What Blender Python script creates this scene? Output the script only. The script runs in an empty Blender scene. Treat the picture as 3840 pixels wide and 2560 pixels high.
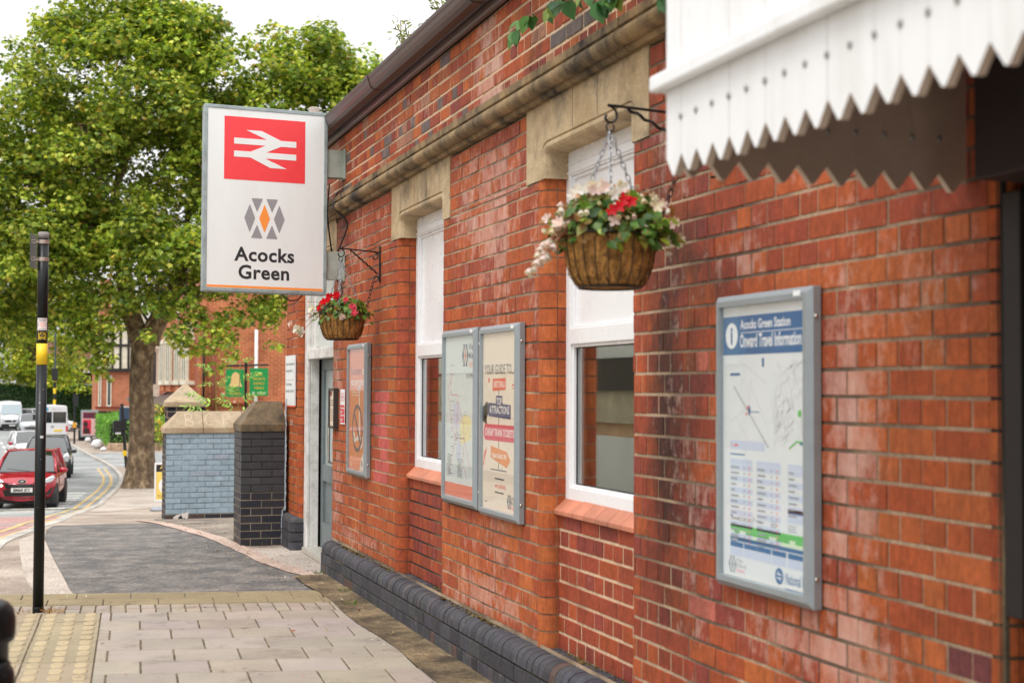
import bpy, math, random
import numpy as np
from mathutils import Vector, Matrix

sc = bpy.context.scene
R = math.radians

# ------------------------------------------------------------------ camera, light, exposure
YAW, PITCH, ROLL = 18.455, 1.889, 0.229
cam_d = bpy.data.cameras.new('camera')
cam = bpy.data.objects.new('camera', cam_d)
sc.collection.objects.link(cam)
cam_d.lens = 50.0
cam_d.sensor_width = 36.0
cam_d.clip_start = 0.05
cam_d.clip_end = 4000
cam.matrix_world = (Matrix.Translation((0, 0, 1.6)) @ Matrix.Rotation(R(-YAW), 4, 'Z')
                    @ Matrix.Rotation(R(90 + PITCH), 4, 'X') @ Matrix.Rotation(R(ROLL), 4, 'Z'))
cam_d.dof.use_dof = True
cam_d.dof.focus_distance = 11.7
cam_d.dof.aperture_fstop = 3.4
cam_d.dof.aperture_blades = 0
sc.camera = cam

SUN_EL, SUN_AZ = 58.0, 232.0       # compass style: azimuth the light comes from, clockwise from +Y
world = bpy.data.worlds.new('World')
sc.world = world
world.use_nodes = True
wn = world.node_tree
wn.nodes.clear()
sky = wn.nodes.new('ShaderNodeTexSky')
sky.sky_type = 'NISHITA'
sky.sun_disc = False
sky.sun_elevation = R(SUN_EL)
sky.sun_rotation = R(SUN_AZ)
sky.air_density = 1.0
sky.dust_density = 6.0
sky.ozone_density = 1.0
hs = wn.nodes.new('ShaderNodeHueSaturation')      # overcast: the blue of a clear sky taken out
hs.inputs['Saturation'].default_value = 0.12
mixc = wn.nodes.new('ShaderNodeMix')
mixc.data_type = 'RGBA'
mixc.inputs[0].default_value = 0.75
tcw = wn.nodes.new('ShaderNodeTexCoord')          # cloud layer, brighter overhead than near the horizon
sxw = wn.nodes.new('ShaderNodeSeparateXYZ')
wn.links.new(tcw.outputs['Generated'], sxw.inputs[0])
mrw = wn.nodes.new('ShaderNodeMapRange')
mrw.inputs['From Min'].default_value = 0.0; mrw.inputs['From Max'].default_value = 1.0
mrw.inputs['To Min'].default_value = 10.5; mrw.inputs['To Max'].default_value = 25.0
wn.links.new(sxw.outputs[2], mrw.inputs['Value'])
ccw = wn.nodes.new('ShaderNodeCombineXYZ')
for i_ in range(3): wn.links.new(mrw.outputs[0], ccw.inputs[i_])
wn.links.new(ccw.outputs[0], mixc.inputs[7])
bgn = wn.nodes.new('ShaderNodeBackground')
bgn.inputs['Strength'].default_value = 0.092
wo = wn.nodes.new('ShaderNodeOutputWorld')
wn.links.new(sky.outputs[0], hs.inputs['Color'])
wn.links.new(hs.outputs[0], mixc.inputs[6])
wn.links.new(mixc.outputs[2], bgn.inputs['Color'])
wn.links.new(bgn.outputs[0], wo.inputs['Surface'])

sun_d = bpy.data.lights.new('sun', 'SUN')
sun_d.energy = 1.35
sun_d.angle = R(24)
sun_d.color = (1.0, 0.975, 0.94)
sun = bpy.data.objects.new('sun', sun_d)
sc.collection.objects.link(sun)
sun.rotation_euler = (R(90 - SUN_EL), 0, R(180 - SUN_AZ))
sun.location = (-10, -15, 30)

vs = sc.view_settings
vs.view_transform = 'Standard'
vs.look = 'None'
vs.exposure = 0.24
vs.gamma = 1.0
vs.use_curve_mapping = False
sc.cycles.max_bounces = 8
sc.cycles.transparent_max_bounces = 8
sc.cycles.use_denoising = True

# ------------------------------------------------------------------ helpers
def lin(r, g, b, k=1.0):
    f = lambda c: (c / 12.92 if c <= 0.04045 else ((c + 0.055) / 1.055) ** 2.4)
    return (f(r / 255) * k, f(g / 255) * k, f(b / 255) * k)

GY = [-60, 15.5, 18, 22, 28, 34, 39, 44, 52, 70, 95, 140, 3000]
GZ = [0, 0, -.08, -.30, -.72, -1.17, -1.50, -1.62, -1.75, -1.86, -1.95, -2.3, -2.3]
def g(y):
    return float(np.interp(y, GY, GZ))

ORI = {}
def origin_of(o):
    return ORI.get(o.name, Vector((0, 0, 0))) if o else Vector((0, 0, 0))

class MB:
    def __init__(s):
        s.v = []; s.f = []; s.m = []; s.c = []
    def add(s, vs_, fs, mat=0, col=(1, 1, 1, 0)):
        o = len(s.v)
        s.v.extend([tuple(p) for p in vs_])
        for f in fs:
            s.f.append(tuple(i + o for i in f)); s.m.append(mat); s.c.append(col)
    def box(s, x0, y0, z0, x1, y1, z1, mat=0, col=(1, 1, 1, 0)):
        x0, x1 = min(x0, x1), max(x0, x1); y0, y1 = min(y0, y1), max(y0, y1); z0, z1 = min(z0, z1), max(z0, z1)
        s.add([(x0, y0, z0), (x1, y0, z0), (x1, y1, z0), (x0, y1, z0), (x0, y0, z1), (x1, y0, z1), (x1, y1, z1), (x0, y1, z1)],
              [(0, 3, 2, 1), (4, 5, 6, 7), (0, 1, 5, 4), (1, 2, 6, 5), (2, 3, 7, 6), (3, 0, 4, 7)], mat, col)
    def fbox(s, O, U, V, N, u0, u1, v0, v1, n0, n1, mat=0, col=(1, 1, 1, 0)):
        O, U, V, N = Vector(O), Vector(U), Vector(V), Vector(N)
        P = lambda u, v, n: O + U * u + V * v + N * n
        s.add([P(u0, v0, n0), P(u1, v0, n0), P(u1, v1, n0), P(u0, v1, n0), P(u0, v0, n1), P(u1, v0, n1), P(u1, v1, n1), P(u0, v1, n1)],
              [(0, 3, 2, 1), (4, 5, 6, 7), (0, 1, 5, 4), (1, 2, 6, 5), (2, 3, 7, 6), (3, 0, 4, 7)], mat, col)
    def prism(s, poly, O, U, V, N, n0, n1, mat=0, col=(1, 1, 1, 0), back=None):
        O, U, V, N = Vector(O), Vector(U), Vector(V), Vector(N)
        k = len(poly)
        a = [O + U * p[0] + V * p[1] + N * n0 for p in poly]
        b = [O + U * p[0] + V * p[1] + N * n1 for p in poly]
        s.add(b, [tuple(range(k))], mat, col)
        s.add(a, [tuple(reversed(range(k)))], mat if back is None else back, col)
        s.add(a + b, [(i, (i + 1) % k, k + (i + 1) % k, k + i) for i in range(k)], mat, col)
    def quad(s, a, b, c, d, mat=0, col=(1, 1, 1, 0)):
        s.add([a, b, c, d], [(0, 1, 2, 3)], mat, col)
    def tube(s, pts, r, n=8, mat=0, col=(1, 1, 1, 0), closed=False, cap=True):
        pts = [Vector(p) for p in pts]
        k = len(pts)
        rs = r if isinstance(r, (list, tuple)) else [r] * k
        T = []
        for i in range(k):
            a = pts[(i - 1) % k] if (closed or i > 0) else pts[i]
            b = pts[(i + 1) % k] if (closed or i < k - 1) else pts[i]
            t = (b - a)
            T.append(t.normalized() if t.length > 1e-9 else Vector((0, 0, 1)))
        ref = Vector((0, 0, 1)) if abs(T[0].z) < 0.9 else Vector((1, 0, 0))
        x = T[0].cross(ref).normalized()
        vs_ = []
        for i in range(k):
            x = (x - T[i] * x.dot(T[i]))
            x = x.normalized() if x.length > 1e-6 else T[i].orthogonal().normalized()
            y = T[i].cross(x)
            for j in range(n):
                a = 2 * math.pi * j / n
                vs_.append(pts[i] + (x * math.cos(a) + y * math.sin(a)) * rs[i])
        fs = []
        for i in range(k if closed else k - 1):
            i2 = (i + 1) % k
            for j in range(n):
                fs.append((i * n + j, i * n + (j + 1) % n, i2 * n + (j + 1) % n, i2 * n + j))
        if cap and not closed:
            fs.append(tuple(reversed(range(n))))
            fs.append(tuple((k - 1) * n + j for j in range(n)))
        s.add(vs_, fs, mat, col)
    def lathe(s, prof, c=(0, 0, 0), n=24, mat=0, col=(1, 1, 1, 0), sx=1, sy=1):
        vs_ = []; fs = []
        for (r, z) in prof:
            for j in range(n):
                a = 2 * math.pi * j / n
                vs_.append((c[0] + r * math.cos(a) * sx, c[1] + r * math.sin(a) * sy, c[2] + z))
        for i in range(len(prof) - 1):
            for j in range(n):
                fs.append((i * n + j, i * n + (j + 1) % n, (i + 1) * n + (j + 1) % n, (i + 1) * n + j))
        if prof[0][0] > 1e-5: fs.append(tuple(reversed(range(n))))
        if prof[-1][0] > 1e-5: fs.append(tuple((len(prof) - 1) * n + j for j in range(n)))
        s.add(vs_, fs, mat, col)
    def ball(s, c, rx, ry, rz, n=10, m=6, mat=0, col=(1, 1, 1, 0)):
        prof = [(max(1e-6, math.sin(math.pi * i / m)), -math.cos(math.pi * i / m)) for i in range(m + 1)]
        vs_ = []; fs = []
        for (r, z) in prof:
            for j in range(n):
                a = 2 * math.pi * j / n
                vs_.append((c[0] + rx * r * math.cos(a), c[1] + ry * r * math.sin(a), c[2] + rz * z))
        for i in range(m):
            for j in range(n):
                fs.append((i * n + j, i * n + (j + 1) % n, (i + 1) * n + (j + 1) % n, (i + 1) * n + j))
        s.add(vs_, fs, mat, col)
    def text(s, body, size, O, U, V, N, n0, mat=0, bold=0.0, align='LEFT', sx=1.0, bend=None, spacing=1.0):
        vs_, fs = text_geo(body, size, bold, align, spacing)
        O, U, V, N = Vector(O), Vector(U), Vector(V), Vector(N)
        if bend:
            cx, cy, rad, a0 = bend
            out = []
            for p in vs_:
                a = a0 + p[0] * sx / rad
                out.append((cx + rad * math.cos(a), cy + rad * math.sin(a), O.z + p[1]))
            s.add(out, fs, mat)
        else:
            s.add([O + U * (p[0] * sx) + V * p[1] + N * n0 for p in vs_], fs, mat)
    def build(s, name, mats, parent=None, smooth=False, bevel=0.0, tint=False, local=False, stain=None):
        me = bpy.data.meshes.new(name)
        o0 = Vector((0, 0, 0)) if local else origin_of(parent)
        me.from_pydata([(p[0] - o0.x, p[1] - o0.y, p[2] - o0.z) for p in s.v], [], s.f)
        if not isinstance(mats, (list, tuple)): mats = [mats]
        for m in mats: me.materials.append(m)
        if len(mats) > 1: me.polygons.foreach_set('material_index', s.m)
        if smooth: me.polygons.foreach_set('use_smooth', [True] * len(s.f))
        if tint:
            at = me.attributes.new('tint', 'FLOAT_COLOR', 'FACE')
            at.data.foreach_set('color', np.array([tuple(c) if len(c) == 4 else tuple(c) + (0,) for c in s.c], np.float32).ravel())
        if stain:
            at = me.attributes.new('stain', 'FLOAT_COLOR', 'POINT')
            at.data.foreach_set('color', stain(np.array(s.v, np.float64)).astype(np.float32).ravel())
        me.update()
        ob = bpy.data.objects.new(name, me)
        sc.collection.objects.link(ob)
        if parent:
            ob.parent = parent
            ORI[ob.name] = o0
        else:
            ORI[ob.name] = Vector((0, 0, 0))
        if bevel:
            b = ob.modifiers.new('bevel', 'BEVEL'); b.width = bevel; b.segments = 2; b.limit_method = 'ANGLE'; b.angle_limit = R(40)
        return ob

_tc = {}
def text_geo(body, size, bold, align, spacing):
    key = (body, size, bold, align, spacing)
    if key in _tc: return _tc[key]
    cu = bpy.data.curves.new('lettering', 'FONT')
    cu.body = body; cu.size = size; cu.offset = bold; cu.align_x = align; cu.resolution_u = 3
    cu.space_character = spacing; cu.fill_mode = 'FRONT'
    ob = bpy.data.objects.new('lettering', cu)
    me = ob.to_mesh()
    vs_ = [tuple(v.co) for v in me.vertices]
    fs = [tuple(p.vertices) for p in me.polygons]
    ob.to_mesh_clear()
    bpy.data.objects.remove(ob); bpy.data.curves.remove(cu)
    _tc[key] = (vs_, fs)
    return _tc[key]

def tag(o, label=None, cat=None, group=None, kind=None):
    if label: o['label'] = label
    if cat: o['category'] = cat
    if group: o['group'] = group
    if kind: o['kind'] = kind
    return o

def empty(name, loc, rz=0.0):
    o = bpy.data.objects.new(name, None)
    o.empty_display_size = 0.2
    sc.collection.objects.link(o)
    o.location = loc; o.rotation_euler = (0, 0, rz)
    ORI[o.name] = Vector(loc)
    return o

def thing(name, label, cat, loc, group=None, rz=0.0):
    return tag(empty(name, loc, rz), label, cat, group)

def kids(o):
    return [c for c in sc.collection.objects if c.parent == o]

def copy_tree(o, parent=None):
    c = o.copy()
    sc.collection.objects.link(c)
    c.parent = parent
    for ch in kids(o): copy_tree(ch, c)
    return c

# ------------------------------------------------------------------ materials
def new_mat(name):
    m = bpy.data.materials.new(name); m.use_nodes = True
    nt = m.node_tree; nt.nodes.clear()
    out = nt.nodes.new('ShaderNodeOutputMaterial')
    p = nt.nodes.new('ShaderNodeBsdfPrincipled')
    nt.links.new(p.outputs[0], out.inputs[0])
    return m, nt, p, out

def ramp(nt, fac, stops):
    r = nt.nodes.new('ShaderNodeValToRGB')
    e = r.color_ramp.elements
    while len(e) < len(stops): e.new(0.5)
    for i, (p, c) in enumerate(stops):
        e[i].position = p; e[i].color = (c[0], c[1], c[2], 1) if not isinstance(c, (int, float)) else (c, c, c, 1)
    nt.links.new(fac, r.inputs[0])
    return r.outputs[0]

def noise(nt, vec, scale, detail=4, rough=0.55, dist=0.0):
    n = nt.nodes.new('ShaderNodeTexNoise')
    n.inputs['Scale'].default_value = scale; n.inputs['Detail'].default_value = detail
    n.inputs['Roughness'].default_value = rough; n.inputs['Distortion'].default_value = dist
    nt.links.new(vec, n.inputs['Vector'])
    return n.outputs[0]

def coords(nt, scale=(1, 1, 1)):
    t = nt.nodes.new('ShaderNodeTexCoord')
    mp = nt.nodes.new('ShaderNodeMapping'); mp.inputs['Scale'].default_value = scale
    nt.links.new(t.outputs['Object'], mp.inputs[0])
    return mp.outputs[0]

def mix(nt, fac, a, b, typ='MIX'):
    m = nt.nodes.new('ShaderNodeMix'); m.data_type = 'RGBA'; m.blend_type = typ
    for i, v in ((0, fac), (6, a), (7, b)):
        if isinstance(v, (int, float)): m.inputs[i].default_value = v
        elif isinstance(v, tuple): m.inputs[i].default_value = (v[0], v[1], v[2], 1)
        else: nt.links.new(v, m.inputs[i])
    return m.outputs[2]

def math_n(nt, op, a, b=None, clamp=False):
    m = nt.nodes.new('ShaderNodeMath'); m.operation = op; m.use_clamp = clamp
    for i, v in ((0, a), (1, b)):
        if v is None: continue
        if isinstance(v, (int, float)): m.inputs[i].default_value = v
        else: nt.links.new(v, m.inputs[i])
    return m.outputs[0]

def bump(nt, p, h, strength, dist=0.01):
    b = nt.nodes.new('ShaderNodeBump'); b.inputs['Strength'].default_value = strength; b.inputs['Distance'].default_value = dist
    nt.links.new(h, b.inputs['Height']); nt.links.new(b.outputs[0], p.inputs['Normal'])

def mat(name, c, rough=0.55, metal=0.0, var=0.12, scale=14, bmp=0.0, bscale=60, spec=0.5, coat=0.0, stretch=(1, 1, 1), dirt=None, dirt_amt=0.0, dscale=3):
    m, nt, p, out = new_mat(name)
    v = coords(nt, stretch)
    n = noise(nt, v, scale, 5)
    lo = tuple(max(0, x * (1 - var)) for x in c); hi = tuple(min(1, x * (1 + var)) for x in c)
    col = ramp(nt, n, [(0.3, lo), (0.7, hi)])
    if dirt:
        d = noise(nt, v, dscale, 6, 0.65)
        col = mix(nt, math_n(nt, 'MULTIPLY', ramp(nt, d, [(0.45, 0.0), (0.72, 1.0)]), dirt_amt), col, dirt)
    nt.links.new(col, p.inputs['Base Color'])
    rr = ramp(nt, n, [(0.2, max(0.02, rough - 0.06)), (0.8, min(1, rough + 0.06))])
    nt.links.new(rr, p.inputs['Roughness'])
    p.inputs['Metallic'].default_value = metal
    p.inputs['Specular IOR Level'].default_value = spec
    if coat:
        p.inputs['Coat Weight'].default_value = coat; p.inputs['Coat Roughness'].default_value = 0.05
    if bmp: bump(nt, p, noise(nt, v, bscale, 5, 0.6), bmp)
    return m

def mat_emit(name, c, s):
    m, nt, p, out = new_mat(name)
    p.inputs['Base Color'].default_value = (*c, 1)
    p.inputs['Emission Color'].default_value = (*c, 1); p.inputs['Emission Strength'].default_value = s
    return m

def mat_brick(name):
    """brick faces carry their own fired colour (tint) and lime bloom amount (tint alpha)"""
    m, nt, p, out = new_mat(name)
    v = coords(nt)
    at = nt.nodes.new('ShaderNodeAttribute'); at.attribute_name = 'tint'
    n1 = noise(nt, v, 34, 6, 0.65)
    n2 = noise(nt, v, 7, 4, 0.6)
    vs2 = coords(nt, (1, 3.6, 1.7))
    n3 = noise(nt, vs2, 5.0, 6, 0.65)
    n4 = noise(nt, coords(nt, (1, 3.5, 0.8)), 11, 5, 0.7)
    n5 = noise(nt, v, 16, 7, 0.75)
    col = mix(nt, 1.0, at.outputs['Color'], ramp(nt, n1, [(0.25, 0.72), (0.75, 1.22)]), 'MULTIPLY')
    col = mix(nt, 1.0, col, ramp(nt, n2, [(0.3, 0.8), (0.7, 1.12)]), 'MULTIPLY')
    col = mix(nt, 1.0, col, ramp(nt, n4, [(0.32, 0.76), (0.5, 1.0), (0.72, 1.2)]), 'MULTIPLY')
    st_ = nt.nodes.new('ShaderNodeAttribute'); st_.attribute_name = 'stain'
    sx = nt.nodes.new('ShaderNodeSeparateColor'); nt.links.new(st_.outputs['Color'], sx.inputs[0])
    so = ramp(nt, math_n(nt, 'ADD', math_n(nt, 'MULTIPLY', sx.outputs[1], 1.0), math_n(nt, 'SUBTRACT', n3, 0.5)), [(0.12, 0.0), (0.75, 0.9)])
    col = mix(nt, so, col, lin(46, 32, 28))
    # soot speckle
    sp = ramp(nt, noise(nt, v, 120, 3, 0.7), [(0.28, 0.55), (0.42, 1.0)])
    col = mix(nt, 0.6, col, mix(nt, 1.0, col, sp, 'MULTIPLY'))
    bl = math_n(nt, 'ADD', math_n(nt, 'MULTIPLY', math_n(nt, 'MULTIPLY', at.outputs['Alpha'], sx.outputs[0]), 0.85), math_n(nt, 'ADD', math_n(nt, 'MULTIPLY', n3, 1.2), math_n(nt, 'MULTIPLY', n5, 1.0)))
    bl = math_n(nt, 'SUBTRACT', bl, 1.02)
    bl = ramp(nt, bl, [(0.28, 0.0), (0.48, 0.35), (0.90, 0.78)])
    col = mix(nt, bl, col, lin(206, 168, 154))
    nt.links.new(col, p.inputs['Base Color'])
    nt.links.new(ramp(nt, n2, [(0.3, 0.6), (0.7, 0.85)]), p.inputs['Roughness'])
    p.inputs['Specular IOR Level'].default_value = 0.25
    bump(nt, p, n1, 0.35, 0.004)
    return m

def mat_mortar(name, dark, pale, scale=1.4, sx=(1, 1, 1), lo=0.42, hi=0.6):
    m, nt, p, out = new_mat(name)
    v = coords(nt, sx)
    a = ramp(nt, noise(nt, v, scale, 3, 0.5), [(lo, 0.0), (hi, 1.0)])
    col = mix(nt, a, dark, pale)
    col = mix(nt, 1.0, col, ramp(nt, noise(nt, v, 60, 4, 0.7), [(0.3, 0.6), (0.7, 1.2)]), 'MULTIPLY')
    nt.links.new(col, p.inputs['Base Color'])
    p.inputs['Roughness'].default_value = 0.9
    bump(nt, p, noise(nt, v, 90, 4, 0.7), 0.6, 0.004)
    return m

def mat_stone(name, base=lin(188, 166, 132), dark=lin(62, 55, 46), amt=0.9, lo=0.50):
    m, nt, p, out = new_mat(name)
    v = coords(nt)
    vz = coords(nt, (1, 1.3, 1.0))
    n = noise(nt, v, 9, 6, 0.6)
    col = ramp(nt, n, [(0.28, tuple(x * 0.72 for x in base)), (0.5, base), (0.75, tuple(x * 1.22 for x in base))])
    ochre = ramp(nt, noise(nt, v, 2.3, 4, 0.6), [(0.45, 0.0), (0.7, 0.55)])
    col = mix(nt, ochre, col, lin(160, 124, 78))
    st = ramp(nt, noise(nt, vz, 2.2, 7, 0.68), [(lo, 0.0), (lo + 0.22, amt)])
    col = mix(nt, st, col, dark)
    col = mix(nt, 1.0, col, ramp(nt, noise(nt, v, 140, 3, 0.7), [(0.3, 0.7), (0.7, 1.15)]), 'MULTIPLY')
    nt.links.new(col, p.inputs['Base Color'])
    p.inputs['Roughness'].default_value = 0.88
    bump(nt, p, noise(nt, v, 70, 5, 0.65), 0.5, 0.005)
    return m

def mat_wallbrick(name, a, b, mortar, axis='y', bw=0.225, bh=0.075, msize=0.012):
    """far brickwork; axis = direction the wall runs along"""
    m, nt, p, out = new_mat(name)
    t = nt.nodes.new('ShaderNodeTexCoord')
    sp = nt.nodes.new('ShaderNodeSeparateXYZ'); nt.links.new(t.outputs['Object'], sp.inputs[0])
    cb = nt.nodes.new('ShaderNodeCombineXYZ')
    nt.links.new(sp.outputs[0 if axis == 'x' else 1], cb.inputs[0]); nt.links.new(sp.outputs[2], cb.inputs[1])
    br = nt.nodes.new('ShaderNodeTexBrick')
    br.inputs['Scale'].default_value = 1.0
    br.inputs['Brick Width'].default_value = bw; br.inputs['Row Height'].default_value = bh
    br.inputs['Mortar Size'].default_value = msize; br.inputs['Mortar Smooth'].default_value = 0.2
    br.inputs['Color1'].default_value = (*a, 1); br.inputs['Color2'].default_value = (*b, 1); br.inputs['Mortar'].default_value = (*mortar, 1)
    nt.links.new(cb.outputs[0], br.inputs['Vector'])
    col = mix(nt, 1.0, br.outputs[0], ramp(nt, noise(nt, t.outputs['Object'], 1.2, 5, 0.65), [(0.3, 0.72), (0.7, 1.2)]), 'MULTIPLY')
    nt.links.new(col, p.inputs['Base Color'])
    p.inputs['Roughness'].default_value = 0.85
    return m

def mat_leaf(name, k=1.0, trans=0.35, rough=0.5):
    m, nt, p, out = new_mat(name)
    at = nt.nodes.new('ShaderNodeAttribute'); at.attribute_name = 'tint'
    v = coords(nt)
    col = mix(nt, 1.0, at.outputs['Color'], ramp(nt, noise(nt, v, 9, 3, 0.6), [(0.3, 0.75 * k), (0.7, 1.15 * k)]), 'MULTIPLY')
    nt.links.new(col, p.inputs['Base Color'])
    p.inputs['Roughness'].default_value = rough
    p.inputs['Specular IOR Level'].default_value = 0.35
    tr = nt.nodes.new('ShaderNodeBsdfTranslucent')
    nt.links.new(mix(nt, 1.0, col, (1.15, 1.1, 0.6), 'MULTIPLY'), tr.inputs['Color'])
    ms = nt.nodes.new('ShaderNodeMixShader'); ms.inputs[0].default_value = trans
    nt.links.new(p.outputs[0], ms.inputs[1]); nt.links.new(tr.outputs[0], ms.inputs[2])
    nt.links.new(ms.outputs[0], out.inputs[0])
    return m

def mat_glass(name, tint=(0.9, 0.95, 0.93), refl=0.06, rough=0.0, gain=1.3):
    """thin pane: mirror by Fresnel over a clear transmission"""
    m, nt, p, out = new_mat(name)
    nt.nodes.remove(p)
    fr = nt.nodes.new('ShaderNodeFresnel')
    ge = nt.nodes.new('ShaderNodeNewGeometry')      # the same mirror strength on both faces of the sheet
    nt.links.new(math_n(nt, 'SUBTRACT', 1.5, math_n(nt, 'MULTIPLY', ge.outputs['Backfacing'], 0.8333)), fr.inputs['IOR'])
    gl = nt.nodes.new('ShaderNodeBsdfGlossy'); gl.inputs['Roughness'].default_value = rough
    tr = nt.nodes.new('ShaderNodeBsdfTransparent'); tr.inputs['Color'].default_value = (*tint, 1)
    nz = noise(nt, coords(nt), 3.0, 2)
    f = math_n(nt, 'ADD', math_n(nt, 'MULTIPLY', fr.outputs[0], gain), math_n(nt, 'MULTIPLY', nz, refl), True)
    ms = nt.nodes.new('ShaderNodeMixShader')
    nt.links.new(f, ms.inputs[0]); nt.links.new(tr.outputs[0], ms.inputs[1]); nt.links.new(gl.outputs[0], ms.inputs[2])
    nt.links.new(ms.outputs[0], out.inputs[0])
    return m

def mat_asphalt(name, dark, pale, lo, hi, stretch=(1, 1, 1), scale=1.5, grain=160, patch_rough=0.65, bmp=0.5):
    m, nt, p, out = new_mat(name)
    v = coords(nt, stretch)
    v1 = coords(nt)
    a = ramp(nt, noise(nt, v, scale, 7, patch_rough), [(lo, 0.0), (hi, 1.0)])
    col = mix(nt, a, dark, pale)
    gr = noise(nt, v1, grain, 3, 0.8)
    col = mix(nt, 1.0, col, ramp(nt, gr, [(0.32, 0.45), (0.5, 1.0), (0.68, 1.65)]), 'MULTIPLY')
    gr2 = noise(nt, v1, grain * 0.3, 3, 0.8)
    col = mix(nt, 1.0, col, ramp(nt, gr2, [(0.34, 0.7), (0.5, 1.0), (0.66, 1.35)]), 'MULTIPLY')
    big = ramp(nt, noise(nt, v1, 0.5, 4, 0.6), [(0.3, 0.85), (0.7, 1.1)])
    col = mix(nt, 1.0, col, big, 'MULTIPLY')
    nt.links.new(col, p.inputs['Base Color'])
    p.inputs['Roughness'].default_value = 0.9
    bump(nt, p, gr, bmp, 0.006)
    return m

BRICK = mat_brick('red_brick')
BLUEBRICK = mat_brick('blue_engineering_brick')
MORTAR = mat_mortar('lime_mortar', lin(104, 88, 72), lin(184, 158, 130))
MORTAR_PALE = mat_mortar('pale_mortar', lin(120, 100, 78), lin(214, 184, 152), lo=0.3, hi=0.5)
MORTAR_DARK = mat_mortar('dark_mortar', lin(42, 38, 32), lin(120, 106, 80), lo=0.5, hi=0.72)
STONE = mat_stone('buff_sandstone')
STONE_DK = mat_stone('weathered_sandstone', lin(152, 128, 92), lin(40, 35, 29), 1.0, 0.42)
COPING = mat_stone('coping_stone', lin(182, 164, 138), lin(110, 94, 70), 0.6)
COPING_DK = mat_stone('stained_coping', lin(118, 102, 80), lin(48, 42, 35), 1.0, 0.44)
WHITE = mat('white_paint', (0.80, 0.81, 0.82), 0.38, var=0.03, scale=5, dirt=lin(176, 172, 162), dirt_amt=0.35, dscale=5, stretch=(1, 1.6, .4))
UPVC = mat('white_plastic', (0.80, 0.80, 0.81), 0.28, var=0.015, scale=4)
OLDWHITE = mat('flaking_white_paint', (0.74, 0.73, 0.70), 0.5, var=0.06, scale=10, dirt=lin(120, 108, 92), dirt_amt=0.5, dscale=9, bmp=0.1)
BROWN = mat('brown_paint', lin(172, 150, 136), 0.5, var=0.06)
DOORGREY = mat('grey_door_paint', lin(112, 122, 124), 0.35, var=0.05, dirt=lin(60, 62, 60), dirt_amt=0.3)
FRAMEGREY = mat('grey_aluminium', lin(146, 154, 158), 0.42, 0.25, var=0.05, scale=20)
SIGNGREY = mat('weathered_grey_metal', lin(158, 170, 172), 0.5, 0.15, var=0.08, scale=10, dirt=lin(70, 74, 62), dirt_amt=0.55, dscale=7)
BRACKETGREY = mat('green_grey_steel', lin(168, 176, 166), 0.45, 0.1, var=0.06, dirt=lin(90, 86, 70), dirt_amt=0.4, dscale=6)
IRON = mat('black_iron', lin(34, 32, 31), 0.5, 0.4, var=0.2, scale=40)
GUTTER = mat('brown_gutter', lin(74, 54, 50), 0.38, 0.1, var=0.18, scale=6, dirt=lin(40, 32, 30), dirt_amt=0.7, dscale=4, stretch=(1, .35, 1))
BLACKPAINT = mat('black_gloss_paint', lin(15, 17, 19), 0.34, var=0.18, scale=20, dirt=lin(60, 58, 54), dirt_amt=0.14, dscale=18, spec=0.3)
SIGNWHITE = mat('white_sign_face', (0.81, 0.825, 0.82), 0.35, var=0.015, scale=3, dirt=lin(206, 203, 194), dirt_amt=0.2, dscale=2.5, stretch=(1.5, 1, .5))
SIGNRED = mat('red_sign_vinyl', lin(240, 62, 68), 0.35, var=0.03)
SIGNORANGE = mat('orange_sign_vinyl', lin(250, 148, 62), 0.4, var=0.03)
SIGNMID = mat('grey_sign_vinyl', lin(150, 146, 150), 0.4, var=0.03)
INK = mat('dark_ink', lin(38, 36, 40), 0.5, var=0.05)
GLASS = mat_glass('window_glass', refl=0.10, gain=2.2)
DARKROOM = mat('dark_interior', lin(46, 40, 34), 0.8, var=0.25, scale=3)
CHROME = mat('polished_steel', lin(200, 198, 194), 0.16, 1.0, var=0.03)
CHAIN = mat('galvanised_chain', lin(164, 168, 174), 0.4, 0.8, var=0.05)
RUST = mat('rusty_iron', lin(58, 46, 40), 0.7, 0.3, var=0.25, scale=40)
RUBBER = mat('black_rubber', lin(28, 28, 28), 0.8, var=0.15)
BLACKPL = mat('black_plastic', lin(30, 31, 33), 0.55, var=0.1)
YELLOWP = mat('yellow_paint', lin(246, 208, 34), 0.45, var=0.05, dirt=lin(150, 120, 30), dirt_amt=0.2)
# ------------------------------------------------------------------ ground, road, pavement
KERB = [(-1.0, -20), (-0.95, 5), (-0.72, 11.5), (-0.36, 15.9), (-0.02, 17.8), (0.27, 20.1), (0.66, 24.9), (0.98, 31.0), (1.34, 37.0), (1.88, 42.6), (2.48, 48.2),
        (2.88, 53.1), (3.07, 57.1), (3.12, 63.7), (2.94, 69.7), (2.69, 74.5), (2.40, 82.3), (1.7, 100), (0.7, 118), (-0.5, 128)]
KYS = [k[1] for k in KERB]; KXS = [k[0] for k in KERB]
def kx(y): return float(np.interp(y, KYS, KXS))

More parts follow.
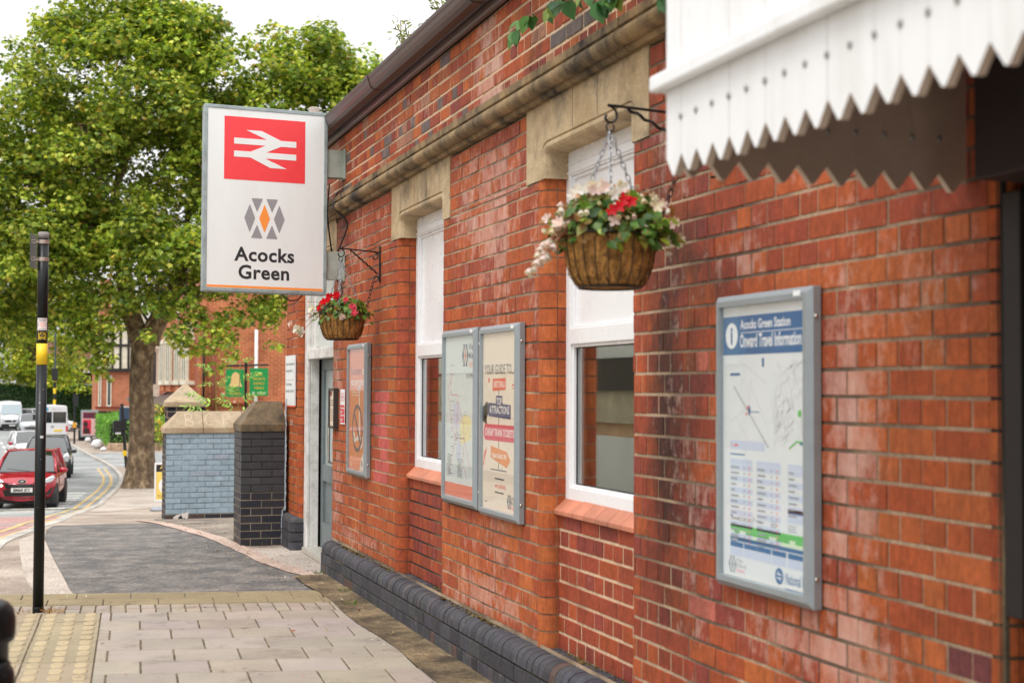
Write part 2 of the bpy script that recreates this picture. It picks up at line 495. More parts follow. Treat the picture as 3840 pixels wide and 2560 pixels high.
def sheet(name, stations, m, off, kind='structure', nx=3, step=1.0, parent=None):
    """strip of ground between a left and a right edge, following the fall of the street"""
    b = MB()
    rows = []
    for i in range(len(stations) - 1):
        (l0, r0, y0), (l1, r1, y1) = stations[i], stations[i + 1]
        k = max(1, int(abs(y1 - y0) / step))
        for j in range(k):
            t = j / k
            rows.append((l0 + (l1 - l0) * t, r0 + (r1 - r0) * t, y0 + (y1 - y0) * t))
    rows.append(stations[-1])
    vs_ = []
    for (l, r, y) in rows:
        for i in range(nx + 1):
            vs_.append((l + (r - l) * i / nx, y, g(y) + off))
    fs = []
    for i in range(len(rows) - 1):
        for j in range(nx):
            a = i * (nx + 1) + j
            fs.append((a, a + 1, a + nx + 2, a + nx + 1))
    b.add(vs_, fs)
    o = b.build(name, m, parent)
    if kind: o['kind'] = kind
    return o

def ribbon(name, pts, w, m, off, kind='structure', thick=0.0, step=0.6, wobble=0.0, seed=1):
    rng = random.Random(seed)
    P = []
    for i in range(len(pts) - 1):
        a, c = Vector(pts[i]), Vector(pts[i + 1])
        k = max(1, int((c - a).length / step))
        for j in range(k): P.append(a.lerp(c, j / k))
    P.append(Vector(pts[-1]))
    b = MB(); L = []; Rr = []
    for i, p in enumerate(P):
        t = (P[min(i + 1, len(P) - 1)] - P[max(i - 1, 0)]).normalized()
        n = Vector((t.y, -t.x))
        hw = w / 2 + rng.uniform(-wobble, wobble)
        L.append(p - n * hw); Rr.append(p + n * hw)
    for i in range(len(P) - 1):
        q = [(*L[i], g(L[i].y) + off), (*Rr[i], g(Rr[i].y) + off), (*Rr[i + 1], g(Rr[i + 1].y) + off), (*L[i + 1], g(L[i + 1].y) + off)]
        b.add(q, [(0, 1, 2, 3)])
        if thick:
            d = Vector((0, 0, -thick))
            q2 = [tuple(Vector(x) + d) for x in q]
            b.add([q[0], q[3], q2[3], q2[0]], [(0, 1, 2, 3)])
            b.add([q[2], q[1], q2[1], q2[2]], [(0, 1, 2, 3)])
    o = b.build(name, m)
    if kind: o['kind'] = kind
    return o

EARTH = mat('bare_earth', lin(96, 92, 62), 0.95, var=0.3, scale=0.6, bmp=0.3, bscale=6)
ROADM = mat_asphalt('road_asphalt', lin(118, 120, 120), lin(158, 160, 158), 0.3, 0.7, scale=0.5, grain=120, bmp=0.2)
PAVM = mat_asphalt('pavement_asphalt', lin(128, 112, 100), lin(176, 162, 148), 0.35, 0.65, scale=1.2, grain=110)
PATCHM = mat_asphalt('worn_asphalt', lin(92, 89, 87), lin(142, 134, 126), 0.44, 0.70, stretch=(1.0, 1.0, 1), scale=3.2, grain=75, patch_rough=0.72, bmp=0.8)
CONCM = mat_asphalt('worn_concrete', lin(154, 142, 132), lin(190, 178, 166), 0.3, 0.7, scale=1.5, grain=120, bmp=0.15)
KERBM = mat_asphalt('granite_kerb', lin(150, 146, 140), lin(190, 184, 176), 0.3, 0.7, scale=2, grain=140, bmp=0.2)
PINKM = mat_asphalt('pink_edging', lin(166, 142, 128), lin(194, 170, 156), 0.3, 0.7, scale=3, grain=140, bmp=0.2)
LINEM = mat_asphalt('worn_white_line', lin(206, 204, 196), lin(232, 230, 224), 0.3, 0.6, scale=4, grain=60, bmp=0.1)
YLINEM = mat_asphalt('worn_yellow_line', lin(176, 148, 96), lin(200, 174, 124), 0.3, 0.6, scale=4, grain=60, bmp=0.1)
DIRTM = mat_asphalt('mossy_dirt', lin(66, 54, 38), lin(140, 120, 90), 0.38, 0.66, scale=3.2, grain=80, bmp=0.9)
REDROADM = mat_wallbrick('red_block_paving', lin(178, 140, 134), lin(168, 130, 124), lin(150, 118, 112), 'x', 0.2, 0.1, 0.01)
# the block paving lies flat: run its rows across the road
_n = REDROADM.node_tree
for l in list(_n.links):
    if l.to_node.type == 'COMBXYZ' and l.to_socket == l.to_node.inputs[1]:
        sep = l.from_node; cbx = l.to_node
        _n.links.remove(l); _n.links.new(sep.outputs[1], cbx.inputs[1]); break

b = MB()
xs = [-900, -300, -100, -40, -14, 0, 14, 40, 100, 300, 900]
ys = [-60, -20, 5, 15.5, 18, 22, 28, 34, 42, 52, 70, 95, 140, 250, 500, 1000, 2000]
for y in ys:
    for x in xs: b.v.append((x, y, g(y) - 0.17))
for i in range(len(ys) - 1):
    for j in range(len(xs) - 1):
        a = i * len(xs) + j
        b.f.append((a, a + 1, a + len(xs) + 1, a + len(xs))); b.m.append(0); b.c.append((1, 1, 1, 0))
o = b.build('ground', EARTH); o['kind'] = 'structure'

sheet('road', [(-7.6, kx(y) + 0.02, y) for y in np.arange(-20, 129, 2.0)], ROADM, -0.10, nx=4)
sheet('pavement', [(kx(y) + 0.10, 34, y) for y in np.concatenate([np.arange(-20, 15, 2.5), np.arange(15, 128.5, 1.0)])], PAVM, 0.0, nx=6)
sheet('far_pavement', [(-10.4, -7.7, y) for y in np.arange(-20, 128, 2.0)], PAVM, 0.0, nx=2)
ribbon('far_kerb', [(-7.66, y) for y in range(-20, 128, 5)], 0.13, KERBM, 0.004, thick=0.12, step=2)
ribbon('kerb', [(kx(y) + 0.045, y) for y in np.concatenate([np.arange(-20, 14, 2.0), np.arange(14, 60, 0.8), np.arange(60, 129, 3)])], 0.14, KERBM, 0.006, thick=0.12, step=0.6)
for i, dx in enumerate((0.30, 0.58)):
    ribbon('yellow_line', [(kx(y) - dx, y) for y in np.arange(-10, 65, 1.0)], 0.10, YLINEM, -0.092, wobble=0.008, seed=i)
sheet('road_bend', [(-60, 34, y) for y in (128, 132, 136, 140, 143)], ROADM, -0.096, nx=6)
sheet('side_road', [(kx(y) + 0.16, 34, y) for y in (63, 66, 70, 74, 78)], ROADM, 0.006, nx=6)
sheet('red_crossing', [(-7.5, kx(y) - 0.02, y) for y in (17.2, 18.2, 19.4, 21, 22.6, 24.4, 26.4, 28.4)], REDROADM, -0.096, nx=2)
for i in range(11):
    y = 34.5 + i * 1.25
    xr = kx(y) - 0.85; xl = xr - 1.55 + 0.05 * i
    s_ = sheet('white_road_bar', [(xl, xr, y), (xl + 0.05, xr + 0.04, y + 0.34)], LINEM, -0.096, nx=1)
for i in range(9):
    y = 68 + i * 7.0
    x = kx(y) - 3.9
    ribbon('centre_line', [(x, y), (kx(y + 3.4) - 3.9, y + 3.4)], 0.13, LINEM, -0.096)
sheet('pale_pavement', [(kx(y) + 0.2, min(kx(y) + 0.3 + (y - 24) * 0.16, 4.2), y) for y in (25.5, 28, 31, 35, 39, 43, 47, 51, 55, 58)], CONCM, 0.004, nx=3)

# worn asphalt patch, concrete band, edging, by the door
def patch(name, poly, m, off):
    b = MB(); b.add([(x, y, g(y) + off) for x, y in poly], [tuple(range(len(poly)))])
    o = b.build(name, m); o['kind'] = 'structure'; return o
sheet('asphalt_patch', [(0.33, 2.34, 11.10), (0.27, 2.30, 11.8), (0.25, 2.17, 12.3), (0.20, 2.05, 13.3), (0.15, 1.93, 14.4), (0.10, 1.72, 15.9), (0.13, 1.55, 17.4), (0.22, 1.46, 18.3)], PATCHM, 0.004, nx=3, step=0.4)
sheet('concrete_band', [(0.00, 0.325, 11.10), (0.0, 0.265, 11.8), (-0.05, 0.245, 12.3), (-0.10, 0.195, 13.3), (-0.13, 0.145, 14.4), (-0.16, 0.095, 15.9), (-0.02, 0.09, 16.6)], CONCM, 0.004, nx=1, step=0.4)
EDGE = [(2.62, 11.15), (2.36, 11.75), (2.16, 12.35), (2.02, 13.2), (1.93, 14.35), (1.76, 15.8), (1.60, 17.2), (1.40, 18.7), (1.30, 19.2)]
ribbon('edging_stone', EDGE, 0.17, PINKM, 0.011, step=0.25, wobble=0.006)
sheet('doorstep_paving', [(2.36, 2.80, 11.9), (2.2, 2.80, 12.3), (2.1, 2.80, 13.0), (2.02, 2.8, 13.7), (1.99, 2.8, 14.25)], CONCM, 0.006, nx=2, step=0.5)
sheet('forecourt_asphalt', [(2.0, 3.4, 14.6), (1.84, 3.6, 15.8), (1.66, 3.6, 17.2), (1.5, 3.4, 18.6), (1.5, 3.4, 19.6)], mat_asphalt('old_asphalt', lin(100, 90, 80), lin(150, 138, 124), 0.38, 0.62, scale=1.8, grain=60, bmp=0.8), 0.006, nx=2, step=0.4)
sheet('wall_gutter', [(2.085 + 0.02 * math.sin(y * 3.1), 2.44, y) for y in np.arange(-2, 12.01, 0.5)], DIRTM, 0.0205, nx=2, step=0.5)

# ------------------------------------------------------------------ bricks laid one by one
def bricks(mb, O, U, V, N, u0, u1, v0, v1, colf, course=0.0866, holes=(), bond='english', seed=1, st=0.232, hd=0.116, joint=0.010,
           relief=0.006, jit=0.0016, first=0, mortar_mat=1, brick_mat=0, phase=0.0, cham=0.0022, mdepth=-0.0042):
    rng = random.Random(seed)
    O, U, V, N = Vector(O), Vector(U), Vector(V), Vector(N)
    nrow = int(math.ceil((v1 - v0) / course - 1e-6))
    P = lambda u, v, n: O + U * u + V * v + N * n
    for i in range(nrow):
        a = v0 + i * course; c = min(a + course, v1)
        if c - a < 0.02: continue
        cuts = sorted({a, c} | {h[2] for h in holes if a + 0.015 < h[2] < c - 0.015} | {h[3] for h in holes if a + 0.015 < h[3] < c - 0.015})
        k = i + first
        for q in range(len(cuts) - 1):
            va, vb = cuts[q], cuts[q + 1]; vm = (va + vb) / 2
            iv = [(u0, u1)]
            for h in holes:
                if h[2] <= vm <= h[3]:
                    nv = []
                    for (x0, x1) in iv:
                        if h[1] <= x0 or h[0] >= x1: nv.append((x0, x1)); continue
                        if h[0] > x0: nv.append((x0, h[0]))
                        if h[1] < x1: nv.append((h[1], x1))
                    iv = nv
            if bond == 'english':
                w = hd if k % 2 == 0 else st
                ph = (0 if k % 2 == 0 else hd / 2)
            elif bond == 'header': w = hd; ph = (k % 2) * hd / 2
            elif bond == 'grid': w = st; ph = 0
            else: w = st; ph = (k % 2) * st / 2
            ph += phase
            for (x0, x1) in iv:
                if x1 - x0 < 0.01: continue
                mb.add([P(x0, va, mdepth), P(x1, va, mdepth), P(x1, vb, mdepth), P(x0, vb, mdepth)], [(0, 1, 2, 3)], mortar_mat)
                s0 = math.floor((x0 - u0 - ph) / w) * w + u0 + ph
                edges = [x0]
                x = s0 + w
                while x < x1 - 0.028:
                    if x > x0 + 0.028: edges.append(x + rng.uniform(-jit, jit) * 1.5)
                    x += w
                edges.append(x1)
                for e in range(len(edges) - 1):
                    j2 = joint / 2
                    ua = edges[e] + j2 * (0.4 if e == 0 else 1); ub = edges[e + 1] - j2 * (0.4 if e == len(edges) - 2 else 1)
                    wa = va + j2 + rng.uniform(0, jit); wb = vb - j2 - rng.uniform(0, jit)
                    if ub - ua < 0.012 or wb - wa < 0.012: continue
                    h = rng.uniform(-1, 1) * relief * 0.35
                    t = rng.uniform(-1, 1) * 0.0012
                    ch = cham
                    vs_ = [P(ua, wa, mdepth - 0.002), P(ub, wa, mdepth - 0.002), P(ub, wb, mdepth - 0.002), P(ua, wb, mdepth - 0.002),
                           P(ua, wa, h - ch), P(ub, wa, h - ch), P(ub, wb, h - ch), P(ua, wb, h - ch),
                           P(ua + ch, wa + ch, h - t), P(ub - ch, wa + ch, h + t), P(ub - ch, wb - ch, h + t), P(ua + ch, wb - ch, h - t)]
                    fs = [(8, 9, 10, 11)]
                    for n0 in (0, 4):
                        for z in range(4):
                            z2 = (z + 1) % 4
                            fs.append((n0 + z, n0 + z2, n0 + 4 + z2, n0 + 4 + z))
                    mb.add(vs_, fs, brick_mat, colf((ua + ub) / 2, (wa + wb) / 2, rng))

def pick(rng, table):
    s_ = sum(w for w, _ in table); x = rng.uniform(0, s_)
    for w, c in table:
        x -= w
        if x <= 0: break
    k = rng.uniform(0.92, 1.07)
    return [c[0] * k, c[1] * k * rng.uniform(0.96, 1.04), c[2] * k * rng.uniform(0.94, 1.06)]

OR1, OR2, RD1, RD2, CR, DK, GRY, BUF = (lin(176, 95, 52), lin(170, 86, 47), lin(160, 77, 46), lin(150, 70, 48), lin(136, 63, 52), lin(114, 64, 54), lin(108, 95, 92), lin(160, 112, 88))
T_ORANGE = [(4, OR1), (6, OR2), (3, RD1)]
T_MIX = [(4, OR2), (5, RD1), (1.5, RD2)]
T_RED = [(2, OR2), (5, RD1), (4, RD2), (.3, CR)]
T_CRIM = [(1, RD1), (5, RD2), (3, CR)]
T_FRIEZE = [(2, OR1), (3, OR2), (3, RD1), (3, RD2), (0.5, GRY), (0.6, BUF)]
BLOOMS = [  # (y, z, half width y, half height z, strength) lime staining on the street wall
    (3.92, 1.35, 0.13, 0.62, 0.95), (3.96, 0.76, 0.22, 0.16, 0.95), (4.25, 0.74, 0.3, 0.13, 0.6), (4.5, 0.75, 0.25, 0.1, 0.4), (5.05, 1.0, 0.14, 0.5, 0.5), (5.25, 1.5, 0.12, 0.6, 0.35),
    (7.75, 2.55, 0.34, 0.5, 0.75), (7.35, 2.7, 0.22, 0.3, 0.5), (8.25, 2.75, 0.28, 0.4, 0.5), (7.6, 2.1, 0.4, 0.25, 0.35),
    (7.9, 0.4, 0.8, 0.13, 0.7), (7.6, 0.7, 0.3, 0.25, 0.45), (8.1, 0.75, 0.25, 0.12, 0.4), (12.05, 0.6, 0.22, 0.45, 0.8), (12.1, 1.7, 0.2, 0.35, 0.7), (11.2, 0.38, 0.9, 0.1, 0.5),
    (7.80, 3.45, 0.13, 0.34, 1.5), (7.62, 3.35, 0.07, 0.28, 1.4), (8.05, 2.72, .07, .5, 1.1), (7.5, 2.6, .06, .5, 1.0), (6.95, 2.2, .12, .6, .5), (9.6, 3.5, 1.0, 0.12, 0.35), (11.3, 2.75, 0.5, 0.3, 0.5), (11.9, 2.6, 0.3, 0.5, 0.7), (10.5, 2.9, 0.4, 0.2, 0.35),
    (3.6, 1.9, 0.3, 0.2, 0.4), (4.7, 2.1, 0.2, 0.12, 0.6), (4.3, 2.35, 0.2, 0.1, 0.3), (5.3, 2.6, 0.2, 0.5, 0.4)]
SOOT = [(5.33, 1.55, 0.17, 0.85, 0.9), (5.45, 2.3, 0.12, 0.5, 0.7), (5.15, 2.15, 0.18, 0.2, 0.7), (5.1, 1.5, .07, .7, .6), (4.95, 2.0, .3, .12, .5), (5.3, .8, .3, .3, .5), (6.05, 3.4, .5, .25, .45), (5.0, 3.5, .8, .3, .6), (7.0, 3.35, 0.10, 0.3, 0.5), (12.0, 3.2, 0.35, 0.35, 0.45), (5.15, 1.0, 0.25, 0.4, 0.25)]
def stains(P):
    out = np.zeros((len(P), 4)); out[:, 3] = 1
    for ch, lst in ((0, BLOOMS), (1, SOOT)):
        for (a, c, w, h, k) in lst:
            d = ((P[:, 1] - a) / w) ** 2 + ((P[:, 2] - c) / h) ** 2
            out[:, ch] = np.maximum(out[:, ch], k * np.exp(-d * 0.8))
    out[:, :2] *= (P[:, 0] < W + 0.06)[:, None]
    return out
def field(lst, y, z):
    s_ = 0
    for (a, c, w, h, k) in lst:
        d = ((y - a) / w) ** 2 + ((z - c) / h) ** 2
        if d < 4: s_ = max(s_, k * math.exp(-d * 0.9))
    return s_
def street_colour(u, v, rng):
    y, z = -u, v
    if z > 3.2: c = pick(rng, T_FRIEZE if z > 3.45 else T_FRIEZE + [(2.2, GRY), (1.2, BUF), (2, CR)])
    elif y > 9.8: c = pick(rng, T_ORANGE if z < 2.4 else T_MIX)
    elif y > 6.5: c = pick(rng, T_ORANGE if z < 1.7 else T_MIX)
    elif y > 4.6: c = pick(rng, T_CRIM if rng.random() < 0.35 else T_RED)
    else: c = pick(rng, T_ORANGE if (y < 3.95 and z < 2.1) or rng.random() < 0.25 else T_RED)
    bl = 0; so = 0
    if 4.98 < y < 5.22 and 0.7 < z < 2.0 and rng.random() < 0.18: c = [x * rng.uniform(.85, 1.1) for x in lin(190, 100, 82)]; bl = .4      # spalled faces
    k = 1 - so
    c = [x * k for x in c]
    if 10.13 < y < 10.66 and 0.90 < z < 1.56 and rng.random() < 0.93:      # pink overpaint beside the poster case
        q = rng.uniform(0.92, 1.06); c = [x * q for x in lin(190, 92, 84)]; bl = 0
    if y < 3.45 and 0.80 < z < 0.90: c = list(lin(112, 62, 62))
    w = rng.choice((.45, .65, .8, .9, 1.05))
    return (c[0], c[1], c[2], w)
def plain_colour(table, white=0.06):
    def f(u, v, rng):
        c = pick(rng, table); return (c[0], c[1], c[2], 0.3 if rng.random() < white else 0)
    return f
def blue_colour(u, v, rng):
    c = pick(rng, [(5, lin(74, 74, 79)), (3, lin(66, 66, 71)), (1, lin(84, 80, 82)), (0.4, lin(92, 74, 68))])
    return (c[0], c[1], c[2], 0.0)

# ------------------------------------------------------------------ paving, laid slab by slab
SLAB = mat_asphalt('concrete_slab', lin(172, 156, 140), lin(196, 180, 164), 0.3, 0.7, scale=1.6, grain=170, bmp=0.12)
SLABTINT, nt_, p_, o_ = new_mat('paving_slab')
v_ = coords(nt_)
at_ = nt_.nodes.new('ShaderNodeAttribute'); at_.attribute_name = 'tint'
c_ = mix(nt_, 1.0, at_.outputs['Color'], ramp(nt_, noise(nt_, v_, 2.2, 6, 0.6), [(0.3, 0.84), (0.7, 1.1)]), 'MULTIPLY')
c_ = mix(nt_, 1.0, c_, ramp(nt_, noise(nt_, v_, 190, 3, 0.8), [(0.3, 0.72), (0.7, 1.2)]), 'MULTIPLY')
stn_ = ramp(nt_, noise(nt_, v_, 3.1, 6, 0.7), [(0.54, 0.0), (0.8, 0.75)])
c_ = mix(nt_, stn_, c_, lin(92, 80, 66))
vo_ = nt_.nodes.new('ShaderNodeTexVoronoi'); vo_.inputs['Scale'].default_value = 7.0; nt_.links.new(v_, vo_.inputs['Vector'])
gum_ = math_n(nt_, 'MULTIPLY', ramp(nt_, vo_.outputs['Distance'], [(0.10, 0.6), (0.14, 0.0)]), ramp(nt_, noise(nt_, v_, 2.0, 2), [(0.48, 0.0), (0.55, 1.0)]))
c_ = mix(nt_, gum_, c_, lin(96, 88, 80))
nt_.links.new(c_, p_.inputs['Base Color']); p_.inputs['Roughness'].default_value = 0.85
bump(nt_, p_, noise(nt_, v_, 120, 4, 0.7), 0.25, 0.003)
JOINTM = mat_asphalt('sandy_joint', lin(70, 60, 44), lin(124, 110, 84), 0.35, 0.65, scale=6, grain=80, bmp=0.6)

XU, YV, ZN = (1, 0, 0), (0, 1, 0), (0, 0, 1)
def slab_colour(table):
    def f(u, v, rng):
        c = pick(rng, table); m_ = sum(c) / 3
        k = rng.uniform(0.99, 1.02)
        return (c[0] * k, c[1] * k, c[2] * k, 0)
    return f
PINKSLAB = [(1, lin(160, 149, 137)), (1, lin(158, 147, 135))]
YELSLAB = [(1, lin(156, 142, 117)), (1, lin(152, 138, 114))]
SKEW = Vector((1, -0.20, 0)).normalized(); SKEWV = Vector((0.063, 1, 0)).normalized()     # the slabs run a little off square to the wall
PB = Vector((0.455, 10.46, 0.012))
mb = MB()
bricks(mb, PB - SKEWV * 11.47, SKEW, SKEWV, ZN, 0, 1.90, 0, 11.47, slab_colour(PINKSLAB), course=0.37, st=0.385, joint=0.011, bond='stretcher', seed=5, relief=0.003, cham=0.004, phase=0.07, jit=0.002, mdepth=-0.006)
o = mb.build('paving_slabs', [SLABTINT, JOINTM], tint=True); o['kind'] = 'structure'
mb = MB()
bricks(mb, PB - SKEW * 1.2, SKEW, SKEWV, ZN, 0, 3.05, 0, 0.365, slab_colour([(1, lin(160, 147, 133)), (1, lin(154, 141, 127))]), course=0.1825, st=0.105, joint=0.012, bond='grid', seed=6, relief=0.004, mdepth=-0.006)
o = mb.build('block_course', [SLABTINT, JOINTM], tint=True); o['kind'] = 'structure'
mb = MB()
CB = PB + SKEWV * 0.37 - SKEW * 1.2
bricks(mb, CB, SKEW, SKEWV, ZN, 0, 3.05, 0, 0.60, slab_colour([(1, lin(156, 142, 114)), (1, lin(150, 136, 108))]), course=0.30, st=0.40, joint=0.010, bond='stretcher', seed=7, relief=0.003, mdepth=-0.006)
for r_ in range(2):
    for i in range(7):
        y0 = 0.016 + r_ * 0.30 + i * 0.041
        for k_ in range(-1, 8):
          mb.fbox(CB, SKEW, SKEWV, Vector(ZN), max(0, k_ * .4 + .2 * (r_ % 2) + .007), min(3.04, k_ * .4 + .2 * (r_ % 2) + .393), y0, y0 + 0.018, 0.0, 0.005, 0, (*lin(166, 151, 120), 0))
o = mb.build('corduroy_paving', [SLABTINT, JOINTM], tint=True); o['kind'] = 'structure'
mb = MB()
TO = PB - SKEW * 1.205 - SKEWV * 11.47
bricks(mb, TO, SKEW, SKEWV, ZN, 0, 1.20, 0, 11.47, slab_colour(YELSLAB), course=0.74, st=0.40, joint=0.011, bond='grid', seed=8, relief=0.003, mdepth=-0.006)
rngt = random.Random(3)
for i in range(9):
    for j in range(62):
        u = 0.068 + i * 0.1333; v = 0.0925 + j * 0.185
        if v > 11.45 or v < 6.5: continue
        c = TO + SKEW * u + SKEWV * v
        base = []
        pts = []
        for lev, (sc_, z) in enumerate(((1.0, 0.001), (0.86, 0.006), (0.6, 0.0075))):
            for a in range(14):
                t = 2 * math.pi * a / 14
                ex = math.copysign(abs(math.cos(t)) ** 0.7, math.cos(t)); ey = math.copysign(abs(math.sin(t)) ** 0.7, math.sin(t))
                pts.append(c + SKEW * (0.040 * ex * sc_) + SKEWV * (0.072 * ey * sc_) + Vector((0, 0, z)))
        fs = [tuple(28 + a for a in range(14))]
        for lev in range(2):
            for a in range(14): fs.append((lev * 14 + a, lev * 14 + (a + 1) % 14, lev * 14 + 14 + (a + 1) % 14, lev * 14 + 14 + a))
        k = rngt.uniform(0.95, 1.08)
        mb.add(pts, fs, 0, (*[x * k for x in lin(172, 155, 123)], 0))
o = mb.build('tactile_paving', [SLABTINT, JOINTM], tint=True); o['kind'] = 'structure'

# ------------------------------------------------------------------ station building
W = 2.45                      # street face
XW = 9.0                      # back of the building
WU, WN = Vector((0, -1, 0)), Vector((-1, 0, 0))
VZ = Vector((0, 0, 1))
ENDY, NEARY = 14.70, 3.20
WIN = [(5.68, 6.83), (8.73, 9.89)]
DOOR = (12.27, 13.97)
C0 = 0.0866
bld = thing('station_building', 'long red brick station building with stone lintels, white windows and a grey side door', 'building', (W, 8.0, 0))

holes = [(-b_ - 0.07, -a_, 0.30, 2.67) for a_, b_ in WIN] + [(-DOOR[1] - 0.06, -DOOR[0], 0, 2.67)]
holes += [(-7.10, -5.51, 2.67, 3.07), (-10.13, -8.58, 2.67, 3.07), (-14.12, -12.14, 2.67, 3.07)]      # lintel stones
mb = MB()
ZB = 0.279
bricks(mb, (W, 0, 0), WU, VZ, WN, -ENDY, -NEARY - 0.05, ZB, 3.07, street_colour, holes=holes, seed=11, jit=0.0022)
bricks(mb, (W, 0, 0), WU, VZ, WN, -ENDY, -NEARY - 0.05, 3.225, 3.76, street_colour, seed=12, jit=0.003, joint=0.014, mortar_mat=2)
# apron panels under the two windows, set back
for k, (a_, b_) in enumerate(WIN):
    bricks(mb, (W + 0.085, 0, 0), WU, VZ, WN, -b_ - 0.01, -a_ + 0.02, ZB, 1.0, plain_colour(T_CRIM, 0.25), seed=21 + k, mortar_mat=2 if k == 0 else 3, phase=0.03, joint=0.012)
# rounded far jambs of the openings, one bull-nosed brick per course
def jamb(y, z0, z1, r, depth, seed, table, sgn=-1):
    rng = random.Random(seed)
    n = int(round((z1 - z0) / C0))
    prof = [(W - 0.001, y - sgn * (r + 0.002))]
    for i in range(7):
        a = i / 6 * math.pi / 2
        prof.append((W + r - r * math.cos(a), y - sgn * (r - r * math.sin(a))))
    for c in range(n):
        a, d = z0 + c * C0 + 0.0035, z0 + (c + 1) * C0 - 0.0035
        off = rng.uniform(-0.0015, 0.0015)
        col = pick(rng, table); bl = 0.25 if rng.random() < 0.15 else 0
        pf = [(px, py + off) for px, py in prof]
        vs_ = [(px, py, a) for px, py in pf] + [(px, py, d) for px, py in pf]
        k = len(pf)
        fs = [(i, i + 1, k + i + 1, k + i) for i in range(k - 1)]
        mb.add(vs_, fs, 0, (*col, bl))
        # flat part of the jamb towards the frame
        x0, x1 = W + r + 0.004, W + depth
        cuts = [x0, x1] if c % 2 == 0 else [x0, x0 + (x1 - x0) * 0.62, x1]
        for q in range(len(cuts) - 1):
            e0, e1 = cuts[q] + (0.004 if q else 0), cuts[q + 1] - (0.004 if q < len(cuts) - 2 else 0)
            col2 = pick(rng, table)
            yy = y + off
            mb.add([(e0, yy, a), (e1, yy, a), (e1, yy, d), (e0, yy, d)], [(0, 1, 2, 3)], 0, (*col2, 0))
    for c in range(n):      # mortar behind
        a, d = z0 + c * C0, z0 + (c + 1) * C0
        pm = [(px + 0.003, py + 0.003) for px, py in prof] + [(W + depth, y + 0.005)]
        k = len(pm)
        mb.add([(px, py, a) for px, py in pm] + [(px, py, d) for px, py in pm], [(i, i + 1, k + i + 1, k + i) for i in range(k - 1)], 1)
jamb(WIN[0][1], ZB, 2.67, 0.072, 0.16, 31, T_ORANGE + [(2, OR1)])
jamb(WIN[1][1], ZB, 2.67, 0.072, 0.16, 32, T_RED + [(3, RD1)])
jamb(DOOR[1], ZB, 2.67, 0.060, 0.12, 33, T_ORANGE)
# plain near jambs
for (y, z0) in ((WIN[0][0], ZB), (WIN[1][0], ZB), (DOOR[0], 0.0)):
    mb.quad((W + 0.002, y - 0.004, z0), (W + 0.30, y - 0.004, z0), (W + 0.30, y - 0.004, 2.67), (W + 0.002, y - 0.004, 2.67), 0, (*RD1, 0))
# near end: rounded corner into the entrance, then jamb
prof = [(W + 0.05 - 0.05 * math.cos(a), NEARY + 0.05 - 0.05 * math.sin(a)) for a in [i * math.pi / 12 for i in range(7)]]
rng = random.Random(8)
for c in range(int((3.07 - ZB) / C0) + 1):
    a, d = ZB + c * C0 + 0.005, ZB + (c + 1) * C0 - 0.005
    col = pick(rng, T_ORANGE); k = len(prof)
    mb.add([(px, py, a) for px, py in prof] + [(px, py, d) for px, py in prof], [(i, i + 1, k + i + 1, k + i) for i in range(k - 1)], 0, (*col, 0))
    for q in range(4):
        x0 = W + 0.054 + q * 0.22 + (0.11 if (c % 2 and q) else 0)
        x1 = W + 0.054 + (q + 1) * 0.22 + (0.11 if c % 2 else 0) - 0.008
        mb.quad((x0, NEARY, a), (x1, NEARY, a), (x1, NEARY, d), (x0, NEARY, d), 0, (*pick(rng, T_RED), 0))
mb.box(W + 0.012, NEARY + 0.006, 0, W + 1.0, NEARY + 0.30, 3.07, 3)
mb.quad((W + 0.007, NEARY + 0.06, 0), (W + 0.007, NEARY + 0.02, 0), (W + 0.007, NEARY + 0.02, 3.07), (W + 0.007, NEARY + 0.06, 3.07), 3)
# far end return wall, back wall, inner faces
bricks(mb, (0, ENDY, 0), (-1, 0, 0), VZ, (0, 1, 0), -XW, -W, 0.0, 3.76, plain_colour(T_MIX), seed=41, course=0.0866)
mb.box(XW - 0.2, 0.2, 0, XW, ENDY - 0.05, 3.76, 0, (*RD1, 0))
mb.box(W + 0.30, 12.05, 0.0, W + 0.36, 12.24, 2.9, 0, (*RD1, 0))
mb.build('wall', [BRICK, MORTAR, MORTAR_PALE, MORTAR_DARK], bld, tint=True, stain=stains)

# near side of the entrance, beyond the frame
mb = MB()
bricks(mb, (W, 0, 0), WU, VZ, WN, -0.35, 3.0, 0.0, 3.76, plain_colour(T_RED), seed=42)
bricks(mb, (W, 0, 0), WU, VZ, WN, -NEARY - 0.045, -0.35, 3.07, 3.76, plain_colour(T_RED), seed=43)
mb.build('entrance_wall', [BRICK, MORTAR], bld, tint=True)
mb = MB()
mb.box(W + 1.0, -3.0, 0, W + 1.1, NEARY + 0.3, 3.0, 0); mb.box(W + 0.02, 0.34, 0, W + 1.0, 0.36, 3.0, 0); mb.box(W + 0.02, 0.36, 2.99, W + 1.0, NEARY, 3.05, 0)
mb.build('entrance_lining', DARKROOM, bld)

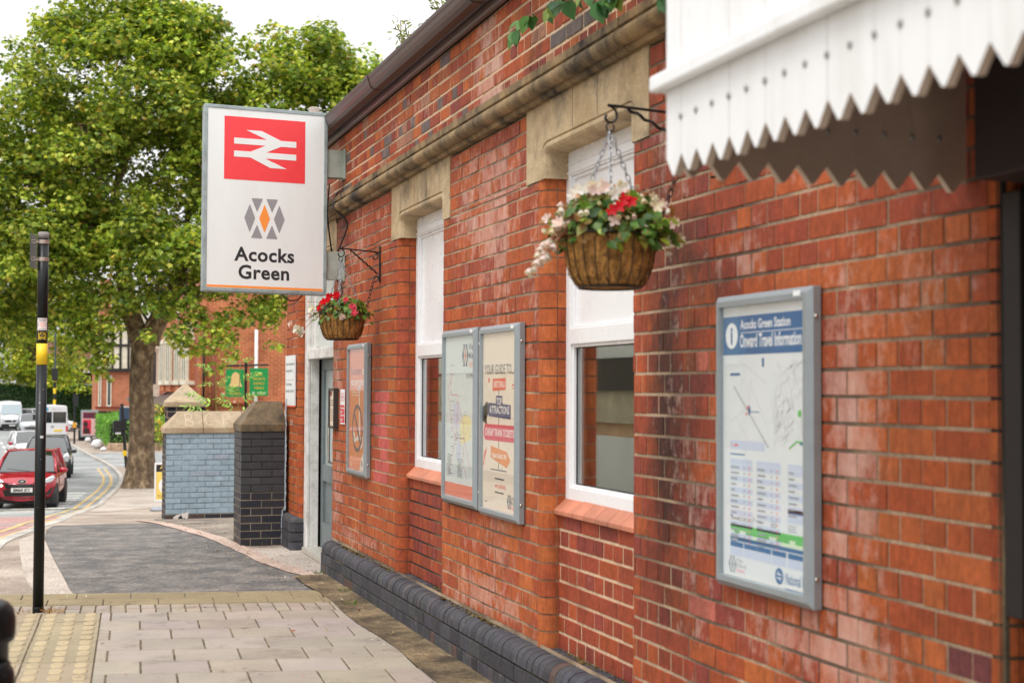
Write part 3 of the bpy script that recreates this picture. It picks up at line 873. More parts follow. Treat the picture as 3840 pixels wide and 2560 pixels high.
# plinth of blue bricks with a bull-nosed top course
mb = MB()
PX = 2.352
bricks(mb, (PX, 0, 0), WU, VZ, WN, -12.25, -NEARY + 0.05, 0.0, 0.182, blue_colour, course=0.0905, bond='english', seed=51, joint=0.008, hd=0.100, st=0.2, relief=0.005)
def bull(y0, y1, rng):
    prof = [(W + 0.13, 0.283), (W - 0.022, 0.281)]
    for i in range(6):
        a = i / 5 * math.pi / 2
        prof.append((W - 0.027 - 0.070 * math.sin(a), 0.210 + 0.070 * math.cos(a)))
    prof += [(PX - 0.0005, 0.190)]
    off = rng.uniform(-0.002, 0.003)
    a = [(px - off, y0, pz + off * 0.4) for px, pz in prof]; d = [(px - off, y1, pz + off * 0.4) for px, pz in prof]
    k = len(prof)
    mb.add(a + d, [(i, i + 1, k + i + 1, k + i) for i in range(k - 1)], 0, blue_colour(0, 0, rng))
    mb.add(a + [(W + 0.13, y0, 0.19)], [tuple(range(k + 1))], 0, blue_colour(0, 0, rng))
    mb.add(d + [(W + 0.13, y1, 0.19)], [tuple(reversed(range(k + 1)))], 0, blue_colour(0, 0, rng))
rng = random.Random(52)
y = NEARY - 0.05
while y < 12.2:
    bull(y + 0.003, y + 0.077, rng); y += 0.081
mb.quad((PX + 0.008, NEARY, 0.18), (PX + 0.008, 12.24, 0.18), (PX + 0.008, 12.24, 0.2), (PX + 0.008, NEARY, 0.2), 1)
mb.quad((W + 0.12, NEARY, 0.276), (W - 0.02, NEARY, 0.276), (W - 0.02, 12.24, 0.276), (W + 0.12, 12.24, 0.276), 1)
# end face towards the door and the far jamb's plinth
bricks(mb, (0, 12.25, 0), (-1, 0, 0), VZ, (0, 1, 0), -W - 0.2, -PX, 0, 0.182, blue_colour, course=0.0905, seed=53)
FPX = 2.375
bricks(mb, (FPX, 0, 0), WU, VZ, WN, -ENDY, -13.96 - 0.05, 0.0, 0.275, blue_colour, course=0.0905, bond='english', seed=54, joint=0.008)
rng = random.Random(55)
for c in range(3):
    a, d = c * 0.0905 + 0.004, (c + 1) * 0.0905 - 0.004
    pf = [(FPX + 0.05 - 0.05 * math.cos(t), 13.95 + 0.05 - 0.05 * math.sin(t)) for t in [i * math.pi / 12 for i in range(7)]] + [(W + 0.09, 13.95)]
    k = len(pf)
    mb.add([(px, py, a) for px, py in pf] + [(px, py, d) for px, py in pf], [(i, i + 1, k + i + 1, k + i) for i in range(k - 1)], 0, blue_colour(0, 0, rng))
pf = [(FPX + 0.05 - 0.05 * math.cos(t), 13.95 + 0.05 - 0.05 * math.sin(t)) for t in [i * math.pi / 12 for i in range(7)]] + [(W + 0.09, 13.95)]
for lev in range(4):
    t0, t1 = lev / 4 * math.pi / 2, (lev + 1) / 4 * math.pi / 2
    def ring(t):
        s_ = 0.06 * (1 - math.cos(t)); z = 0.272 + 0.06 * math.sin(t)
        return [(px + s_, py + s_, z) for px, py in [(FPX, ENDY)] + pf]
    A, B = ring(t0), ring(t1); k = len(A)
    mb.add(A + B, [(i, i + 1, k + i + 1, k + i) for i in range(k - 1)], 0, (*lin(80, 78, 80), 0))
T_ = ring(math.pi / 2)
mb.add([(W + 0.1, ENDY, 0.332)] + T_, [tuple(range(len(T_) + 1))], 0, (*lin(80, 78, 80), 0))
mb.build('plinth', [BLUEBRICK, MORTAR_DARK], bld, tint=True)

# moulded string course
mb = MB()
prof = [(W + 0.02, 3.060), (W - 0.035, 3.060), (W - 0.045, 3.075), (W - 0.048, 3.085)]
for i in range(9):
    a = -math.pi * 0.42 + i / 8 * math.pi * 0.86
    prof.append((W - 0.052 - 0.052 * math.cos(a), 3.122 + 0.042 * math.sin(a)))
prof += [(W - 0.070, 3.166), (W - 0.082, 3.172), (W - 0.084, 3.208), (W - 0.076, 3.214), (W + 0.02, 3.240)]
rng = random.Random(61)
y = NEARY - 0.4
while y < ENDY:
    y1 = min(ENDY + 0.03, y + rng.uniform(0.72, 1.15))
    d = rng.uniform(-0.002, 0.002)
    k = len(prof)
    a = [(px + d, y + 0.002, pz + d) for px, pz in prof]; c = [(px + d, y1 - 0.002, pz + d) for px, pz in prof]
    mb.add(a + c, [(i + 1, i, k + i, k + i + 1) for i in range(k - 1)])
    mb.add(a, [tuple(range(k))]); mb.add(c, [tuple(reversed(range(k)))])
    y = y1
mb.build('string_course', STONE_DK, bld)

# stone lintels with a rolled, round-cornered soffit
def lintel(y0, y1, oy0, oy1, z0, zs, name='lintel'):
    """y0..y1 the stone, oy0..oy1 the opening, zs the soffit height, z0 foot of the stone's legs"""
    mb = MB()
    X = W - 0.004
    r = 0.075
    arch = [(oy1 + 0.03, z0)]
    for i in range(7):
        a = i / 6 * math.pi / 2
        arch.append((oy1 + 0.03 - r + r * math.cos(a), zs - r + r * math.sin(a)))
    for i in range(7):
        a = math.pi / 2 + i / 6 * math.pi / 2
        arch.append((oy0 - 0.03 + r + r * math.cos(a), zs - r + r * math.sin(a)))
    arch.append((oy0 - 0.03, z0))
    n = len(arch)
    # front face as fan strips
    top = [(min(max(p[0], y0), y1), 3.068) for p in arch]
    top[0] = (oy1 + 0.03, 3.068); top[-1] = (oy0 - 0.03, 3.068)
    for i in range(n - 1):
        if abs(arch[i][0] - arch[i + 1][0]) < 1e-5: continue
        mb.add([(X, arch[i][0], arch[i][1]), (X, arch[i + 1][0], arch[i + 1][1]), (X, top[i + 1][0], top[i + 1][1]), (X, top[i][0], top[i][1])], [(0, 1, 2, 3)])
    mb.add([(X, y1, z0), (X, oy1 + 0.03, z0), (X, oy1 + 0.03, 3.068), (X, y1, 3.068)], [(0, 1, 2, 3)])
    mb.add([(X, oy0 - 0.03, z0), (X, y0, z0), (X, y0, 3.068), (X, oy0 - 0.03, 3.068)], [(0, 1, 2, 3)])
    # rolled moulding: successive offsets inwards
    lv = [(0.0, 0.0), (0.010, 0.004), (0.004, 0.012), (-0.004, 0.022), (-0.004, 0.034), (0.006, 0.046), (0.022, 0.052), (0.03, 0.055), (0.19, 0.055)]
    rows = []
    for (dx, off) in lv:
        rr = []
        for i, p in enumerate(arch):
            cy = (oy0 + oy1) / 2
            # offset towards the opening
            if i == 0 or i == n - 1:
                nrm = (-1 if i == 0 else 1, 0)
            else:
                ta = (arch[i + 1][0] - arch[i - 1][0], arch[i + 1][1] - arch[i - 1][1]); L = math.hypot(*ta)
                nrm = (-ta[1] / L, ta[0] / L)
                if nrm[1] > 0 or (abs(nrm[1]) < 1e-3 and nrm[0] * (cy - p[0]) < 0): nrm = (-nrm[0], -nrm[1])
            rr.append((X + dx, p[0] + nrm[0] * off, p[1] + nrm[1] * off))
        rows.append(rr)
    for a in range(len(rows) - 1):
        for i in range(n - 1):
            mb.add([rows[a][i], rows[a][i + 1], rows[a + 1][i + 1], rows[a + 1][i]], [(0, 1, 2, 3)])
    # stone returns at the legs and sides
    mb.quad((X, oy1 - 0.02, z0), (X + 0.02, y1, z0), (X + 0.02, y1, z0 + 0.001), (X, oy1 - 0.02, z0 + 0.001))
    for yy in (y0, y1):
        mb.quad((X, yy, z0), (X + 0.03, yy, z0), (X + 0.03, yy, 3.068), (X, yy, 3.068))
    mb.quad((X + 0.18, oy0 - 0.1, zs - 0.09), (X + 0.18, oy1 + 0.1, zs - 0.09), (X + 0.18, oy1 + 0.1, 3.06), (X + 0.18, oy0 - 0.1, 3.06))
    # joints between voussoirs
    for t in (0.36, 0.64):
        yy = oy0 + (oy1 - oy0) * t; zt = zs + 0.2
        q = 0.0016
        mb.fbox((X, 0, 0), (0, 1, 0), VZ, (-1, 0, 0), yy - q, yy + q, zs + 0.004, zt, -0.004, 0.0012, 1)
        mb.fbox((X, 0, 0), (0, 1, 0), VZ, (-1, 0, 0), yy + 0.012 - q, yy + 0.012 + q, zt, 3.066, -0.004, 0.0012, 1)
    return mb.build(name, [STONE, INK], bld)
lintel(5.51, 7.10, WIN[0][0], WIN[0][1], 2.672, 2.862)
lintel(8.58, 10.13, WIN[1][0], WIN[1][1], 2.672, 2.862)
lintel(12.14, 14.12, DOOR[0], DOOR[1], 2.672, 2.862)

# gutter and roof
mb = MB()
mb.box(W - 0.055, NEARY - 0.6, 3.762, W + 0.02, ENDY + 0.1, 3.90, 0)           # fascia
prof = [(-0.056, 3.80), (-0.075, 3.785), (-0.135, 3.785), (-0.160, 3.80), (-0.170, 3.825), (-0.176, 3.85), (-0.182, 3.865), (-0.186, 3.885), (-0.172, 3.885), (-0.165, 3.86), (-0.150, 3.82), (-0.07, 3.81)]
y = NEARY - 0.6
k = len(prof)
for (ya, yb, sc_) in [(NEARY - 0.6, ENDY + 0.1, 0)] + [(yy, yy + 0.10, 0.006) for yy in (5.15, 7.65, 10.15, 12.6)]:
    cz = 3.83
    pr = [(W + px - (sc_ if px < -0.06 else 0), (pz - cz) * (1 + sc_ * 12) + cz) for px, pz in prof]
    a = [(px, ya, pz) for px, pz in pr]; c = [(px, yb, pz) for px, pz in pr]
    mb.add(a + c, [(i, (i + 1) % k, k + (i + 1) % k, k + i) for i in range(k)])
    mb.add(a, [tuple(reversed(range(k)))]); mb.add(c, [tuple(range(k))])
mb.tube([(W - 0.03, NEARY - 0.6, 3.755), (W - 0.03, ENDY + 0.1, 3.755)], 0.022, 8)
mb.build('gutter', GUTTER, bld, bevel=0.002)
mb = MB()
SLATE = mat('roof_slate', lin(84, 82, 84), 0.6, var=0.2, scale=6)
mb.add([(W - 0.10, NEARY - 0.6, 3.895), (W - 0.10, ENDY + 0.1, 3.895), (5.7, ENDY + 0.1, 4.3), (5.7, NEARY - 0.6, 4.3), (XW + 0.1, ENDY + 0.1, 3.895), (XW + 0.1, NEARY - 0.6, 3.895)],
       [(0, 1, 2, 3), (3, 2, 4, 5), (0, 3, 5), (1, 4, 2), (0, 5, 4, 1)])
mb.build('roof', SLATE, bld)

# windows
SILLM = mat('terracotta_sill', lin(196, 124, 96), 0.55, var=0.16, scale=8, dirt=lin(120, 84, 66), dirt_amt=0.5)
FX = 2.572
def window(y0, y1, z0, z1, ztr):
    fr = MB()
    Ox = (FX, 0, 0)
    FB = lambda a, c, za, zb, n0, n1, m=0: fr.fbox((FX, 0, 0), WU, VZ, WN, -c, -a, za, zb, n0, n1, m)
    o_ = 0.062
    FB(y1 - o_, y1, z0, z1, -0.06, 0.0); FB(y0, y0 + o_, z0, z1, -0.06, 0.0)
    FB(y0 + o_, y1 - o_, z0, z0 + 0.065, -0.06, 0.0)
    FB(y0 + o_, y1 - o_, z1 - 0.17, z1, -0.06, 0.0)
    FB(y0 + o_, y1 - o_, ztr - 0.04, ztr + 0.04, -0.06, 0.0)
    FB(y0 + 0.01, y1 - 0.01, z1 - 0.115, z1 - 0.107, 0.0, 0.006); FB(y0 + 0.01, y1 - 0.01, z1 - 0.16, z1 - 0.15, 0.0, 0.008)
    # beads
    for (a, d) in ((z0 + 0.065, ztr - 0.04), (ztr + 0.04, z1 - 0.17)):
        w_ = 0.016
        FB(y0 + o_, y0 + o_ + w_, a, d, -0.05, -0.014); FB(y1 - o_ - w_, y1 - o_, a, d, -0.05, -0.014)
        FB(y0 + o_ + w_, y1 - o_ - w_, a, a + w_, -0.05, -0.014); FB(y0 + o_ + w_, y1 - o_ - w_, d - w_, d, -0.05, -0.014)
    f = fr.build('window', UPVC, bld, bevel=0.004)
    pm = MB(); pm.fbox((FX, 0, 0), WU, VZ, WN, -y1 + 0.07, -y0 - 0.07, ztr + 0.05, z1 - 0.18, -0.045, -0.03)
    pm.build('panel', UPVC, f)
    gm = MB(); gm.fbox((FX, 0, 0), WU, VZ, WN, -y1 + 0.07, -y0 - 0.07, z0 + 0.07, ztr - 0.045, -0.040, -0.034)
    gm.build('pane', GLASS, f)
    gs = MB()      # black gasket round the pane
    for (a, c, e, h) in ((y0 + 0.078, y1 - 0.078, z0 + 0.081, z0 + 0.086), (y0 + 0.078, y1 - 0.078, ztr - 0.061, ztr - 0.056)):
        gs.fbox((FX, 0, 0), WU, VZ, WN, -c, -a, e, h, -0.034, -0.030)
    for (a, c) in ((y1 - 0.084, y1 - 0.078), (y0 + 0.078, y0 + 0.084)):
        gs.fbox((FX, 0, 0), WU, VZ, WN, -c, -a, z0 + 0.086, ztr - 0.061, -0.034, -0.030)
    gs.build('gasket', RUBBER, f)
    sm = MB()
    rng = random.Random(int(y0 * 10))
    y = y0 + 0.0
    while y < y1 - 0.02:
        e = min(y + 0.152, y1 + 0.005)
        d = rng.uniform(-0.002, 0.002)
        sm.add([(W + 0.058, y + 0.003, 0.985 + d), (W + 0.058, e - 0.003, 0.985 + d), (FX + 0.004, e - 0.003, 1.045 + d), (FX + 0.004, y + 0.003, 1.045 + d),
                (W + 0.06, y + 0.003, 0.962), (W + 0.06, e - 0.003, 0.962), (FX + 0.004, e - 0.003, 1.0), (FX + 0.004, y + 0.003, 1.0)],
               [(3, 2, 1, 0), (0, 1, 5, 4), (0, 4, 7, 3), (1, 2, 6, 5), (4, 5, 6, 7)])
        y = e
    sm.build('sill', SILLM, f, bevel=0.003)
    return f
for (a_, b_) in WIN: window(a_ - 0.02, b_ + 0.008, 1.035, 2.855, 1.865)
# room behind the windows: back wall, floor, ceiling, blind
mb = MB()
mb.box(4.6, 4.0, 0.2, 4.65, 11.5, 3.0, 0)
mb.box(2.66, 4.0, 0.2, 4.6, 4.05, 3.0, 0); mb.box(2.66, 11.45, 0.2, 4.6, 11.5, 3.0, 0)
mb.box(2.66, 4.05, 0.15, 4.6, 11.45, 0.2, 0); mb.box(2.66, 4.05, 3.0, 4.6, 11.45, 3.05, 0)
for (a_, b_) in WIN:
    pass
mb.box(2.64, 4.0, 0.2, 2.66, 5.64, 3.0, 0); mb.box(2.64, 6.9, 0.2, 2.66, 8.69, 3.0, 0); mb.box(2.64, 9.96, 0.2, 2.66, 11.5, 3.0, 0)
mb.build('room_lining', mat('waiting_room_wall', lin(190, 172, 140), 0.8, var=0.15, scale=2), bld)

# side door: white frame, transom, grey door leaves
mb = MB()
mb.box(2.505, 13.80, 0.02, 2.535, 13.965, 2.85, 0); mb.box(2.536, 13.80, 0.02, 2.620, 13.95, 2.85, 0)
mb.box(2.505, 12.28, 0.02, 2.62, 12.36, 2.85, 0)
mb.box(2.50, 12.36, 1.875, 2.62, 13.80, 1.97, 0)
mb.box(2.53, 12.36, 2.72, 2.62, 13.80, 2.85, 0)
mb.box(2.56, 13.72, 1.97, 2.62, 13.80, 2.72, 0)
df = mb.build('door_frame', OLDWHITE, bld, bevel=0.006)
mb = MB(); mb.box(2.60, 12.36, 1.97, 2.61, 13.72, 2.72, 0)
mb.build('fanlight', mat('painted_fanlight', lin(196, 200, 196), 0.4, var=0.04), df)
mb = MB()
DX = 2.640
def rail(y0, y1, z0, z1, x0=DX, x1=DX + 0.045): mb.box(x0, y0, z0, x1, y1, z1)
rail(13.70, 13.80, 0.06, 1.875); rail(12.98, 13.08, 0.06, 1.875)
rail(13.08, 13.70, 1.77, 1.875); rail(13.08, 13.70, 0.06, 0.30); rail(13.08, 13.70, 0.70, 0.86)
rail(12.36, 12.46, 0.06, 1.875); rail(12.87, 12.97, 0.06, 1.875)
rail(12.46, 12.87, 1.77, 1.875); rail(12.46, 12.87, 0.06, 0.30); rail(12.46, 12.87, 0.70, 0.86)
dr = mb.build('door', DOORGREY, bld, bevel=0.004)
mb = MB()
mb.box(DX + 0.026, 13.08, 0.86, DX + 0.032, 13.70, 1.77); mb.box(DX + 0.026, 12.46, 0.86, DX + 0.032, 12.87, 1.77)
mb.build('glazing', mat('wired_door_glass', lin(176, 186, 184), 0.12, var=0.08, scale=2), dr)
mb = MB()
mb.box(DX + 0.026, 13.08, 0.30, DX + 0.034, 13.70, 0.70); mb.box(DX + 0.026, 12.46, 0.30, DX + 0.034, 12.87, 0.70)
mb.build('door_panel', DOORGREY, dr)
mb = MB()
HY = 13.02
mb.tube([(DX, HY, 1.30), (DX - 0.05, HY, 1.30), (DX - 0.07, HY, 1.285), (DX - 0.075, HY, 1.26), (DX - 0.075, HY, 0.94), (DX - 0.07, HY, 0.915), (DX - 0.05, HY, 0.90), (DX, HY, 0.90)], 0.013, 10)
mb.build('handle', CHROME, dr, smooth=True)
mb = MB(); mb.box(2.46, 12.27, 0.012, 2.70, 13.80, 0.055); mb.build('threshold', mat('aluminium_threshold', lin(190, 186, 176), 0.5, 0.3), dr)
mb = MB(); mb.box(2.74, 12.2, 0, 2.80, 14.2, 2.9); mb.build('lobby_wall', mat('lobby_paint', lin(150, 150, 144), 0.7), bld)

# entrance canopy with saw-toothed valances
CX, CE = 1.540, 3.355
can = MB()
can.box(CX - 0.03, 0.0, 2.98, W - 0.01, CE + 0.03, 3.03)
can.box(CX + 0.02, 0.0, 2.90, CX + 0.10, CE - 0.03, 2.98); can.box(CX + 0.1, CE - 0.12, 2.90, W - 0.01, CE - 0.03, 2.98)
cn = can.build('canopy', BROWN, bld)
def valance(O, U, N, n, pw, name, parent, seed):
    """n planks side by side along U, outside face towards N, pointed feet"""
    b = MB(); rng = random.Random(seed); th = 0.020
    for i in range(n):
        a, c = i * pw + 0.0003, (i + 1) * pw - 0.0003
        dz = rng.uniform(-0.002, 0.002)
        poly = [(a, 2.197 + dz), (a + pw * 0.44, 2.148 + dz), (a + pw * 0.56, 2.148 + dz), (c, 2.197 + dz), (c, 2.90), (a, 2.90)]
        Ov, Uv, Nv = Vector(O), Vector(U), Vector(N)
        dn = rng.uniform(-0.0004, 0.0004)
        P = lambda p, z: Ov + Uv * p[0] + VZ * p[1] + Nv * (z + dn)
        k = len(poly)
        f = [P(p, 0.0) for p in poly]; k_ = [P(p, -th) for p in poly]
        b.add(f, [tuple(range(k))], 0); b.add(k_, [tuple(reversed(range(k)))], 1)
        b.add(f + k_, [(i2, (i2 + 1) % k, k + (i2 + 1) % k, k + i2) for i2 in range(3)], 2)
        b.add(f + k_, [(i2, (i2 + 1) % k, k + (i2 + 1) % k, k + i2) for i2 in range(3, k)], 1)
    v = b.build(name, [WHITE, BROWN, mat('bare_plank_edge', lin(196, 180, 164), 0.7)], parent)
    first = None
    for i in range(1, n):
        c = Vector(O) + Vector(U) * (i * pw) + VZ * 2.292 - Vector(N) * (th / 2)
        if first is None:
            bt = MB()
            bt.tube([c + Vector(N) * (th / 2 + 0.002), c - Vector(N) * (th / 2 + 0.002)], 0.004, 6)
            for q in (th / 2 + .002, -th / 2 - .003): bt.ball(c + Vector(N) * q, 0.0075 if abs(N[0]) < 0.5 else 0.004, 0.0075 if abs(N[1]) < 0.5 else 0.004, 0.0095, 8, 5)
            first = bt.build('bolt', mat('dull_bolt', lin(150, 148, 146), 0.4, 0.5), v)
        else:
            k = first.copy(); sc.collection.objects.link(k); k.location = Vector(U) * ((i - 1) * pw)
    return v
valance((CX, CE, 0), (0, -1, 0), (-1, 0, 0), 38, 0.0880, 'front_valance', cn, 1)
valance((CX + 0.022, CE, 0), (1, 0, 0), (0, 1, 0), 10, 0.0880, 'end_valance', cn, 2)
mb = MB()
mb.box(CX - 0.036, 0.0, 2.370, CX - 0.0015, CE + 0.036, 2.414); mb.box(CX - 0.0015, CE + 0.0015, 2.370, W - 0.01, CE + 0.036, 2.414)
mb.build('valance_rail', WHITE, cn, bevel=0.008)
mb = MB(); mb.box(W + 0.004, NEARY - 0.075, 1.0, W + 0.059, NEARY - 0.004, 2.13); mb.box(W + 0.060, 2.9, 0.0, W + 0.95, NEARY - 0.012, 2.98); mb.build('jamb_shade_boxes', mat('jamb_shade_dark', lin(24, 17, 18), 0.6), bld, bevel=0.004)  # added near-black boxes standing in for the shade on the entrance jamb
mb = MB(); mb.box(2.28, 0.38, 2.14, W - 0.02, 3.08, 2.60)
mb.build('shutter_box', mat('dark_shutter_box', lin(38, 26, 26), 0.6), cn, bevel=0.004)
# ------------------------------------------------------------------ station sign
SY = 11.80
sign = thing('station_sign', 'white boxed station sign with a red arrows emblem, reading Acocks Green', 'sign', (2.30, SY, 3.14))
tilt = R(0.9)
SU = Vector((math.cos(tilt), 0, -math.sin(tilt))); SV = Vector((0, 0, 1)); SN = Vector((0, -1, 0))
SO = Vector((1.783, SY, 3.150))            # centre of the face
hw, hh = 0.512, 0.768
mb = MB()
fr = 0.030
mb.fbox(SO, SU, SV, SN, -hw, hw, hh - fr, hh, -0.15, 0.0); mb.fbox(SO, SU, SV, SN, -hw, hw, -hh, -hh + fr, -0.15, 0.0)
mb.fbox(SO, SU, SV, SN, -hw, -hw + fr, -hh + fr, hh - fr, -0.15, 0.0); mb.fbox(SO, SU, SV, SN, hw - fr, hw, -hh + fr, hh - fr, -0.15, 0.0)
fb = mb.build('cabinet_frame', SIGNGREY, sign, bevel=0.004)
mb = MB(); mb.fbox(SO, SU, SV, SN, -hw + fr, hw - fr, -hh + fr, hh - fr, -0.145, -0.005)
face = mb.build('face_panel', SIGNWHITE, sign)
mb = MB()
e = -0.005
rx0, rx1, ry0, ry1 = -0.348, 0.322, 0.158, 0.680
mb.prism([(rx0, ry0), (rx1, ry0), (rx1, ry1), (rx0, ry1)], SO, SU, SV, SN, e, e + 0.0012, 0)
mb.build('red_panel', SIGNRED, face)
mb = MB()
def em(px, py):      # emblem drawn on a 0..125 x 0..79 grid
    ex0, ex1 = -0.268, 0.247; k = (ex1 - ex0) / 125.0
    return (ex0 + px * k, 0.4225 + (39.5 - py) * k)
A_ = [(0, 14.5), (54, 14.5), (0, 0)]
polyarrow = [(0, 26.5), (0, 14.5), (66, 14.5), (24, -2.5), (55, -2.5), (94, 14.5), (125, 14.5), (125, 26.5), (94, 26.5), (64, 40.5), (125, 40.5), (125, 52.5), (62, 52.5), (106, 71.0), (73, 71.0), (33, 52.5), (0, 52.5), (0, 40.5), (33, 40.5), (63, 26.5)]
mb.prism([em(x, y + 5.2) for x, y in polyarrow][::-1], SO, SU, SV, SN, e + 0.0012, e + 0.0024, 0)
mb.build('arrows_emblem', SIGNWHITE, face)
def roundpoly(poly, r, n=4):
    out = []; k = len(poly)
    for i in range(k):
        p0, p1, p2 = Vector(poly[i - 1]), Vector(poly[i]), Vector(poly[(i + 1) % k])
        a = p1 + (p0 - p1).normalized() * min(r, (p0 - p1).length * .45); c = p1 + (p2 - p1).normalized() * min(r, (p2 - p1).length * .45)
        for j in range(n + 1):
            t = j / n
            q = a * (1 - t) ** 2 + p1 * 2 * t * (1 - t) + c * t * t
            out.append((q.x, q.y))
    return out
mb = MB(); mo = MB()
lx, ly = -0.012, -0.153
def lg(b, pts): b.prism(roundpoly([(lx + x, ly + y) for x, y in pts], 0.009), SO, SU, SV, SN, e, e + 0.0012, 0)
for s_ in (-1, 1):
    lg(mb, [(s_ * 0.122 - 0.045, 0), (s_ * 0.122, -0.118), (s_ * 0.122 + 0.045, 0), (s_ * 0.122, 0.118)])
    lg(mb, [(s_ * 0.062, 0.052), (s_ * 0.062 + 0.048, 0.165), (s_ * 0.062 - 0.048, 0.165)])
    lg(mb, [(s_ * 0.062 - 0.048, -0.165), (s_ * 0.062 + 0.048, -0.165), (s_ * 0.062, -0.052)])
lg(mo, [(-0.045, 0), (0, -0.118), (0.045, 0), (0, 0.118)])
mb.build('diamond_logo', SIGNMID, face)
mo.prism([(-hw + fr + .004, -hh + fr + .002), (hw - fr - .004, -hh + fr + .002), (hw - fr - .004, -hh + fr + 0.022), (-hw + fr + .004, -hh + fr + 0.022)], SO, SU, SV, SN, e, e + 0.0012, 0)
mo.build('orange_marks', SIGNORANGE, face)
mb = MB()
mb.text('Acocks', 0.158, SO + SU * -0.006 + SV * -0.508, SU, SV, SN, e + 0.001, bold=0.0042, align='CENTER', spacing=1.06)
mb.text('Green', 0.158, SO + SU * -0.012 + SV * -0.655, SU, SV, SN, e + 0.001, bold=0.0042, align='CENTER', spacing=1.06)
mb.build('lettering', INK, face)
for (z0, z1) in ((3.372, 3.605), (2.510, 2.745)):
    mb = MB(); mb.box(2.285, SY + 0.02, z0, W - 0.012, SY + 0.125, z1); mb.box(W - 0.013, SY - 0.012, z0 - 0.012, W - 0.001, SY + 0.16, z1 + 0.012)
    for dz in (0.03, 0.2): mb.ball((W - 0.014, SY - 0.002, z0 + dz), 0.006, 0.006, 0.006, 8, 5)
    mb.build('bracket', BRACKETGREY, sign, bevel=0.003)
mb = MB(); mb.tube([(2.19, SY + 0.07, 3.88), (2.19, SY + 0.07, 3.965)], 0.045, 14); mb.build('lifting_lug', mat('stained_lug', lin(186, 170, 158), 0.7, var=0.15), sign, bevel=0.01)
mb = MB(); mb.tube([(2.1, SY + .06, 2.372), (2.06, SY + .06, 2.33), (2.0, SY + 0.06, 2.325), (1.95, SY + 0.06, 2.35), (1.93, SY + .06, 2.375)], 0.006, 6)
mb.build('loose_wire', BLACKPL, sign)

def cable(pts, r, label):
    # smooth the run of the cable
    P = [Vector(p) for p in pts]; out = []
    for i in range(len(P) - 1):
        p0, p1, p2, p3 = P[max(i - 1, 0)], P[i], P[i + 1], P[min(i + 2, len(P) - 1)]
        for j in range(6):
            t = j / 6
            out.append(0.5 * ((2 * p1) + (p2 - p0) * t + (2 * p0 - 5 * p1 + 4 * p2 - p3) * t * t + (3 * p1 - p0 - 3 * p2 + p3) * t ** 3))
    out.append(P[-1])
    m_ = MB(); m_.tube(out, r, 6)
    o = m_.build('cable', BLACKPL, None, smooth=True)
    return tag(o, label, 'cable', 'cables between the sign and the wall')
cable([(W - .01, 12.1, 3.02), (W - 0.05, 12.02, 3.20), (W - 0.03, 11.92, 3.27), (W - .015, 11.84, 3.22), (W - 0.11, 11.78, 3.13), (W - 0.02, 11.75, 3.02), (W - .015, 11.66, 2.95), (W - .018, 11.70, 2.9), (W - 0.05, SY + .05, 2.75)], 0.007, 'black cable looping over the string course, right one of the two beside the sign')
cable([(2.36, SY + 0.25, 3.35), (2.335, SY + 0.2, 3.1), (2.34, SY + 0.16, 2.95), (2.36, SY + 0.12, 2.745)], 0.007, 'black cable hanging straight beside the edge of the station sign')
cable([(2.40, SY + 0.1, 2.515), (2.43, SY + 0.06, 2.46), (2.43, SY + 0.03, 2.38), (2.37, SY + 0.03, 2.33), (2.29, SY + 0.05, 2.345)], 0.006, 'short black cable curling under the lower sign bracket')

# ------------------------------------------------------------------ poster cases
GLAZE = mat_glass('poster_glazing', (0.97, 0.98, 0.98), 0.02, gain=0.7)
BH = [(0.885, 1.945)]
BU, BN = Vector((0, -1, 0)), Vector((-1, 0, 0))
def poster_case(y_far, wd, z0, z1, label, paper, dep=0.052):
    t = thing('poster_case', label, 'poster case', (W, y_far - wd / 2, z0), 'grey framed poster cases on the wall')
    O = Vector((W, y_far, z0)); H = z1 - z0
    P = lambda b, u0, u1, v0, v1, n0, n1, m=0: b.fbox(O, BU, VZ, BN, u0, u1, v0, v1, n0, n1, m)
    b = MB(); f = 0.040; c = 0.020
    # frame rails with a bevelled outer edge
    def railp(poly, along0, along1, horiz):
        pass
    def mitre(p0, p1, dirin):
        pass
    out = [(0, 0), (wd, 0), (wd, H), (0, H)]
    rings = [(0.0, 0.006), (0.0, dep - c * 0.9), (c, dep), (f, dep), (f + 0.002, 0.0335)]
    R_ = []
    for (ins, n) in rings:
        R_.append([O + BU * (ins if x == 0 else wd - ins) + VZ * (ins if z == 0 else H - ins) + BN * n for x, z in out])
    for i in range(len(R_) - 1):
        b.add(R_[i] + R_[i + 1], [(j, (j + 1) % 4, 4 + (j + 1) % 4, 4 + j) for j in range(4)])
    b.add(R_[0], [(3, 2, 1, 0)])
    b.build('frame', FRAMEGREY, t, bevel=0.0025)
    b = MB(); P(b, f + 0.001, wd - f - 0.001, f + 0.001, H - f - 0.001, 0.028, 0.034)
    p = b.build('poster', paper, t)
    b = MB(); P(b, f + 0.0005, wd - f - 0.0005, f + 0.0005, H - f - 0.0005, 0.0395, 0.0405)
    b.build('glazing', GLAZE, t)
    for v in (0.1, H - 0.1):
        b = MB(); c_ = O + BU * (wd + 0.001) + VZ * v + BN * 0.024
        b.ball(c_, 0.008, 0.005, 0.008, 10, 6); b.build('lock_bolt', CHROME, t, smooth=True)
    b = MB(); P(b, wd - 0.10, wd - 0.055, H - 0.030, H - 0.012, dep - 0.004, dep + 0.0008); b.build('maker_plate', SIGNWHITE, t)
    return t, p, O, H, 0.0342
def ink(parent, name, m, draw):
    b = MB(); draw(b); return b.build(name, m, parent)

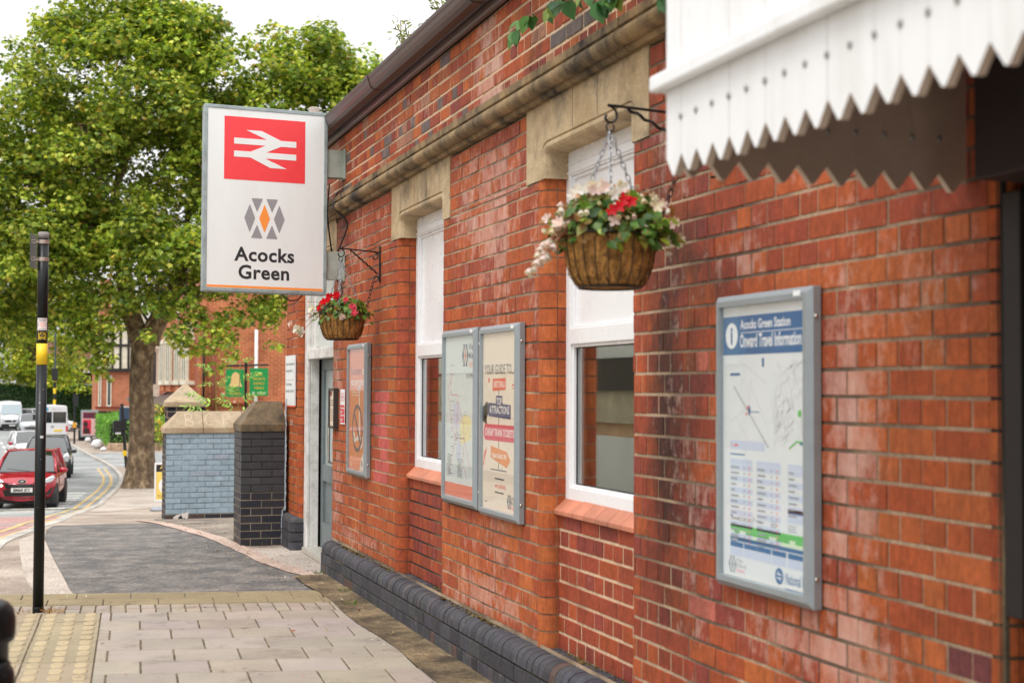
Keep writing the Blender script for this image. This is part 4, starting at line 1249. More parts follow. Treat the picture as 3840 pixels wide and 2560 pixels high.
INKC = {}
def pm(rgb, rough=0.5):
    k = tuple(rgb)
    if k not in INKC: INKC[k] = mat('printing_ink', lin(*rgb), rough, var=0.03, scale=6)
    return INKC[k]
def rect(b, O, n, u0, u1, v0, v1, m=0, th=0.0004):
    b.fbox(O, BU, VZ, BN, u0, u1, v0, v1, n, n + th, m)
def seg(b, O, n, pts, w, m=0):
    for i in range(len(pts) - 1):
        a, c = Vector(pts[i]), Vector(pts[i + 1]); d = (c - a)
        if d.length < 1e-6: continue
        d.normalize(); q = Vector((-d.y, d.x)) * w / 2
        b.prism([tuple(a - q), tuple(c - q), tuple(c + q), tuple(a + q)], O, BU, VZ, BN, n, n + 0.0003, m)
def ringp(b, O, n, cx, cy, rx, ry, w, m=0, k=40):
    for i in range(k):
        a0, a1 = 2 * math.pi * i / k, 2 * math.pi * (i + 1) / k
        b.prism([(cx + (rx - w) * math.cos(a0), cy + (ry - w) * math.sin(a0)), (cx + rx * math.cos(a0), cy + ry * math.sin(a0)), (cx + rx * math.cos(a1), cy + ry * math.sin(a1)), (cx + (rx - w) * math.cos(a1), cy + (ry - w) * math.sin(a1))],
                O, BU, VZ, BN, n, n + 0.0004, m)
def disc(b, O, n, cx, cy, r, m=0, k=24, ry=None):
    b.prism([(cx + r * math.cos(2 * math.pi * i / k), cy + (ry or r) * math.sin(2 * math.pi * i / k)) for i in range(k)], O, BU, VZ, BN, n, n + 0.0004, m)
def txt(b, O, n, s_, size, u, v, align='LEFT', bold=0.0, m=0, sx=1.0, fit=None):
    if fit:
        g_ = text_geo(s_, size, bold, align, 1.0)[0]; xs_ = [p[0] for p in g_]; sx = fit / (max(xs_) - min(xs_))
    b.text(s_, size, O + BU * u + VZ * v, BU, VZ, BN, n, m, bold, align, sx)
def line_block(b, O, n, u0, u1, v0, v1, rows, seed, th=0.5, m=0):
    rng = random.Random(seed)
    for i in range(rows):
        v = v1 - (i + 0.5) * (v1 - v0) / rows; h = (v1 - v0) / rows * th / 2
        rect(b, O, n, u0, u0 + (u1 - u0) * rng.uniform(0.6, 1.0), v - h, v + h, m, 0.0003)
def diamond_mark(b, O, n, cx, cy, h, dark, red):
    for s_ in (-1, 1):
        b.prism([(cx + s_ * h * .36 - h * .13, cy), (cx + s_ * h * .36, cy - h * .36), (cx + s_ * h * .36 + h * .13, cy), (cx + s_ * h * .36, cy + h * .36)], O, BU, VZ, BN, n, n + 0.0004, dark)
        for q in (-1, 1):
            pts = [(cx + s_ * h * .19, cy + q * h * .16), (cx + s_ * h * .19 + h * .14, cy + q * h * .5), (cx + s_ * h * .19 - h * .14, cy + q * h * .5)]
            b.prism(pts if q > 0 else pts[::-1], O, BU, VZ, BN, n, n + 0.0004, dark)
    b.prism([(cx - h * .13, cy), (cx, cy - h * .36), (cx + h * .13, cy), (cx, cy + h * .36)], O, BU, VZ, BN, n, n + 0.0004, red)

# A: scooters
t, p, O, H, n = poster_case(11.467, 0.705, 0.905, 1.950, 'grey poster case with an orange no e-scooters poster, nearest the side door', mat('orange_poster', lin(238, 130, 70), 0.5, var=0.04, scale=3))
def d_(b):
    txt(b, O, n, 'E-scooters', 0.088, 0.10, 0.80, bold=0.0014, fit=0.40)
ink(p, 'maroon_words', pm((140, 56, 62)), d_)
def d_(b):
    txt(b, O, n, 'are', 0.088, 0.53, 0.80, bold=0.0014, fit=0.12); txt(b, O, n, 'not permitted', 0.088, 0.10, 0.715, bold=0.0016, fit=0.52)
    line_block(b, O, n, 0.14, 0.60, 0.625, 0.67, 2, 4, 0.3); line_block(b, O, n, 0.09, 0.2, 0.06, 0.10, 3, 4, 0.3)
    # scooter, white
    seg(b, O, n, [(0.42, 0.70), (0.44, 0.30), (0.50, 0.22)], 0.030); seg(b, O, n, [(0.44, 0.31), (0.26, 0.275), (0.22, 0.35)], 0.034)
    ringp(b, O, n, 0.52, 0.275, 0.045, 0.045, 0.02); ringp(b, O, n, 0.23, 0.30, 0.045, 0.045, 0.02); seg(b, O, n, [(0.37, 0.69), (0.47, 0.70)], 0.03)
    b.prism([(0.45, 0.045), (0.64, 0.045), (0.64, 0.20), (0.60, 0.20), (0.54, 0.17), (0.48, 0.11)], O, BU, VZ, BN, n, n + .0004)
ink(p, 'white_print', pm((244, 226, 210)), d_)
def d_(b):
    ringp(b, O, n + .0006, 0.36, 0.375, 0.19, 0.19, 0.032); seg(b, O, n + .0006, [(0.24, 0.50), (0.48, 0.25)], 0.035)
    diamond_mark(b, O, n + .0006, 0.53, 0.105, 0.05, 0, 0)
ink(p, 'prohibition_ring', pm((112, 72, 90)), d_)

# B: network map
t, p, O, H, n = poster_case(8.590, 0.725, 0.900, 1.955, 'grey poster case with a pale rail network map, left one of the touching pair', mat('map_paper', lin(224, 228, 224), 0.5, var=0.02, scale=3))
def d_(b): rect(b, O, n, 0.045, 0.68, 0.045, 0.125)
ink(p, 'orange_footer', pm((240, 128, 96)), d_)
def d_(b):
    diamond_mark(b, O, n, 0.475, 0.895, 0.13, 0, 1)
    txt(b, O, n, 'West', 0.056, 0.545, 0.925, bold=0.0008); txt(b, O, n, 'Midlands', 0.056, 0.545, 0.875, bold=0.0008, fit=0.136); txt(b, O, n, 'our network', 0.056, 0.495, 0.760, fit=0.186)
    rng = random.Random(2)
    for i in range(14): seg(b, O, n, [(0.16, 0.84 - i * 0.055), (0.16 + rng.uniform(0.03, 0.08), 0.84 - i * 0.055)], 0.003)
    line_block(b, O, n, 0.10, 0.18, 0.16, 0.30, 12, 5, 0.3); line_block(b, O, n, 0.32, 0.44, 0.16, 0.28, 12, 6, 0.3)
bb = MB(); d_(bb); bb.build('dark_print', [pm((66, 74, 100)), pm((226, 110, 80))], p)
def d_(b): txt(b, O, n, 'Railway', 0.056, 0.545, 0.825, bold=0.0006, fit=0.13)
ink(p, 'railway_word', pm((236, 150, 120)), d_)
def d_(b):
    L = [[(0.17, 0.82), (0.18, 0.76), (0.10, 0.70), (0.20, 0.46), (0.28, 0.40), (0.32, 0.58), (0.32, 0.66), (0.16, 0.66), (0.17, 0.75)], [(0.28, 0.40), (0.14, 0.18)], [(0.28, 0.40), (0.46, 0.40), (0.58, 0.22)], [(0.32, 0.62), (0.44, 0.5), (0.46, 0.40), (0.44, 0.24), (0.52, 0.16)]]
    for q in L: seg(b, O, n, q, 0.006)
ink(p, 'red_routes', pm((226, 150, 160)), d_)
def d_(b):
    rng = random.Random(9)
    for i in range(70):
        u, v = rng.gauss(0.33, 0.11), rng.gauss(0.43, 0.12)
        if 0.07 < u < 0.62 and 0.15 < v < 0.8: seg(b, O, n, [(u, v), (u + rng.uniform(0.02, 0.05), v)], 0.004)
ink(p, 'station_text', pm((172, 178, 188)), d_)
def d_(b): b.prism([(0.38, 0.36), (0.6, 0.40), (0.6, 0.52), (0.48, 0.55), (0.37, 0.50)], O, BU, VZ, BN, n - .0004, n - .0001)
ink(p, 'yellow_zone', pm((242, 228, 170)), d_)
def d_(b): b.prism([(0.22, 0.48), (0.36, 0.46), (0.35, 0.62), (0.22, 0.6)], O, BU, VZ, BN, n - .0004, n - .0001)
ink(p, 'lilac_zone', pm((214, 212, 226)), d_)
ink(p, 'lilac_zone', pm((214, 212, 226)), lambda b: b.prism([(0.28, 0.26), (0.4, 0.28), (0.38, 0.38), (0.3, 0.37)], O, BU, VZ, BN, n - .0004, n - .0001))

# C: guide poster
t, p, O, H, n = poster_case(7.800, 0.692, 0.885, 1.950, 'grey poster case with a cream signpost guide poster, right one of the touching pair', mat('cream_poster', lin(244, 226, 206), 0.5, var=0.03, scale=3))
def d_(b):
    txt(b, O, n, 'YOUR GUIDE TO...', 0.075, 0.335, 0.795, 'CENTER', 0.0006, fit=0.52)
    seg(b, O, n, [(0.335, 0.74), (0.335, 0.265)], 0.008); disc(b, O, n, 0.335, 0.745, 0.013, ry=0.02)
    seg(b, O, n, [(0.19, 0.265), (0.48, 0.265)], 0.006); seg(b, O, n, [(0.40, 0.27), (0.39, 0.285)], 0.004)
    line_block(b, O, n, 0.27, 0.50, 0.21, 0.225, 1, 3, 0.5); line_block(b, O, n, 0.27, 0.50, 0.135, 0.15, 1, 3, 0.5); line_block(b, O, n, 0.09, 0.13, 0.075, 0.085, 1, 2)
    txt(b, O, n, 'West', 0.030, 0.56, 0.115); txt(b, O, n, 'Midlands', 0.030, 0.56, 0.09, fit=0.085)
bb = MB(); d_(bb); bb.build('dark_text', pm((52, 58, 70)), p); bb = MB()
for (u, v, r) in ((0.075, 0.57, 0.05), (0.115, 0.60, 0.04)): disc(bb, O, n, u, v, r)
bb.prism([(0.05, 0.56), (0.10, 0.50), (0.12, 0.52), (0.09, 0.60)], O, BU, VZ, BN, n, n + .0004); bb.build('binoculars', pm((52, 58, 70)), p); bb = MB(); disc(bb, O, n, 0.635, 0.61, 0.03, ry=0.06); bb.build('dark_motif', pm((52, 58, 70)), p); bb = MB()
diamond_mark(bb, O, n, 0.525, 0.105, 0.075, 0, 0); bb.build('diamond_logo', pm((52, 58, 70)), p)
PL = [('orange_plaque', (240, 104, 76), [(0.225, 0.700), (0.455, 0.708), (0.455, 0.772), (0.225, 0.768)], [('BEST DEALS', 0.047, 0.722)]),
      ('navy_plaque', (66, 70, 116), roundpoly([(0.150, 0.560), (0.545, 0.548), (0.545, 0.625), (0.40, 0.630), (0.40, 0.675), (0.285, 0.675), (0.285, 0.632), (0.150, 0.635)], 0.01), [('TOP', 0.054, 0.626), ('ATTRACTIONS', 0.058, 0.577)]),
      ('red_plaque', (222, 66, 92), roundpoly([(0.065, 0.425), (0.625, 0.425), (0.625, 0.515), (0.065, 0.515)], 0.04), [('CHEAP TRAIN TICKETS', 0.056, 0.452)]),
      ('amber_plaque', (240, 150, 84), [(0.195, 0.330), (0.48, 0.285), (0.54, 0.325), (0.48, 0.372), (0.195, 0.395)], [('TRAIN TRAVEL TIPS', 0.034, 0.330)])]
for nm, rgb, poly, words in PL:
    b = MB(); b.prism(poly, O, BU, VZ, BN, n + .0004, n + .0009); pl = b.build(nm, pm(rgb), p)
    b = MB()
    for (w_, s_, v_) in words: txt(b, O, n + .0010, w_, s_, 0.345, v_, 'CENTER', 0.0010, fit={'BEST DEALS': .19, 'TOP': .095, 'ATTRACTIONS': .35, 'CHEAP TRAIN TICKETS': .51, 'TRAIN TRAVEL TIPS': .26}[w_])
    ink_o = b.build('plaque_words', pm((248, 236, 228)), p)
def d_(b):
    txt(b, O, n, 'wmr.uk/family', 0.034, 0.27, 0.168, bold=0.0006); txt(b, O, n, 'Railway', 0.030, 0.56, 0.065, fit=0.08)
    b.prism([(0.06, 0.32), (0.10, 0.34), (0.12, 0.38), (0.08, 0.36)], O, BU, VZ, BN, n, n + .0004); disc(b, O, n, 0.155, 0.76, 0.014)
    seg(b, O, n, [(0.56, 0.73), (0.62, 0.74)], 0.008); seg(b, O, n, [(0.57, 0.715), (0.62, 0.72)], 0.006); seg(b, O, n, [(0.055, 0.28), (0.09, 0.35)], 0.012)
ink(p, 'coral_print', pm((236, 92, 84)), d_)

# D: onward travel board
t, p, O, H, n = poster_case(4.803, 0.690, 0.880, 1.942, 'grey poster case with a blue-headed travel information poster, beside the white canopy', mat('white_poster', lin(232, 236, 238), 0.5, var=0.015, scale=3))
Hi = H
def d_(b):
    rect(b, O, n, 0.045, 0.645, 0.845, 0.985); rect(b, O, n, 0.10, 0.175, 0.770, 0.779); rect(b, O, n, 0.34, 0.355, 0.80, 0.83); rect(b, O, n, 0.60, 0.645, 0.535, 0.547)
    rect(b, O, n, 0.52, 0.645, 0.300, 0.316); rect(b, O, n, 0.10, 0.645, 0.172, 0.186)
    for u in (0.10, 0.205, 0.305, 0.41, 0.52, 0.622): rect(b, O, n, u, min(u + 0.098, 0.645), 0.150, 0.168)
    disc(b, O, n, 0.46, 0.083, 0.028, k=30); disc(b, O, n, 0.245, 0.645, 0.010, ry=0.017)
    txt(b, O, n, 'National Ra', 0.052, 0.50, 0.064, bold=0.0006, fit=0.143); seg(b, O, n, [(0.50, 0.046), (0.645, 0.046)], 0.003)
    seg(b, O, n, [(0.255, 0.64), (0.32, 0.64)], 0.003); line_block(b, O, n, 0.10, 0.13, 0.255, 0.27, 1, 1); line_block(b, O, n, 0.10, 0.27, 0.480, 0.490, 1, 1)
ink(p, 'blue_print', pm((26, 104, 160)), d_)
def d_(b):
    disc(b, O, n + .0006, 0.112, 0.915, 0.047, k=36)
    txt(b, O, n + .0006, 'Acocks Green Station', 0.046, 0.180, 0.938, bold=0.0010, sx=0.88); seg(b, O, n + .0006, [(0.18, 0.924), (0.645, 0.924)], 0.0025)
    txt(b, O, n + .0006, 'Onward Travel Information', 0.066, 0.175, 0.872, bold=0.0016, fit=0.438)
    for (c_, s_) in ((-1, 1), (1, 1)): seg(b, O, n + .0006, [(0.443, 0.083 + c_ * 0.006), (0.477, 0.083 + c_ * 0.006)], 0.004)
    seg(b, O, n + .0006, [(0.45, 0.098), (0.463, 0.089)], 0.004); seg(b, O, n + .0006, [(0.457, 0.077), (0.47, 0.068)], 0.004)
    txt(b, O, n + .0006, 'Cycling', 0.016, 0.11, 0.173)
ink(p, 'white_print', pm((246, 247, 248)), d_)
def d_(b): txt(b, O, n + .0011, 'i', 0.088, 0.1125, 0.886, 'CENTER', 0.0030)
ink(p, 'information_letter', pm((20, 92, 150)), d_)
def d_(b):
    rng = random.Random(4)
    for i in range(130):
        u, v = rng.uniform(0.41, 0.63), rng.uniform(0.52, 0.80); a = rng.choice([0.4, 2.0, 0.5, 1.9, 1.2]); L_ = rng.uniform(0.03, 0.10)
        q = [(u, v), (max(0.40, min(0.642, u + L_ * math.cos(a))), max(0.50, min(0.82, v + L_ * math.sin(a))))]
        seg(b, O, n, q, 0.0018)
    for q in ([(0.10, 0.60), (0.17, 0.63), (0.24, 0.66), (0.26, 0.76)], [(0.18, 0.82), (0.28, 0.78), (0.37, 0.74)], [(0.27, 0.72), (0.37, 0.60)], [(0.14, 0.62), (0.26, 0.52)]): seg(b, O, n, q, 0.004)
ink(p, 'map_streets', pm((218, 221, 222)), d_)
def d_(b):
    for i in range(22):
        a = Vector((0.13, 0.73)); c = Vector((0.39, 0.515)); t0 = i / 22; t1 = t0 + 0.026
        seg(b, O, n + .0004, [tuple(a.lerp(c, t0)), tuple(a.lerp(c, t1))], 0.007)
    rng = random.Random(6)
    for col, (u0, u1) in enumerate(((0.10, 0.24), (0.30, 0.44), (0.52, 0.62))):
        for i in range(14 if col < 2 else 8):
            v = 0.435 - i * 0.0205
            rect(b, O, n + .0005, u0 + 0.006, u0 + 0.006 + rng.uniform(0.03, 0.07), v, v + 0.006)
            if col < 2: rect(b, O, n + .0005, u0 + 0.105, u0 + 0.112, v, v + 0.006)
    line_block(b, O, n, 0.16, 0.34, 0.215 + .03, 0.245 + .025, 3, 8, 0.35); line_block(b, O, n, 0.40, 0.46, 0.242, 0.268, 3, 9, 0.35); line_block(b, O, n, 0.52, 0.59, 0.238, 0.264, 3, 10, 0.35)
    for u in (0.11, 0.41): pass
    txt(b, O, n, 'West', 0.022, 0.145, 0.096); txt(b, O, n, 'Midlands', 0.022, 0.145, 0.078)
    diamond_mark(b, O, n, 0.115, 0.085, 0.06, 0, 0)
ink(p, 'grey_print', pm((150, 156, 162)), d_)
def d_(b):
    rng = random.Random(7)
    for col, u0 in enumerate((0.10, 0.30)):
        for i in range(14): rect(b, O, n + .0005, u0 + 0.142, u0 + 0.150, 0.434 - i * 0.0205, 0.442 - i * 0.0205)
    txt(b, O, n + .0005, 'A', 0.02, 0.105, 0.512); rect(b, O, n + .0005, 0.13, 0.16, 0.514, 0.522); disc(b, O, n + .0005, 0.235, 0.655, 0.007); disc(b, O, n + .0005, 0.225, 0.632, 0.006)
    txt(b, O, n, 'Railway', 0.022, 0.145, 0.060)
ink(p, 'red_print', pm((232, 130, 136)), d_)
def d_(b):
    rect(b, O, n, 0.10, 0.36, 0.503, 0.535)
    for col, (u0, u1) in enumerate(((0.10, 0.27), (0.30, 0.47), (0.52, 0.645))):
        rect(b, O, n, u0, u1, 0.450, 0.468)
        for i in range(0, 14 if col < 2 else 8, 2): rect(b, O, n, u0, u1, 0.428 - i * 0.0205, 0.448 - i * 0.0205)
    for u in (0.10, 0.205, 0.305, 0.41, 0.52): rect(b, O, n, u, min(u + 0.1, 0.645), 0.118, 0.148)
    rect(b, O, n, 0.52, 0.645, 0.270, 0.298)
ink(p, 'pale_blue_bands', pm((205, 216, 236)), d_)
def d_(b):
    rect(b, O, n, 0.10, 0.645, 0.212, 0.232); 
    for (u, w_) in ((0.10, 0.07), (0.19, 0.20), (0.41, 0.12), (0.54, 0.10)): rect(b, O, n, u + 0.03, u + w_, 0.200, 0.2115)
    disc(b, O, n + .0004, 0.60, 0.640, 0.012); seg(b, O, n + .0004, [(0.53, 0.52), (0.58, 0.545), (0.63, 0.545)], 0.006)
ink(p, 'green_print', pm((92, 196, 92)), d_)
def d_(b): rect(b, O, n - .0002, 0.10, 0.645, 0.187, 0.2118, 0, 0.0003)
ink(p, 'pale_green_band', pm((222, 238, 206)), d_)

# ------------------------------------------------------------------ small notices on the wall
t = thing('notice_box', 'small dark framed notice box fixed on the corner by the side door', 'notice box', (W, 12.14, 1.25))
b = MB(); O = Vector((W, 12.262, 1.25)); P = lambda u0, u1, v0, v1, n0, n1: b.fbox(O, BU, VZ, BN, u0, u1, v0, v1, n0, n1)
P(0, 0.24, 0, 0.022, 0.001, 0.044); P(0, 0.24, 0.325, 0.347, 0.001, 0.044); P(0, 0.022, 0.022, 0.325, 0.001, 0.044); P(0.218, 0.24, 0.022, 0.325, 0.001, 0.044)
b.build('frame', mat('bronze_frame', lin(70, 66, 64), 0.4, 0.3), t, bevel=0.003)
b = MB(); b.fbox(O, BU, VZ, BN, 0.022, 0.218, 0.022, 0.325, 0.002, 0.030); pp = b.build('notice', pm((232, 214, 190)), t)
b = MB(); rect(b, O, 0.0302, 0.03, 0.10, 0.28, 0.315); b.build('crest', pm((150, 50, 60)), pp)
b = MB(); line_block(b, O, 0.0302, 0.04, 0.2, 0.19, 0.25, 3, 3, 0.4); line_block(b, O, 0.0302, 0.04, 0.2, 0.06, 0.17, 7, 4, 0.35); b.build('small_print', pm((120, 108, 100)), pp)
t = thing('no_smoking_sign', 'narrow red and white no smoking sign next to the dark notice box', 'sign', (W, 11.81, 1.30))
O = Vector((W, 11.90, 1.295)); b = MB(); b.fbox(O, BU, VZ, BN, 0, 0.185, 0, 0.292, 0.008, 0.011); pl = b.build('plate', SIGNWHITE, t)
b = MB(); rect(b, O, 0.0112, 0.008, 0.177, 0.012, 0.160)
for cx in (0.052, 0.135): ringp(b, O, 0.0112, cx, 0.226, 0.037, 0.037, 0.006); seg(b, O, 0.0112, [(cx - 0.025, 0.25), (cx + 0.025, 0.202)], 0.006)
b.build('red_panel', pm((206, 40, 60)), pl)
b = MB()
for i, w_ in enumerate(('No smoking,', 'vaping or', 'e-cigarettes')): txt(b, O, 0.0118, w_, 0.026, 0.016, 0.128 - i * 0.03, bold=0.0006, fit=(.15, .10, .15)[i])
line_block(b, O, 0.0118, 0.016, 0.15, 0.02, 0.05, 2, 4, 0.4); b.build('white_words', SIGNWHITE, pl)
b = MB()
for cx in (0.052, 0.135): rect(b, O, 0.0111, cx - 0.02, cx + 0.02, 0.223, 0.229)
b.build('cigarette_mark', INK, pl)
t = thing('platform_sign', 'white platform direction sign with an orange foot on the far brick strip', 'sign', (W, 14.3, 1.40))
O = Vector((W, 14.66, 1.405)); b = MB(); b.fbox(O, BU, VZ, BN, 0, 0.56, 0.015, 0.52, 0.008, 0.020); pl = b.build('plate', SIGNWHITE, t)
b = MB(); rect(b, O, 0.008, 0.0, 0.56, 0.0, 0.0145, 0, 0.012); b.build('orange_edge', pm((236, 92, 60)), pl)
b = MB()
for i, w_ in enumerate(('Trains to Birmingham and', 'Stourbridge, Platform 1', None, 'Trains to Dorridge and', 'Leamington Spa, Platform 2')):
    if w_: txt(b, O, 0.0203, w_, 0.043, 0.03, 0.42 - i * 0.068, bold=0.0005, fit=(.50, .42, 0, .36, .50)[i])
seg(b, O, 0.0203, [(0.03, 0.27), (0.5, 0.27)], 0.003)
b.build('lettering', pm((90, 92, 100)), pl)
b = MB(); b.text('3108', 0.085, Vector((W, 14.45, 1.22)), BU, VZ, BN, 0.0045)
o = b.build('painted_number', pm((216, 190, 176)), None); tag(o, 'small pale painted number 3108 on brick below the platform sign', 'number')
# ------------------------------------------------------------------ hanging baskets on scrolled brackets
def spiral(c, r0, turns, a0, ux, uz, n=20, grow=0.25):
    pts = []
    for i in range(n + 1):
        t = i / n; r = r0 * (1 - (1 - grow) * t); a = a0 + turns * 2 * math.pi * t
        pts.append(Vector(c) + Vector(ux) * (r * math.cos(a)) + Vector(uz) * (r * math.sin(a)))
    return pts
def wall_bracket(y, ztop, reach, label):
    t = thing('basket_bracket', label, 'bracket', (W, y, ztop), 'black scrolled iron brackets for the baskets')
    X = Vector((-1, 0, 0)); Z = VZ
    P = lambda n, z: Vector((W, y, 0)) + X * n + Z * z
    b = MB(); b.fbox((W, y, 0), (0, 1, 0), Z, X, -0.010, 0.010, ztop - 0.235, ztop + 0.035, 0.002, 0.012); b.build('wall_bar', IRON, t)
    b = MB(); b.tube([P(0.012, ztop - 0.01), P(reach, ztop + 0.012)], 0.0055, 8); b.build('arm', IRON, t)
    b = MB(); tw = [P(0.02 + (reach - 0.10) * i / 30, ztop - 0.175 + (0.178) * i / 30) + Vector((0, 0.004 * math.sin(i * 1.4), 0.004 * math.cos(i * 1.4))) for i in range(31)]
    b.tube(tw, 0.0065, 6); b.build('strut', IRON, t)
    for (c_, r_c, tn, a_) in ((P(0.048, ztop - 0.045), 0.034, 0.8, 1.6), (P(0.040, ztop - 0.205), 0.030, -0.85, -1.2), (P(reach - 0.005, ztop - 0.030), 0.040, 0.85, 1.5)):
        b = MB(); b.tube(spiral(c_, r_c, tn, a_, X, Z), 0.005, 6); b.build('scroll', IRON, t)
    return t, P(reach - 0.010, ztop - 0.058)

def link_chain(name, a, c, m, parent, pitch=0.024, r=0.0019, w=0.0072):
    a, c = Vector(a), Vector(c); L = (c - a).length; n = max(2, int(L / pitch)); d = (c - a).normalized()
    p = d.orthogonal().normalized(); q = d.cross(p)
    b = MB()
    for i in range(n):
        ctr = a + d * (L * (i + 0.5) / n); s_ = p if i % 2 == 0 else q
        hl = L / n * 0.68
        pts = [ctr + d * (hl * math.cos(t)) + s_ * (w * math.sin(t) * (1.15 if abs(math.sin(t)) > .5 else 1)) for t in [2 * math.pi * j / 10 for j in range(10)]]
        b.tube(pts, r, 5, closed=True)
    return b.build(name, m, parent, smooth=True)

def np_mesh(name, verts, faces_n, nv, mats, tint, parent=None, origin=(0, 0, 0), smooth=False):
    """many copies of one small face set: verts (N,k,3), faces_n list of tuples into k"""
    N = verts.shape[0]; k = verts.shape[1]
    V_ = verts.reshape(-1, 3) - np.array(origin)
    loops = []; starts = []; tot = []
    base = np.arange(N) * k
    per = []
    for f in faces_n: per.extend(f)
    per = np.array(per)
    L = (base[:, None] + per[None, :]).ravel()
    sizes = np.array([len(f) for f in faces_n])
    tot = np.tile(sizes, N); starts = np.concatenate([[0], np.cumsum(tot)[:-1]])
    me = bpy.data.meshes.new(name)
    me.vertices.add(N * k); me.vertices.foreach_set('co', V_.astype(np.float32).ravel())
    me.loops.add(len(L)); me.loops.foreach_set('vertex_index', L.astype(np.int32))
    me.polygons.add(len(tot)); me.polygons.foreach_set('loop_start', starts.astype(np.int32)); me.polygons.foreach_set('loop_total', tot.astype(np.int32))
    if smooth: me.polygons.foreach_set('use_smooth', np.ones(len(tot), bool))
    for m in (mats if isinstance(mats, list) else [mats]): me.materials.append(m)
    me.update(calc_edges=True); me.validate()
    at = me.attributes.new('tint', 'FLOAT_COLOR', 'FACE')
    T = np.repeat(np.concatenate([tint, np.zeros((N, 1))], 1), len(faces_n), axis=0)
    at.data.foreach_set('color', T.astype(np.float32).ravel())
    ob = bpy.data.objects.new(name, me); sc.collection.objects.link(ob)
    if parent: ob.parent = parent
    ORI[ob.name] = Vector(origin)
    return ob

def frames(normals, rs, spin=None):
    N = len(normals)
    n = normals / np.maximum(1e-6, np.linalg.norm(normals, axis=1, keepdims=True))
    r = rs.normal(size=(N, 3)) if spin is None else spin
    t = r - (r * n).sum(1, keepdims=True) * n; t /= np.maximum(1e-6, np.linalg.norm(t, axis=1, keepdims=True))
    b_ = np.cross(n, t)
    return t, b_, n
def place(template, pos, t, b_, n, size):
    T = np.asarray(template)
    return pos[:, None, :] + size[:, None, None] * (T[None, :, 0:1] * t[:, None, :] + T[None, :, 1:2] * b_[:, None, :] + T[None, :, 2:3] * n[:, None, :])
# leaf outlines: x along the leaf
BEG_V = [(0, 0, 0), (0.12, 0.30, 0.03), (0.42, 0.40, 0.06), (0.75, 0.22, 0.02), (1.05, 0.0, -0.10), (0.75, -0.24, 0.02), (0.42, -0.42, 0.06), (0.10, -0.26, 0.03), (0.45, 0, -0.05), (0.8, 0, -0.06)]
BEG_F = [(0, 8, 2, 1), (8, 9, 3, 2), (9, 4, 3), (0, 7, 6, 8), (8, 6, 5, 9), (9, 5, 4)]
MAPLE_V = [(0, 0, 0), (0.10, 0.22, 0.0), (0.02, 0.52, -0.06), (0.36, 0.34, 0.03), (0.50, 0.58, -0.06), (0.62, 0.20, 0.03), (1.0, 0.0, -0.10), (0.62, -0.20, 0.03), (0.50, -0.58, -0.06), (0.36, -0.34, 0.03), (0.02, -0.52, -0.06), (0.10, -0.22, 0), (0.38, 0, 0.04)]
MAPLE_F = [(0, 12, 3, 1), (1, 3, 2), (12, 5, 4, 3), (12, 6, 5), (12, 7, 6), (12, 9, 8, 7), (0, 11, 9, 12), (11, 10, 9)]
PETAL_V = [(0, 0, 0), (0.35, 0.26, 0.08), (0.8, 0.28, 0.16), (1.0, 0.0, 0.10), (0.8, -0.28, 0.16), (0.35, -0.26, 0.08), (0.5, 0, 0.0)]
PETAL_F = [(0, 6, 2, 1), (6, 3, 2), (6, 4, 3), (0, 5, 4, 6)]
LANCE_V = [(0, 0, 0), (0.3, 0.16, 0.02), (0.7, 0.12, 0.0), (1.0, 0, -0.08), (0.7, -0.12, 0.0), (0.3, -0.16, 0.02)]
LANCE_F = [(0, 3, 2, 1), (0, 5, 4, 3)]

LEAFM = mat_leaf('garden_leaf', 1.0, 0.28, 0.42)
PETALM = mat_leaf('petal', 1.0, 0.35, 0.6)
COIR = mat('coir_liner', lin(182, 134, 76), 0.97, var=0.55, scale=48, bmp=1.0, bscale=120, dirt=lin(80, 56, 36), dirt_amt=0.8, dscale=20, stretch=(1, 1, 0.45), spec=0.1)
WIREM = mat('plastic_coated_wire', lin(52, 38, 28), 0.5, var=0.2)

